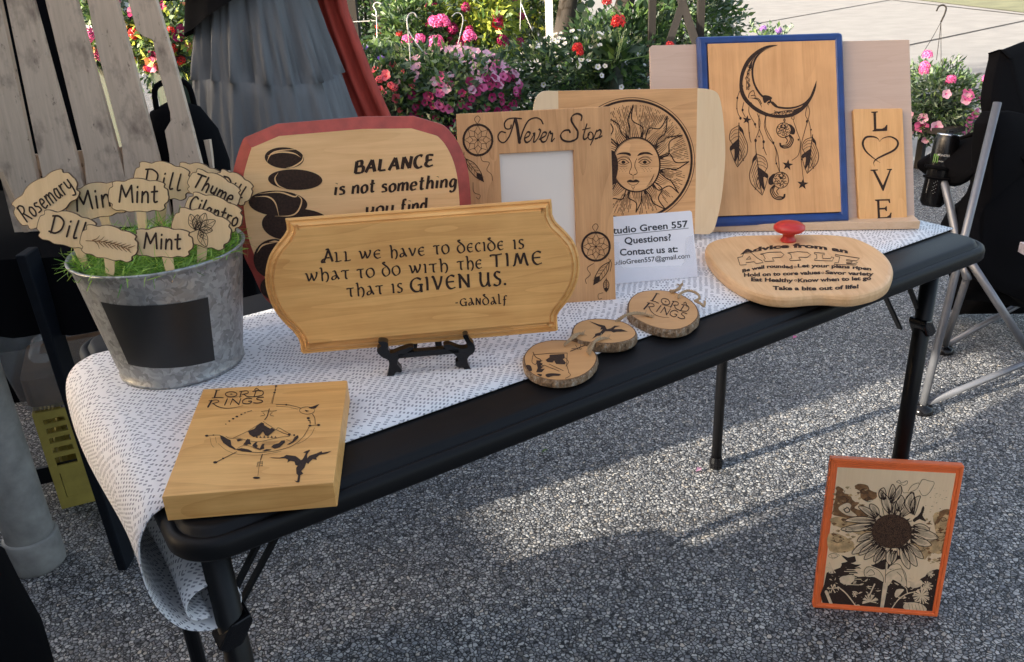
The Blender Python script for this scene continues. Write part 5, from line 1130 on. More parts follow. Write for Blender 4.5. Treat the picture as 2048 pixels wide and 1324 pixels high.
# ------------------------------------------------------------------ herb markers
DB = (Vector((BC.x, BC.y, BC.z+BH))-CAM).dot(FW)
SH = [(-.5, -.02), (-.485, -.2), (-.43, -.27), (-.44, -.38), (-.36, -.43), (-.24, -.42), (-.17, -.48), (-.06, -.52), (.08, -.50), (.17, -.45), (.27, -.46), (.37, -.42), (.43, -.36), (.42, -.27), (.475, -.2), (.49, -.05), (.5, .02), (.485, .15), (.43, .24), (.44, .34), (.36, .43), (.25, .41), (.15, .46), (0, .44), (-.15, .47), (-.25, .42), (-.36, .43), (-.44, .35), (-.43, .25), (-.49, .18)]
def marker(label, c, w_, h_, ang, dd, txt=None, tx=0, stake=None, art=None, ts=1.0, tlen=None):
    P0 = at(c[0], c[1], DB+dd); Bt = P0-Vector((0, 0, .05))
    pl = Pl(Bt, Bt+E0, 14)
    # origin of the plane on the marker itself
    k = (P0-pl.o).dot(pl.n); pl = pl.shift(k)
    out = rot([(c[0]+x*w_, c[1]+y*h_) for x, y in SH], c, ang)
    root = thing('herb_marker', label, 'plant marker', pl.M, 'herb markers stuck in the galvanised bucket')
    q = [pl.uv(*p) for p in cr(out, 3, True)][::-1]
    pr_ = [(.0004, -.0028), (0, -.0026), (0, -.0003), (.0009, 0)]
    board_uv(q, pr_, 'plate', [M['edge'], M['mark']], root, matidx=[0, 0, 0, 1])
    if stake is None: stake = rot([(c[0]+tx, c[1]+h_*.4), (c[0]+tx, c[1]+h_*.4+60)], (c[0]+tx, c[1]+h_*.4), ang*.5)
    a_, b_ = Vector(pl.uv(*stake[0])), Vector(pl.uv(*stake[1])); d = (b_-a_); d.normalize(); n = Vector((-d.y, d.x))*.0062
    e_ = b_
    mb = MB(); mb.prism([tuple(a_-n), tuple(a_+n), tuple(e_+n*.8), tuple(e_+d*.012), tuple(e_-n*.8)], -.0031, -.0006); mb.build('stake', M['mark'], root, bevel=.0003)
    a = Art(pl, lambda p: p, .0004)
    if txt:
        Lw = w_*(tlen or .72); A, B = rot([(c[0]-Lw/2, c[1]+h_*.18), (c[0]+Lw/2, c[1]+h_*.18)], c, ang)
        a.stext(HAND, txt, A, B, h_*.42*ts, 3.3*ts, gap=.2)
    if art == 'leaf':
        def R_(p): return rot([(c[0]+p[0], c[1]+p[1])], c, ang)[0]
        a.line([R_(p) for p in ((-38, 16), (-22, 14), (-8, 4), (4, -6))], 1.5)
        for cx, cy, an in ((-24, -14, -65), (-14, -16, -35), (-2, -22, -90), (14, -16, -40), (14, -2, 0), (4, 12, 50), (12, 22, 65), (-6, -8, -70)):
            t = math.radians(an); b_ = Vector((-12, 5)) if cx < -5 else Vector((-4, 2)); e_ = Vector((cx, cy)); dv = (e_-b_); nv = Vector((-dv.y, dv.x))*.35; tip = e_+dv*.45
            a.line([R_(p) for p in (tuple(b_), tuple(b_+dv*.5+nv), tuple(e_+nv*.9), tuple(tip), tuple(e_-nv*.9), tuple(b_+dv*.5-nv), tuple(b_))], 1.3)
            a.line([R_(tuple(b_)), R_(tuple(tip))], 1.0, False)
            for f in (.4, .7): a.line([R_(tuple(b_+dv*f)), R_(tuple(b_+dv*(f+.3)+nv*.7))], .8, False); a.line([R_(tuple(b_+dv*f)), R_(tuple(b_+dv*(f+.3)-nv*.7))], .8, False)
    if art == 'sprig':
        def R_(p): return rot([(c[0]+p[0], c[1]+p[1])], c, ang)[0]
        a.line([R_(p) for p in ((-46, 4), (-20, 0), (10, -2), (44, 4))], 1.7)
        for k in range(17):
            x = -34+k*4.6; s_ = 1 if k % 2 else -1; a.line([R_((x, 1)), R_((x+8, 1+s_*5)), R_((x+13, 1+s_*(8 if k > 2 else 13)))], 2.0, taper=(1.3, .4))
    a.build('lettering' if txt else 'drawing', M['burn2'] if art == 'sprig' else M['burn'], root)
marker('herb marker with a leaf-edged blank face, behind the one reading Thyme', (396, 360), 100, 66, 14, .075, None)
marker('herb marker reading Dill, highest at the back of the bucket', (325, 362), 118, 76, 10, .05, 'Dill', ts=1.05, tlen=.62)
marker('herb marker reading Dill, rightmost in the bucket', (465, 375), 84, 58, 28, .06, 'Dill', tlen=.6)
marker('herb marker reading Rosemary, leftmost in the bucket, tilted up to the right', (92, 398), 142, 84, -36, .01, 'Rosemary', tlen=.82, stake=((125, 430), (190, 505)))
marker('herb marker reading Mint, half covered, beside the Rosemary one', (196, 402), 132, 74, -9, .02, 'Mint', tx=0, ts=1.25, tlen=.66, stake=((205, 425), (225, 500)))
marker('herb marker reading Mint, upright above the grass at the top', (277, 392), 122, 70, 1, 0, 'Mint', ts=1.2, tlen=.62, stake=((280, 410), (286, 475)))
marker('herb marker reading Thyme, behind the Cilantro one', (428, 380), 112, 62, 26, .03, 'Thyme', ts=1.1, tlen=.74)
marker('herb marker reading Cilantro, behind the leaf drawing', (428, 425), 120, 64, 20, 0, 'Cilantro', ts=1.1, tlen=.84)
marker('herb marker reading Dill, low at the left edge of the bucket', (135, 460), 124, 72, 14, -.05, 'Dill', ts=1.2, tlen=.56, stake=((150, 480), (165, 520)))
marker('herb marker with a drawing of a lobed leaf, front right of the bucket', (403, 458), 122, 76, 16, -.055, art='leaf', stake=((404, 480), (402, 525)))
marker('herb marker with a rosemary sprig drawing, front left of the bucket', (218, 487), 118, 70, 12, -.09, art='sprig', stake=((217, 505), (219, 545)))
marker('herb marker reading Mint, at the front rim of the bucket', (325, 486), 124, 64, 2, -.085, 'Mint', ts=1.2, tlen=.58, stake=((332, 505), (340, 545)))

# ------------------------------------------------------------------ pallet panel standing at the left
pp = Pl(at(45, 462, 1.80), at(45, 462, 1.80)+E0, 6)
root = thing('pallet_panel', 'weathered wooden pallet standing upright at the left behind the bucket', 'pallet', pp.M)
def slat(pts, th=.014, w=0, name='slat'):
    q = [pp.uv(*p) for p in pts]; A = sum(q[i-1][0]*q[i][1]-q[i][0]*q[i-1][1] for i in range(len(q)))
    if A < 0: q = q[::-1]
    mb = MB(); mb.prism(q, w-th, w); mb.build(name, M['pallet'], root, bevel=.0012)
slat([(-60, -40), (-10, -40), (82, 400), (112, 470), (30, 470), (-60, 120)])
slat([(3, -40), (54, -40), (160, 345), (190, 470), (97, 470), (84, 350)][::1])
slat([(80, -40), (140, -40), (247, 345), (280, 470), (182, 470), (168, 320)])
slat([(166, -40), (222, -40), (262, 110), (315, 310), (350, 470), (262, 470), (243, 290), (192, 90)])
slat([(245, -40), (300, -40), (330, 60), (350, 130), (385, 260), (408, 350), (425, 470), (350, 470), (338, 310), (329, 262), (341, 242), (340, 225), (318, 145), (305, 80), (285, 72), (272, 60)])
slat([(-10, 350), (-10, 320), (400, 285), (408, 345), (120, 372)], .014, -.06, 'cross_board'); slat([(2, 380), (440, 350), (450, 450), (48, 462)], .014, -.06, 'cross_board')
slat([(-60, -90), (300, -90), (300, -40), (-60, -40)], .03, -.02, 'stringer')
for x0, x1 in ((0, 38), (230, 262)):
    slat([(x0+10, 345), (x1+10, 345), (x1+42, 462), (x0+42, 462)], .045, -.0145, 'stringer')
mb = MB(); q = [pp.uv(*p) for p in ((-2, 345), (6, 343), (60, 463), (50, 465))][::-1]; mb.prism(q, -.02, .004); mb.build('edge_trim', M['ledge'], root)

# second table under black fabric, left behind
tz = (pp.o).z-.004
b0 = Vector(at(45, 466, 1.62)); 
t2 = thing('covered_table', 'small table under black fabric behind the bucket, carrying the pallet', 'table', Vector((b0.x, b0.y, 0)))
e, bk = E0, Vector((0, 0, 1)).cross(E0)
def t2box(u0, u1, v0, v1, z0, z1, name, mat, bev=.004):
    mb = MB(); c = b0+e*(u0+u1)/2+bk*(v0+v1)/2; mb.box((c.x, c.y, (z0+z1)/2), (u1-u0, v1-v0, z1-z0), Matrix((e, bk, Vector((0, 0, 1)))).transposed())
    o = mb.build(name, mat, None, bevel=bev); o.parent = t2; o.matrix_parent_inverse = Matrix.Translation(-Vector((b0.x, b0.y, 0))); return o
t2box(-.5, .42, 0, .55, tz-.03, tz, 'tabletop', M['blk'])
# fabric: gathered skirt hanging 14 cm
mb = MB(); n = 90; ring0, ring1 = [], []
path = [(-.505, .56), (-.505, -.008), (.425, -.008), (.425, .56)]; pts = []
for i in range(3):
    for k in range(40): f = k/40; pts.append((path[i][0]*(1-f)+path[i+1][0]*f, path[i][1]*(1-f)+path[i+1][1]*f))
rows = []
for zi, z in enumerate((tz+.002, tz-.03, tz-.09, tz-.155)):
    rows.append([tuple((b0+e*(p[0])+bk*(p[1]-.010*zi/3*(1+math.sin(i*1.3))))[:2])+(z,) for i, p in enumerate(pts)])
mb.loft(rows, False, closed=False); mb.add([tuple((b0+e*u+bk*v)[:2])+(tz+.002,) for u, v in ((-.505, -.008), (.425, -.008), (.425, .56), (-.505, .56))], [(0, 1, 2, 3)])
o = mb.build('table_skirt', M['fab'], None, smooth=True); o.parent = t2; o.matrix_parent_inverse = Matrix.Translation(-Vector((b0.x, b0.y, 0)))
for p0_, p1_ in (((82, 600), (168, 905)), ((-330, 640), (-200, 980))):
    mb = MB(); A = at(p0_[0], p0_[1], 1.64); 
    B = onz(p1_[0]+20, p1_[1]+80, .0); mb.beam(A+Vector((0, 0, .1)), Vector((A.x+.015, A.y, .0)), .05, .02, up=tuple(e)); o = mb.build('leg', M['cloth2'], None, bevel=.003); o.parent = t2; o.matrix_parent_inverse = Matrix.Translation(-Vector((b0.x, b0.y, 0)))
A = at(-40, 980, 2.14); B = at(250, 912, 2.14)
mb = MB(); mb.beam(A, B, .012, .045); o = mb.build('crossbar', M['cloth2'], None, bevel=.002); o.parent = t2; o.matrix_parent_inverse = Matrix.Translation(-Vector((b0.x, b0.y, 0)))

# clear bin on the yellow crate
cb = onz(125, 1022, 0); ce = (onz(212, 1000, 0)-cb).normalized(); cbk = Vector((0, 0, 1)).cross(ce)
CW, CD, CH = .34, .30, .27
cm = Matrix(((ce.x, cbk.x, 0, cb.x), (ce.y, cbk.y, 0, cb.y), (0, 0, 1, .005), (0, 0, 0, 1)))
cr_ = thing('plastic_crate', 'olive yellow slotted plastic crate on the ground under the covered table', 'crate', cm)
mb = MB(); t = .006
def cb_(x0, x1, y0, y1, z0, z1): mb.box(((x0+x1)/2, (y0+y1)/2, (z0+z1)/2), (x1-x0, y1-y0, z1-z0))
for side in range(4):
    def put(u0, u1, z0, z1, d=0, wl=CW):
        if side == 0: cb_(u0, u1, d, t, z0, z1)
        elif side == 1: cb_(u0, u1, CD-t, CD-d, z0, z1)
        elif side == 2: cb_(d, t, u0, u1, z0, z1)
        else: cb_(CW-t, CW-d, u0, u1, z0, z1)
    wl = CW if side < 2 else CD; lo, hi = (0, wl) if side < 2 else (t, wl-t)
    put(lo, hi, 0, .03); put(lo, hi, .10, .12); put(lo, hi, CH-.02, CH)
    for z in (.145, .172, .199, .226): put(lo, hi, z, z+.012)
    n_ = 5
    for k in range(n_+1): u = lo+(hi-lo-.018)*k/n_; put(u, u+.018, .03, CH-.02, .0005)
    put(lo+.02, lo+.12, .03, .10, .001); put(hi-.12, hi-.02, .03, .10, .001)
cb_(t, CW-t, t, CD-t, .002, .008)
mb.build('basket', M['yel'], cr_)
o = None
bn = thing('storage_bin', 'clear plastic bin with brown and orange goods on the yellow crate', 'bin', cm @ Matrix.Translation((-.02, .01, CH+.002)))
mb = MB(); R0 = rrect(0, 0, CW+.01, CD-.02, .04, 4); R1 = rrect(-.025, -.02, CW+.03, CD+.0, .05, 4)
mb.loft([[(x, y, 0) for x, y in R0], [(x, y, .165) for x, y in R1], [(x, y, .170) for x, y in rrect(-.033, -.028, CW+.038, CD+.008, .055, 4)]], False); mb.poly(R0, 0)
mb.build('tub', M['clear'], bn, smooth=True)
mb = MB(); mb.prism(rrect(.01, .01, CW-.01, CD-.04, .03, 4), .004, .075); mb.build('contents', plain('brown_packed_goods', (.14, .07, .03), .8, var=.5, scale=14), bn, bevel=.01)
mb = MB(); mb.tube([(x, y, .12) for x, y in rrect(.05, .02, .25, .16, .03, 3)], .012, 8); mb.build('bag_handle', M['clear'], bn)

# PVC tent weight
pf_ = onz(80, 1128, 0)
root = thing('pvc_weight', 'dirty white PVC pipe with an end cap, standing upright at the far left', 'pipe', pf_)
mb = MB(); mb.lathe([(.050, .06), (.050, 1.1), (0, 1.1)], 32); mb.build('pipe', M['pvc'], root, smooth=False).data.polygons.foreach_set('use_smooth', [True]*64+[True]*0) if False else mb.build('pipe', M['pvc'], root)
mb = MB(); mb.lathe([(0, .0), (.050, .0), (.056, .006), (.057, .012), (.057, .082), (.0545, .086), (.0505, .087)], 32); mb.build('end_cap', M['pvc'], root)
for o in root.children: o.data.polygons.foreach_set('use_smooth', [len(p.vertices) == 4 for p in o.data.polygons])

# black bag on the ground, bottom left corner
bb = at(-175, 1330, 1.25)
root = thing('black_bag', 'large soft black bag standing at the bottom left corner', 'bag', Vector((bb.x, bb.y, 0)))
mb = MB(); rings = []
for z, s_ in ((0, .9), (.02, 1), (.15, 1.03), (.3, .98), (.40, .9), (.46, .72), (.48, .4), (.485, .02)):
    rings.append([(.17*s_*math.copysign(abs(math.cos(t))**.6, math.cos(t))+.01*math.sin(z*30+t*3), .13*s_*math.copysign(abs(math.sin(t))**.6, math.sin(t)), z) for t in [2*math.pi*k/28 for k in range(28)]])
mb.loft(rings); mb.build('bag_body', M['fab'], root, smooth=True)
mb = MB(); mb.tube(cr3([Vector(p) for p in ((-.08, -.09, .44), (-.07, -.12, .54), (0, -.12, .60), (.07, -.12, .54), (.08, -.09, .44))]), .008, 8); mb.build('handle', M['fab'], root, smooth=True)

# black bag on the covered table between pallet and skirt
q0 = at(375, 330, 1.86)
root = thing('black_bag', 'rounded black bag between the pallet and the grey skirt', 'bag', Vector((q0.x, q0.y, tz+.003)))
mb = MB(); rings = []
for z, s_ in ((0, .8), (.03, 1), (.10, 1.02), (.17, .9), (.22, .6), (.235, .2), (.236, .02)):
    rings.append([(.085*s_*math.cos(t)*(1+.05*math.sin(3*t+z*20)), .07*s_*math.sin(t), z) for t in [2*math.pi*k/24 for k in range(24)]])
mb.loft(rings); mb.build('bag_body', M['fab'], root, smooth=True)
mb = MB(); mb.tube(cr3([Vector(p) for p in ((-.04, 0, .21), (-.03, 0, .27), (.03, 0, .27), (.04, 0, .21))]), .006, 8); mb.build('handle', M['fab'], root, smooth=True)

# ------------------------------------------------------------------ the person behind the table
DP = 2.35
pc0 = at(520, 60, DP); PX = Vector((pc0.x, pc0.y, 0))
per = thing('person', 'person in dark top, grey-blue tiered skirt and rust red wrap, standing behind the table', 'person', Matrix.Translation(PX) @ Matrix.Rotation(math.atan2(E0.y, E0.x), 4, 'Z'))
def skin(name, verts, edges, radii, mat, parent, root=0, sub=2):
    me = bpy.data.meshes.new(name); me.from_pydata(verts, edges, []); o = obj(name, me, mat, parent)
    sk = o.modifiers.new('skin', 'SKIN'); sk.use_smooth_shade = True
    for i, v in enumerate(me.skin_vertices[0].data): v.radius = radii[i] if isinstance(radii[i], tuple) else (radii[i], radii[i]); v.use_root = (i == root)
    o.modifiers.new('sub', 'SUBSURF').levels = sub; o.modifiers['sub'].render_levels = sub; return o
vs = [(0, 0, .98), (0, 0, 1.12), (0, 0, 1.28), (0, 0, 1.42), (0, .0, 1.50), (0, -.01, 1.60), (0, -.015, 1.70)]
es = [(0, 1), (1, 2), (2, 3), (3, 4), (4, 5), (5, 6)]; rd = [(.16, .12), (.125, .095), (.15, .105), (.13, .085), .05, (.075, .09), (.07, .08)]
for s_ in (-1, 1):
    k = len(vs); vs += [(s_*.17, 0, 1.41), (s_*.23, .02, 1.16), (s_*.13, -.13, 1.27+.03*s_), (s_*.06, -.16, 1.31+.03*s_), (s_*.02, -.17, 1.33+.03*s_)]
    es += [(3, k), (k, k+1), (k+1, k+2), (k+2, k+3), (k+3, k+4)]; rd += [.055, .042, .033, (.035, .016), (.03, .012)]
    k = len(vs); vs += [(s_*.09, 0, .88), (s_*.095, -.01, .48), (s_*.10, .02, .09), (s_*.10, -.10, .04)]
    es += [(0, k), (k, k+1), (k+1, k+2), (k+2, k+3)]; rd += [.085, .058, .04, (.04, .025)]
skin('body', vs, es, rd, M['person'], per)
# hands' fingers, a face and hair
for s_ in (-1, 1):
    mb = MB(); hx, hy, hz = s_*.02, -.17, 1.33+.03*s_
    for f in range(4):
        a0 = Vector((hx-s_*.0+(f-1.5)*.012*1, hy-.005, hz+(f-1.5)*.012)); mb.tube([a0, a0+Vector((-s_*.02, -.025, -.004)), a0+Vector((-s_*.035, -.035-.004*(f in (1, 2)), -.018)), a0+Vector((-s_*.038, -.036, -.034))], [.0085, .008, .0075, .006], 8)
    a0 = Vector((hx+s_*.02, hy+.01, hz+.02)); mb.tube([a0, a0+Vector((-s_*.02, -.02, .02)), a0+Vector((-s_*.04, -.03, .018))], [.010, .009, .007], 8)
    mb.build('hand', M['person'], per, smooth=True)
mb = MB(); mb.lathe([(0, 1.80), (.05, 1.79), (.085, 1.75), (.096, 1.69), (.095, 1.62), (.09, 1.52), (.075, 1.44), (.06, 1.44)], 24, (0, .022, 0)); mb.build('hair', M['hair'], per, smooth=True)
mb = MB(); mb.tube([(0, -.095, 1.665), (0, -.108, 1.64), (0, -.115, 1.622), (0, -.098, 1.612)], [.008, .010, .013, .008], 8); mb.build('nose', M['person'], per, smooth=True)
for s_ in (-1, 1):
    mb = MB(); mb.lathe([(0, -.011), (.008, -.007), (.011, 0), (.008, .007), (0, .011)], 12, (s_*.032, -.086, 1.662)); mb.build('eye', M['white'], per, smooth=True)
mb = MB(); mb.tube([(-.022, -.096, 1.585), (0, -.104, 1.583), (.022, -.096, 1.585)], [.003, .006, .003], 8); mb.build('mouth', M['mg'], per)
# dark top: hem slopes up to the right, sleeves
def cloth_tube(rows, name, mat, n=72, parent=per):
    mb = MB(); rings = []
    for z, rx, ry, cx, cy, amp, fr, ph in rows:
        rings.append([(cx+(rx+amp*math.sin(fr*t+ph)+amp*.6*math.sin(fr*2.3*t+ph*2))*math.cos(t), cy+(ry+amp*math.sin(fr*t+ph)+amp*.5*math.sin(fr*1.7*t+ph))*math.sin(t), z(t) if callable(z) else z) for t in [2*math.pi*k/n for k in range(n)]])
    mb.loft(rings, False); return mb.build(name, mat, parent, smooth=True)
hem = lambda t: 1.135+.095*math.cos(t)
cloth_tube([(hem, .185, .15, -.02, 0, .004, 9, 0), (lambda t: 1.19+.06*math.cos(t), .175, .135, -.01, 0, .004, 9, 0), (1.27, .165, .13, 0, 0, .003, 8, 0), (1.32, .185, .135, 0, 0, .002, 7, 0), (1.42, .165, .11, 0, 0, .001, 5, 0), (1.475, .08, .07, 0, 0, 0, 5, 0)], 'top', M['top'])
for s_ in (-1, 1):
    mb = MB(); mb.tube([(s_*.14, 0, 1.42), (s_*.2, .005, 1.36), (s_*.235, .02, 1.17), (s_*.15, -.11, 1.25+.03*s_)], [.07, .068, .058, .048], 16, False); mb.build('sleeve', M['top'], per, smooth=True)
# skirt of three gathered tiers; each tier starts with small gathers
def tier(z0, z1, r0, r1, seed, g=28):
    rows = []; m = 9
    for k in range(m):
        f = k/(m-1); z = z0+(z1-z0)*f; r = r0+(r1-r0)*f; amp = .006+.016*f
        rows.append((z, r, r*.72, .0, 0, amp, g/3.3, seed+f*.6))
    return rows
rows = tier(1.20, .925, .138, .198, 0)+tier(.922, .64, .203, .262, .7)+tier(.637, .16, .268, .345, 1.3)
mb = MB(); n_ = 168; rings = []
for z, rx, ry, cx, cy, amp, fr, ph in rows:
    ring = []
    for k in range(n_):
        t = 2*math.pi*k/n_; fold = amp*(.5*math.sin(9*t+ph)+.5*math.sin(17*t+ph*1.7)+.3*math.sin(41*t+ph*3)+.18*math.sin(67*t+z*20)); ring.append(((rx+fold)*math.cos(t), (ry+fold)*math.sin(t), z+.012*math.sin(2*t)))
    rings.append(ring)
mb.loft(rings, False); mb.build('skirt', M['skirt'], per, smooth=True)
mb = MB(); rings = []
for z, u0, u1, yy in ((1.5, .07, .17, .04), (1.3, .10, .215, .06), (1.08, .13, .235, .07), (.9, .165, .285, .07), (.75, .205, .335, .075), (.58, .24, .372, .08), (.42, .26, .395, .08)):
    m = 12; rings.append([(u0+(u1-u0)*k/m, yy+.018*math.sin(k*1.5+z*2), z) for k in range(m+1)]+[(u0+(u1-u0)*k/m, yy+.012+.018*math.sin(k*1.5+z*2), z) for k in range(m, -1, -1)])
mb.loft(rings); mb.build('wrap', M['shawl'], per, smooth=True)
for s_ in (-1, 1):
    mb = MB(); mb.loft([[(s_*.10+.045*math.cos(t)*sc_, -.05+.12*math.sin(t)*sc_, z) for t in [2*math.pi*k/16 for k in range(16)]] for z, sc_ in ((0.006, 1), (.03, 1.02), (.06, .9), (.075, .6))]); mb.build('shoe', M['blk'], per, smooth=True)

# ------------------------------------------------------------------ camp chair with can, right
F1, F2 = onz(1843, 826, 0), onz(1886, 706, 0)
ch = thing('camp_chair', 'folding camp chair with grey tube legs and black fabric, right of the table', 'chair', F1)
def tube_part(pts, r, name='tube', mat='alu', sm=True):
    mb = MB(); mb.tube(pts, r, 12); o = mb.build(name, M[mat], None, smooth=sm); o.parent = ch; o.matrix_parent_inverse = Matrix.Translation(-F1)
    return o
dpt = lambda P: (P-CAM).dot(FW)
d1, d2 = dpt(F1), dpt(F2)
top1 = at(1995, 205, d1-.12)
tube_part([F1+Vector((0, 0, .02)), top1], .0105, 'back_post')
tube_part([F2+Vector((0, 0, .02)), at(1952, 500, d2-.25)], .0105, 'leg')
tube_part([at(1944, 528, d1-.08), at(2060, 706, d1-.02)], .0105, 'cross_leg')
g1, g2 = at(2075, 722, d1+.10)-F1, at(2085, 588, d2+.12)-F2; tube_part([F1+Vector((.01, 0, .025)), F1+g1*1.7], .0095, 'cross_leg'); tube_part([F2+Vector((.01, 0, .025)), F2+g2*1.7], .0095, 'cross_leg')
tube_part(cr3([at(1866, 343, d1+.15), at(1884, 358, d1+.12), at(1897, 400, d1+.09), at(1912, 470, d1+.06), at(1935, 560, d1+.02)]), .0115, 'arm_support')
far = (F2-F1).normalized(); far = Vector((far.y, -far.x, 0))*.52       # the side of the chair away from the table
tube_part([F1+far+Vector((0, 0, .02)), top1+far], .0105, 'back_post'); tube_part([F2+far+Vector((0, 0, .02)), F2+far*1.02+Vector((0, 0, .62))], .0105, 'leg')
for F in (F1, F2, F1+far, F2+far):
    mb = MB(); mb.lathe([(0, .0), (.028, 0), (.030, .008), (.026, .022), (.014, .024), (.012, .03)], 18, tuple(F)); o = mb.build('foot', M['gloss'], None, smooth=True); o.parent = ch; o.matrix_parent_inverse = Matrix.Translation(-F1)
def chair_patch(pts, th, name, mat='fab', sub=True):
    """soft panel: outline points with their own depth, thickened"""
    P = [Vector(q) for q in cr([tuple(at(x, y, d)) for x, y, d in pts], 4, True)]; c = sum(P, Vector())/len(P); nrm = (P[len(P)//3]-P[0]).cross(P[2*len(P)//3]-P[0]).normalized()
    if nrm.dot(CAM-c) < 0: nrm = -nrm
    mb = MB(); n = len(P); a_ = [p for p in P]; b_ = [p-nrm*th for p in P]; ins = [c+(p-c)*.8+nrm*th*.35 for p in P]
    mb.loft([b_, a_, ins], True); o = mb.build(name, M[mat], None, smooth=True, bevel=.004); o.parent = ch; o.matrix_parent_inverse = Matrix.Translation(-F1); return o
chair_patch([(1998, 112, d1-.05), (2010, 98, d1-.05), (2110, 92, d1+.1), (2160, 330, d1+.1), (2060, 330, d1+.0), (1985, 225, d1-.06)], .03, 'backrest')
chair_patch([(1988, 225, d1-.1), (2140, 300, d1+.1), (2140, 640, d1+.15), (2040, 600, d1+.1), (1945, 545, d1), (1935, 430, d1+.03), (1962, 372, d1)], .05, 'hanging_cover')
chair_patch([(1920, 400, d1+.30), (2140, 430, d1+.3), (2140, 590, d1+.3), (1990, 588, d1+.2), (1930, 560, d1+.2)], .06, 'seat')
chair_patch([(1920, 560, d1+.5), (2140, 560, d1+.5), (2110, 600, d1+.45), (1975, 603, d1+.42), (1925, 600, d1+.5)], .06, 'seat_pouch')
chair_patch([(1835, 322, d1+.16), (1905, 285, d1+.16), (1990, 262, d1+.05), (1985, 300, d1+.0), (1955, 340, d1+.0), (1905, 368, d1+.10), (1850, 345, d1+.16)], .02, 'armrest')
tube_part([at(1898, 285, d1+.2), at(1990, 252, d1+.02)], .006, 'arm_edge', 'fab')
# cup holder sleeve and the can
A = at(1897, 268, d1+.10); B = at(1862, 412, d1+.16); ax = (A-B).normalized(); x_ = ax.cross(FW).normalized(); y_ = ax.cross(x_)
Mx = Matrix(((x_.x, y_.x, ax.x, B.x), (x_.y, y_.y, ax.y, B.y), (x_.z, y_.z, ax.z, B.z), (0, 0, 0, 1)))
can = thing('drink_can', 'tall black drink can with a green mark, standing in the chair cup holder', 'can', Mx)
H_ = (A-B).length; Rc = .034
mb = MB(); mb.lathe([(0, .004), (Rc*.75, .0), (Rc*.8, .003), (Rc, .012), (Rc, H_-.018), (Rc*.86, H_-.004)], 36); mb.build('can_body', plain('black_printed_aluminium', (.008, .008, .009), .25, .3, var=.2, bmp=0), can, smooth=True)
mb = MB(); mb.lathe([(Rc*.86, H_-.004), (Rc*.87, H_), (Rc*.80, H_), (Rc*.78, H_-.004), (0, H_-.004)], 36); lid = mb.build('can_lid', M['tin'], can, smooth=True)
mb = MB(); mb.box((0, -.004, H_-.001), (.012, .022, .0015)); mb.box((0, .010, H_+.004), (.014, .0015, .012)); mb.build('pull_tab', M['tin'], lid)
def curved(lst, th0, zc, name, mat, sc_=1):
    mb = MB()
    for vs_, fs_ in lst: mb.add([((Rc+.0004)*math.cos(th0+x*sc_/Rc), (Rc+.0004)*math.sin(th0+x*sc_/Rc), zc+y*sc_) for x, y in vs_], fs_)
    return mb.build(name, mat, can, weld=False)
camdir = Mx.inverted().to_3x3() @ (CAM-B); th0 = math.atan2(camdir.y, camdir.x)
gm = plain('green_mark', (.10, .26, .03), .4, bmp=0); wm = plain('grey_print', (.45, .45, .45), .5, bmp=0)
claws = []
for k in range(3):
    x = -.0085+k*.006; claws.append(([(x, .012), (x+.004, .013), (x+.0035, .004), (x+.0045, -.008), (x+.002, -.014), (x+.0015, 0)], [(0, 1, 2, 5), (5, 2, 3, 4)]))
curved(claws, th0-.55, H_*.66, 'mark', gm)
vs_, fs_, W_, cp = glyphs('MONSTER', .02); curved([([(x/W_*.034-.017, y/cp*.006) for x, y in vs_], fs_)], th0+.05, H_*.70, 'print', wm)
vs_, fs_, W_, cp = glyphs('ENERGY', .0); curved([([(x/W_*.020-.010, y/cp*.004) for x, y in vs_], fs_)], th0+.05, H_*.62, 'print', wm)
bars = []
for k in range(11): bars.append(([(-.014, -k*.0036), (.012-.004*(k % 3), -k*.0036), (.012-.004*(k % 3), -k*.0036+.0012), (-.014, -k*.0036+.0012)], [(0, 1, 2, 3)]))
curved(bars, th0-.30, H_*.36, 'print', wm)
mb = MB()
for zz in (.36, .50): mb.tube([Mx @ Vector(((Rc+.004)*math.cos(t), (Rc+.004)*math.sin(t), H_*(zz+.04))) for t in [2*math.pi*k/28 for k in range(29)]], .006 if zz > .4 else .0035, 6)
o = mb.build('cup_holder', M['fab'], None, smooth=True); o.parent = ch; o.matrix_parent_inverse = Matrix.Translation(-F1)
# folded striped cloth on the chair
P = at(2046, 508, d1-.08); mb = MB()
for k in range(7):
    mb.beam(P+Vector((0, 0, .004*k))+RT*(-.012+.004*k)*0, P+RT*.10+Vector((0, 0, .004*k+.01*(k % 2))), .05, .003)
o = mb.build('folded_cloth', plain('striped_lilac_cloth', (.42, .38, .42), .9, var=.5, scale=60), None); tag(o, 'folded grey and lilac striped cloth lying on the camp chair', 'cloth')

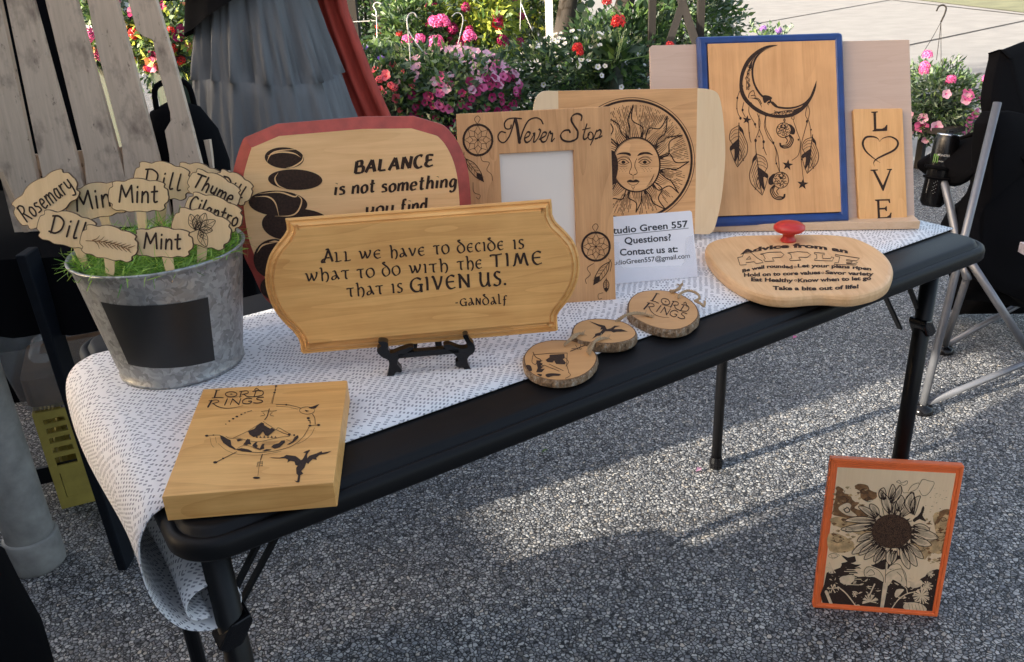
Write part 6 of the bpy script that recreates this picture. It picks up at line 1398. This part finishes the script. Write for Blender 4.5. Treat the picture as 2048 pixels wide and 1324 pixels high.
# ------------------------------------------------------------------ plants behind
def leaves(name, parent, C0, rad_, n, size, mats, seed, weights=None, shell=.55, narrow=.42, world=False):
    """n leaf-sized folded faces through an uneven crown"""
    rng = np.random.default_rng(seed); d = rng.normal(size=(n, 3)); d /= np.linalg.norm(d, axis=1)[:, None]
    lump = 1+.16*np.sin(d[:, 0]*5+seed)+.14*np.sin(d[:, 1]*7+seed*2)+.12*np.sin(d[:, 2]*6+seed*3)
    r = (shell+(1-shell)*rng.random(n)**.6)*lump*(1+.12*rng.random(n)**4)
    P = d*r[:, None]*np.array(rad_)+np.array(C0)
    ax = d+rng.normal(size=(n, 3))*.8+np.array([0, 0, .15]); ax /= np.linalg.norm(ax, axis=1)[:, None]
    q = rng.normal(size=(n, 3)); sd_ = np.cross(ax, q); sd_ /= np.linalg.norm(sd_, axis=1)[:, None]; nn = np.cross(ax, sd_)
    s = size*(.6+.8*rng.random(n))[:, None]
    V = np.stack([P, P+ax*s*.5+sd_*s*narrow/2+nn*s*.08, P+ax*s+nn*s*-.1, P+ax*s*.5-sd_*s*narrow/2+nn*s*.08], 1).reshape(-1, 3)
    me = bpy.data.meshes.new(name); me.vertices.add(4*n); me.vertices.foreach_set('co', V.ravel()); me.loops.add(4*n); me.loops.foreach_set('vertex_index', np.arange(4*n))
    me.polygons.add(n); me.polygons.foreach_set('loop_start', np.arange(n)*4); me.polygons.foreach_set('loop_total', np.full(n, 4))
    me.polygons.foreach_set('material_index', rng.choice(len(mats), n, p=weights)); me.update(); me.validate()
    return obj(name, me, [M[m] for m in mats], parent)
def petal_mesh(kind, mat, mat2):
    mb = MB()
    if kind == 'open':                                       # five broad lobes round a darker throat
        n = 15; ring = []
        for k in range(n): r = .5*(1-.16*(k % 3 == 0)); t = 2*math.pi*k/n; ring.append((r*math.cos(t), r*math.sin(t), .10+.03*math.sin(5*t)))
        inn = [(.14*math.cos(2*math.pi*k/n), .14*math.sin(2*math.pi*k/n), -.02) for k in range(n)]
        mb.loft([ring, inn], False); mb.cur = 1; mb.add(inn+[(0, 0, -.12)], [(k, (k+1) % n, n) for k in range(n)])
    else:                                                    # ball head of many small petals
        rr = random.Random(4)
        for k in range(46):
            t = k*2.39996; z = 1-k/46*1.5; r = math.sqrt(max(0, 1-z*z)); d = Vector((r*math.cos(t), r*math.sin(t), z)); x = d.orthogonal().normalized()
            x = Matrix.Rotation(rr.uniform(0, 6), 3, d) @ x; y = d.cross(x); c = d*.42*rr.uniform(.85, 1.1); s = .14
            mb.add([c-x*s, c-y*s*.8+d*.05, c+x*s, c+y*s*.8+d*.05], [(0, 1, 2, 3)])
    me = mb.mesh('blossom', False); me.materials.append(M[mat]); me.materials.append(M[mat2]); return me
PM = {}
def blossoms(parent, C0, rad_, specs, seed, inv, view_bias=True):
    rr = random.Random(seed)
    for kind, mat, mat2, cnt, size, zlo, zhi, xlo, xhi in specs:
        key = (kind, mat, mat2)
        if key not in PM: PM[key] = petal_mesh(kind, mat, mat2)
        for k in range(cnt):
            for _ in range(200):
                d = Vector((rr.gauss(0, 1), rr.gauss(0, 1), rr.gauss(0, 1))).normalized(); u = d.dot(E0)
                if zlo <= d.z <= zhi and xlo <= u <= xhi and d.dot(-FW) > -.15: break
            P = Vector((C0[0]+d.x*rad_[0]*1.04, C0[1]+d.y*rad_[1]*1.04, C0[2]+d.z*rad_[2]*1.04))
            f = (d+Vector((rr.uniform(-.5, .5), rr.uniform(-.5, .5), rr.uniform(-.2, .5)))-FW*.5).normalized(); s = size*rr.uniform(.75, 1.2)
            R = f.to_track_quat('Z', 'Y').to_matrix().to_4x4() @ Matrix.Rotation(rr.uniform(0, 6), 4, 'Z')
            o = bpy.data.objects.new('blossom', PM[key]); COL.objects.link(o); o.parent = parent
            o.matrix_local = inv @ Matrix.Translation(P) @ R @ Matrix.Scale(s, 4)
def basket(label, cat, px, py, dep, hw, hh, n, lsize, lm, specs, seed, pot=True, hanger=None, name='flower_basket', wts=None, base=None, group=None, narrow=.42):
    c = at(px, py, dep); rx = hw*dep/FPX; rz = hh*dep/FPX; rad_ = (rx, rx, rz)
    zb = c.z-rz*.9-.10 if base is None else base
    B = Matrix.Translation((c.x, c.y, zb)); root = thing(name, label, cat, B, group); inv = B.inverted()
    leaves('foliage', root, (0, 0, c.z-zb), rad_, n, lsize, lm, seed, wts, narrow=narrow)['kind'] = 'stuff'
    if pot:
        pr = min(rx*.6, .17); h = max(.12, c.z-zb-rz*.2)
        mb = MB(); mb.lathe([(0, 0), (pr*.7, 0), (pr*.95, h*.85), (pr*1.04, h*.87), (pr*1.04, h), (pr*.9, h), (pr*.85, h*.8), (0, h*.8)], 24); mb.build('pot', M['pot'], root, smooth=False)
    blossoms(root, c, rad_, specs, seed+7, inv)
    if hanger:
        for path, r, m in hanger:
            mb = MB(); mb.tube(cr3([at(x, y, dep-dz) for x, y, dz in path], 5), r, 6); o = mb.build('hanger', M[m], None, smooth=True); o.parent = root; o.matrix_parent_inverse = inv
    return root
BZ = .44
basket('mounded basket of tiny white flowers over dark leaves, behind the sun board', 'flower basket', 1160, 152, 3.35, 132, 82, 5200, .030, ['leafd', 'leaf', 'leafg'], [('open', 'wh', 'leafy', 75, .020, .35, 1, -1, 1), ('open', 'wh', 'leafy', 22, .019, -.8, .3, -1, 1)], 31, wts=[.68, .22, .10], base=BZ,
       hanger=[([(1042, 0, 0), (1041, 30, 0), (1040, 62, 0)], .0015, 'wire'), ([(1043, 8, 0), (1053, 35, 0), (1065, 62, 0)], .002, 'wire')])
basket('pale pink and deep magenta petunia basket, right behind the red-edged plaque', 'flower basket', 905, 182, 3.15, 130, 78, 4600, .030, ['leaf', 'leafg', 'leafd'], [('open', 'lp', 'wh', 80, .034, .2, 1, -1, 1), ('open', 'mg', 'leafd', 105, .030, -.9, .45, -1, 1), ('open', 'pk', 'mg', 22, .032, -.2, .8, -.2, 1)], 41, wts=[.5, .35, .15], base=BZ,
       hanger=[([(904, 33, 0), (912, 26, 0), (922, 28, 0), (926, 40, 0), (922, 62, 0), (911, 108, 0)], .002, 'wire')])
basket('basket of coral pink double flowers, left of the pale pink petunias', 'flower basket', 785, 182, 3.0, 52, 48, 1500, .030, ['leafg', 'leaf', 'leafd'], [('open', 'co', 'rd', 22, .036, -.2, 1, -1, 1), ('ball', 'co', 'co', 9, .028, -.9, 1, -1, 1)], 51, wts=[.4, .4, .2], base=BZ,
       hanger=[([(816, 62, 0), (814, 40, 0), (819, 28, 0), (828, 26, 0), (834, 35, 0)], .0028, 'wire'), ([(816, 60, 0), (820, 110, 0), (823, 170, 0)], .0022, 'wire'), ([(817, 62, 0), (830, 82, 0), (845, 103, 0)], .0022, 'wire')])
basket('leafy basket with a few deep purple flowers beside the red wrap', 'flower basket', 742, 160, 3.5, 72, 62, 2600, .034, ['leaf', 'leafg', 'leafd'], [('open', 'pu', 'pu', 16, .036, -.3, 1, -1, 1)], 61, wts=[.45, .35, .2], base=BZ,
       hanger=[([(744, 28, 0), (752, 32, 0), (752, 22, 0), (747, 12, 0), (753, 5, 0), (764, 8, 0)], .0026, 'wire'), ([(753, 32, 0), (754, 70, 0), (753, 108, 0)], .0018, 'wire')])
basket('tall yellow-green plant with magenta flower clusters, at the top centre', 'flowering plant', 950, 52, 3.85, 92, 88, 4200, .036, ['leafy', 'leaf', 'leafg'], [('ball', 'mg', 'mg', 34, .05, -1, 1, -1, 1), ('open', 'rd', 'mg', 12, .05, -1, 1, -1, 1)], 71, name='flowering_plant', wts=[.62, .25, .13], base=BZ)
basket('green plant with four large bright pink flower heads, left of the yellow-green plant', 'flowering plant', 838, 60, 3.75, 78, 66, 2600, .034, ['leaf', 'leafd', 'leafg'], [('ball', 'rd', 'rd', 5, .035, -.5, 1, -1, 1)], 81, name='flowering_plant', wts=[.5, .3, .2], base=BZ)
r_ = bpy.data.objects['flowering_plant.001'] if 'flowering_plant.001' in bpy.data.objects else None
def head(parent, px, py, dep, size, mat, kind='ball'):
    key = (kind, mat, mat)
    if key not in PM: PM[key] = petal_mesh(kind, mat, mat)
    P = at(px, py, dep); o = bpy.data.objects.new('blossom', PM[key]); COL.objects.link(o); o.parent = parent
    o.matrix_local = Matrix.Translation(-parent.matrix_world.translation) @ Matrix.Translation(P) @ Matrix.Scale(size, 4) @ Matrix.Rotation(px, 4, 'Z')
for x, y, s in ((884, 40, .055), (868, 43, .055), (892, 46, .045), (876, 48, .05), (872, 86, .072), (939, 73, .062), (814, 80, .05), (840, 78, .05)): head(r_, x, y, 3.5, s, 'pk')
g_ = basket('red geranium with three ball-shaped heads rising over the white-flowered basket', 'geranium', 1232, 120, 3.15, 26, 26, 160, .05, ['leafd', 'leaf'], [], 91, name='geranium', pot=True, base=BZ)
for x, y, s in ((1236, 44, .058), (1155, 96, .042), (1160, 106, .03), (1340, 92, .036), (1214, 3, .040)): head(g_, x, y, 2.98, s, 'rd')
for pth in ([(1232, 120), (1240, 85), (1236, 55)], [(1225, 122), (1180, 118), (1158, 108)], [(1240, 122), (1300, 110), (1338, 98)], [(1236, 118), (1250, 50), (1220, 8)]):
    mb = MB(); mb.tube(cr3([at(x, y, 3.02) for x, y in pth]), .0022, 6); o = mb.build('stem', M['leaf'], None); o.parent = g_; o.matrix_parent_inverse = Matrix.Translation(-g_.matrix_world.translation)
for x, y, s in ((1162, 16, .030), (1182, 6, .028), (1170, 28, .022), (1240, 6, .022), (1200, 20, .02)):
    P = at(x, y, 3.0); mb = MB(); rr = random.Random(x); mb.poly([(s*.5*math.cos(t)*(1+.08*math.cos(5*t)), s*.5*math.sin(t)*(1+.08*math.cos(5*t))) for t in [2*math.pi*k/18 for k in range(18)]], 0)
    o = mb.build('leaf', M['leafd'], None); o.matrix_world = Matrix.Translation(P) @ (-FW+Vector((rr.uniform(-.5, .5), 0, rr.uniform(-.2, .8)))).to_track_quat('Z', 'Y').to_matrix().to_4x4(); mw = o.matrix_world.copy(); o.parent = g_; o.matrix_parent_inverse = Matrix.Translation(-g_.matrix_world.translation)
basket('mixed basket of magenta and orange flowers seen between the pallet slats and the skirt', 'flower basket', 330, 75, 3.4, 70, 74, 2600, .032, ['leafg', 'leaf', 'leafy', 'leafd'], [('open', 'mg', 'mg', 22, .045, -1, 1, -1, 1), ('open', 'or', 'leafy', 18, .04, -1, 1, -1, 1), ('ball', 'rd', 'rd', 7, .04, -1, 1, -1, 1)], 101, wts=[.35, .3, .2, .15], base=BZ)
basket('pink and white basket seen through the gap of the pallet slats, farthest left', 'flower basket', 205, 50, 3.4, 60, 66, 2000, .032, ['leafg', 'leaf', 'leafd'], [('ball', 'pk', 'pk', 10, .055, -1, 1, -1, 1), ('open', 'wh', 'leafy', 14, .04, -1, 1, -1, 1), ('open', 'or', 'leafy', 8, .04, -1, 1, -1, 1)], 111, wts=[.4, .4, .2], base=BZ)
basket('hanging basket of pink petunias on the pavement at the right, its dark hook standing free', 'hanging basket', 1875, 205, 4.4, 74, 74, 3400, .036, ['leafg', 'leaf', 'leafd'], [('open', 'pk', 'mg', 10, .062, -.9, .5, -1, 1), ('open', 'lp', 'pk', 10, .055, -.9, .4, -1, 1)], 121, name='hanging_basket', wts=[.55, .3, .15], base=.30, narrow=.3,
       hanger=[([(1873, 22, 0), (1878, 13, 0), (1886, 10, 0), (1892, 15, 0), (1890, 26, 0), (1882, 44, 0)], .0045, 'post'), ([(1882, 44, 0), (1862, 80, .05), (1838, 118, .1)], .0016, 'post'), ([(1882, 44, 0), (1878, 80, 0), (1873, 120, 0)], .0016, 'post'), ([(1882, 44, 0), (1882, 90, -.05), (1882, 130, -.1)], .0016, 'post')])
hb = bpy.data.objects['hanging_basket']
for x, y in ((1855, 110), (1850, 132), (1848, 142), (1975, 158), (1902, 160)): head(hb, x, y, 4.2, .055, 'pk')
st = Vector(hb.matrix_world.translation)
root = thing('plant_stand', 'low dark wooden stool carrying the pink petunia basket', 'stool', Vector((st.x, st.y, 0)))
mb = MB(); mb.box((0, 0, .283), (.34, .34, .03)); mb.build('seat', M['post'], root, bevel=.004)
for sx in (-1, 1):
    for sy in (-1, 1): mb = MB(); mb.box((sx*.13, sy*.13, .134), (.035, .035, .268)); mb.build('leg', M['post'], root)
basket('sprigs with two violet flowers just above the blue frame', 'flowering plant', 1530, 108, 4.0, 40, 46, 420, .03, ['leafg', 'leaf'], [], 131, name='flowering_plant', base=.3, wts=[.6, .4])
vp = bpy.data.objects['flowering_plant.002']
for x, y in ((1526, 58), (1557, 62)): head(vp, x, y, 3.95, .036, 'vi')
for k, (x, y) in enumerate(((1500, 46), (1540, 48), (1588, 52), (1572, 58))):
    mb = MB(); mb.tube([at(1535, 100, 4.0), at((1535+x)/2+4, 75, 4), at(x, y, 4)], .0018, 5); rr = random.Random(k)
    for q in range(6): P = at(1535+(x-1535)*(.4+q*.11), 100+(y-100)*(.4+q*.11), 4); mb.add([P, P+Vector((rr.uniform(-.02, .02), 0, .012)), P+Vector((rr.uniform(-.03, .03), 0, .026)), P+Vector((0, .01, .014))], [(0, 1, 2, 3)])
    o = mb.build('sprig', M['leafg'], None); o.parent = vp; o.matrix_parent_inverse = Matrix.Translation(-vp.matrix_world.translation)
# bench under the baskets
C1, C2 = at(150, 300, 3.3), at(1420, 300, 3.3); C1.z = C2.z = 0; bl = (C2-C1).length; be = (C2-C1).normalized(); bbk = Vector((0, 0, 1)).cross(be)
bm_ = Matrix(((be.x, bbk.x, 0, C1.x), (be.y, bbk.y, 0, C1.y), (0, 0, 1, 0), (0, 0, 0, 1)))
root = thing('plant_bench', 'long dark slatted bench on which the flower baskets stand', 'bench', bm_)
for k in range(7): mb = MB(); mb.box((bl/2, -.42+k*.21, BZ-.016), (bl+.4, .17, .028)); mb.build('plank', M['post'], root)
for k in range(5):
    for y in (-.38, .8): mb = MB(); mb.box((bl*k/4, y, (BZ-.03)/2), (.06, .06, BZ-.031)); mb.build('leg', M['post'], root)
st2 = vp.matrix_world.translation
root = thing('plant_stand', 'small dark stool hidden behind the blue frame, under the violet sprigs', 'stool', Vector((st2.x, st2.y, 0)))
mb = MB(); mb.box((0, 0, .283), (.3, .3, .03)); mb.build('seat', M['post'], root)
for sx in (-1, 1):
    for sy in (-1, 1): mb = MB(); mb.box((sx*.12, sy*.12, .134), (.035, .035, .268)); mb.build('leg', M['post'], root)

# shrubs behind the benches: each on its own trunk
def shrub(label, px, py, dep, hw, hh, n, ls, lm, wts, seed, name='shrub', cat='shrub', specs=()):
    c = at(px, py, dep); rx, rz = hw*dep/FPX, hh*dep/FPX; B = Matrix.Translation((c.x, c.y, 0)); root = thing(name, label, cat, B)
    leaves('foliage', root, (0, 0, c.z), (rx, rx*.6, rz), n, ls, lm, seed, wts, shell=.35)['kind'] = 'stuff'
    rr = random.Random(seed)
    for k in range(5): mb = MB(); t = rr.uniform(0, 6.28); mb.tube([(0, 0, 0), (.1*rx*math.cos(t), .1*rx*math.sin(t), c.z*.5), (.5*rx*math.cos(t), .3*rx*math.sin(t), c.z+rz*.4)], [.022, .016, .006], 6); mb.build('stem', M['bark'], root)
    if specs: blossoms(root, c, (rx, rx*.6, rz), specs, seed, B.inverted())
shrub('dense dark green shrub behind the purple-flowered basket', 720, 60, 5.6, 120, 150, 4200, .05, ['leafd', 'leaf'], [.8, .2], 201)
shrub('dark shrub behind the pallet and the person', 330, 40, 5.4, 190, 150, 5200, .05, ['leafd', 'leaf', 'leafg'], [.6, .25, .15], 202)
shrub('light grey-green feathery shrub at the top behind the white post', 1075, 10, 5.6, 110, 90, 5200, .045, ['leafg', 'leaf', 'leafy'], [.6, .25, .15], 203)
shrub('leafy green shrub with pale leaves behind the dark trellis posts', 1370, 45, 5.2, 120, 95, 5200, .045, ['leaf', 'leafg', 'wh'], [.50, .42, .08], 204)
shrub('green shrub behind the yellow-green flowering plant', 900, 20, 6.2, 150, 130, 4600, .055, ['leaf', 'leafy', 'leafd'], [.5, .25, .25], 205)
shrub('dark low shrub filling the gap under the geranium', 1240, 120, 4.6, 130, 90, 3600, .05, ['leafd', 'leaf'], [.75, .25], 206)

# dark timber posts, trellis and rails
def post(name, label, cat, bars, mat='post', group=None):
    P0 = at(*bars[0][0]); root = thing(name, label, cat, Vector((P0.x, P0.y, 0)), group)
    for a_, b_, w_ in bars:
        A, B = at(*a_), at(*b_)
        mb = MB(); mb.beam(A, B, w_, w_*.8, up=(.5, .8, 0)); o = mb.build('post' if abs(A.z-B.z) > .3 else 'rail', M[mat], None); o.parent = root; o.matrix_parent_inverse = Matrix.Translation(-root.location)
    return root
def vert(x, y, dep, ztop):       # bar through a photo point, straight up and down
    P = at(x, y, dep); return P
def vpost(parent, x, y, dep, w_, z1=1.9, mat='post', name='post'):
    P = at(x, y, dep); mb = MB(); mb.beam((P.x, P.y, 0), (P.x, P.y, z1), w_, w_, up=tuple(FW)); o = mb.build(name, M[mat], None); o.parent = parent; o.matrix_parent_inverse = Matrix.Translation(-parent.location)
P_ = at(1304, 40, 4.2); tr_ = thing('wooden_trellis', 'dark wooden frame with crossed braces standing behind the pale stand', 'trellis', Vector((P_.x, P_.y, 0)))
vpost(tr_, 1304, 40, 4.2, .034); vpost(tr_, 1401, 40, 4.2, .034)
for a_, b_ in (((1342, -60), (1400, 110)), ((1388, -60), (1330, 110))):
    mb = MB(); A, B = at(a_[0], a_[1], 4.2), at(b_[0], b_[1], 4.17); mb.beam(A, B, .036, .02, up=tuple(FW)); o = mb.build('brace', M['post'], None); o.parent = tr_; o.matrix_parent_inverse = Matrix.Translation(-tr_.location)
mb = MB(); A, B = at(1300, -90, 4.2), at(1410, -90, 4.2); mb.beam(A, B, .03, .03); o = mb.build('top_rail', M['post'], None); o.parent = tr_; o.matrix_parent_inverse = Matrix.Translation(-tr_.location)
for x, lab in ((1098, 'weathered white post rising behind the white-flowered basket'),):
    P_ = at(x, 20, 4.4); r0 = thing('white_post', lab, 'post', Vector((P_.x, P_.y, 0))); vpost(r0, x, 20, 4.4, .036, mat='white')
for x0, x1, lab in ((1143, 1128, 'dark leaning trunk just right of the white post'), (1262, 1235, 'thicker dark leaning trunk above the red geranium head')):
    A, B = at(x1, 60, 4.9), at(x0, -40, 4.9); d = (B-A); base = A-d*(A.z/d.z); top_ = A+d*2.2
    r0 = thing('tree', lab, 'tree', Vector((base.x, base.y, 0)))
    mb = MB(); mb.tube([base, A, B, top_, top_+d*1.5+Vector((.2, 0, 0))], [.07, .058, .05, .04, .02], 10); o = mb.build('trunk', M['bark'], None, smooth=True); o.parent = r0; o.matrix_parent_inverse = Matrix.Translation(-r0.location)
    leaves('crown', r0, tuple(top_+d*1.2-r0.location), (.9, .9, .6), 2500, .08, ['leaf', 'leafd'], 300+x0, [.5, .5], shell=.2)['kind'] = 'stuff'
# wire fence with dark posts, and the white board
P_ = at(696, 40, 5.0); fn = thing('wire_fence', 'dark post and wire fence behind the purple-flowered basket', 'fence', Vector((P_.x, P_.y, 0)))
for x in (640, 702, 760): vpost(fn, x, 40, 5.0, .085 if x != 640 else .06, 1.6)
for k in range(7):
    mb = MB(); A, B = at(600, 40, 4.95), at(860, 25, 4.95); A.z = B.z = .45+k*.14; mb.tube([A, B], .003, 5); o = mb.build('wire', M['wire'], None); o.parent = fn; o.matrix_parent_inverse = Matrix.Translation(-fn.location)
A, B = at(684, 80, 4.6), at(738, 98, 4.6)
bd = thing('white_board', 'short white board lying on thin legs in front of the wire fence', 'board', Vector((A.x, A.y, 0)))
mb = MB(); mb.beam(A, B, .10, .02, up=(0, 0, 1)); o = mb.build('top', M['white'], None); o.parent = bd; o.matrix_parent_inverse = Matrix.Translation(-bd.location)
for f in (.1, .9): mb = MB(); Q = A.lerp(B, f); mb.tube([(Q.x, Q.y, 0), (Q.x, Q.y, Q.z-.01)], .008, 6); o = mb.build('leg', M['wire'], None); o.parent = bd; o.matrix_parent_inverse = Matrix.Translation(-bd.location)

# small finds on the patio
for x, y, m_, lab in ((1398, 940, 'lp', 'fallen pale pink petal beside the far table leg foot'), (1590, 675, 'pk', 'fallen bright pink petal on the shaded patio')):
    P = onz(x, y, .008); mb = MB(); s = .011; mb.add([(P.x-s, P.y, .008), (P.x, P.y-s*.6, .012), (P.x+s, P.y+.002, .008), (P.x, P.y+s*.6, .014)], [(0, 1, 2, 3)]); tag(mb.build('petal', M[m_], None), lab, 'petal')
P = onz(1090, 902, .006); mb = MB(); s = .012; mb.add([(P.x-s, P.y, .006), (P.x, P.y-s*.5, .012), (P.x+s, P.y, .008), (P.x, P.y+s*.5, .010)], [(0, 1, 2, 3)]); tag(mb.build('leaf', M['leaf'], None), 'small fallen green leaf on the patio in front of the table', 'leaf')

# ------------------------------------------------------------------ added walls out of view: they shade the table, their gap shapes the sun
M['tent'] = plain('grey_blocker_fabric', (.20, .21, .23), .85, var=.1, scale=4)  # grey for the added sun blockers
def wallp(label, Y0, Y1, z0, z1, X=-1.5):
    root = thing('added_shade_wall', label, 'added shade wall', Vector((X, Y0, 0)))
    mb = MB(); m = 30; rows = []
    for z in (z0, (z0+z1)/2, z1): rows.append([(.02*math.sin(k*.9+z), (Y1-Y0)*k/m, z) for k in range(m+1)])
    mb.loft(rows, False, closed=False); o = mb.build('panel', M['tent'], root, smooth=True, weld=True)
    s_ = o.modifiers.new('solid', 'SOLIDIFY'); s_.thickness = .003
    for y in (0, Y1-Y0): mb = MB(); mb.tube([(0.03, y, 0), (.03, y, z1)], .018, 8); mb.build('pole', M['alu'], root)
wallp('unseen grey fabric wall added to shade the table, left and behind the viewer', -4.0, .74, 0.0, 2.6)
wallp('short unseen grey fabric wall, added farther back on the left as a sun blocker', 1.16, 2.75, 0.0, 2.6)
wallp('unseen grey fabric flap added to cut the sun above the gap between two walls', .62, 1.14, 1.45, 2.6)

# unseen hedge added as sun blocker: its ragged end softens the light's lower edge
HX, HY = -6.5, 1.55
root = thing('hedge_sun_blocker', 'unseen hedge-shaped sun blocker added far to the left of the stall', 'hedge', Vector((HX, HY-3, 0)))
mb = MB(); mb.box((0, 0, 2.6), (.9, 5.2, 5.2)); mb.build('dense_core', M['leafd'], root)
for k in range(6): leaves('foliage', root, (0, 2.68, .45+k*.9), (.42, .26, .55), 420, .09, ['leafd', 'leaf'], 400+k, [.6, .4], shell=.2)['kind'] = 'stuff'
# black tarpaulin added behind the pallet so the gaps between slats look dark
P = at(-40, -60, 2.15); Q = at(165, 300, 2.15)
root = thing('added_black_backdrop', 'black tarpaulin added behind the pallet to darken the gaps between its left slats', 'backdrop', Vector((P.x, P.y, 0)))
a_, b_ = Vector((P.x, P.y, 0))-E0*.35, Vector((P.x, P.y, 0))+E0*.20
mb = MB(); rows = []
for z in (.0, .5, 1.0, 1.6): rows.append([tuple((a_.lerp(b_, k/24)-Vector((P.x, P.y, 0))+FW*.012*math.sin(k*1.1+z))[:2])+(z,) for k in range(25)])
mb.loft(rows, False, closed=False); o = mb.build('sheet', M['fab'], root, smooth=True); o.modifiers.new('solid', 'SOLIDIFY').thickness = .002

root = thing('cabinet_sun_blocker', 'unseen grey cabinet-shaped sun blocker added beyond the gap between the walls', 'cabinet', Vector((-4.7, 1.36, 0)))  # added out of view to trim the left end of the sun patch
mb = MB(); mb.box((0, 0, .93), (.5, .84, 1.84)); mb.build('blocker_body', M['tent'], root, bevel=.02)
mb = MB(); mb.box((0, 0, 1.88), (.54, .88, .06)); mb.build('lid', M['cloth2'], root, bevel=.015)
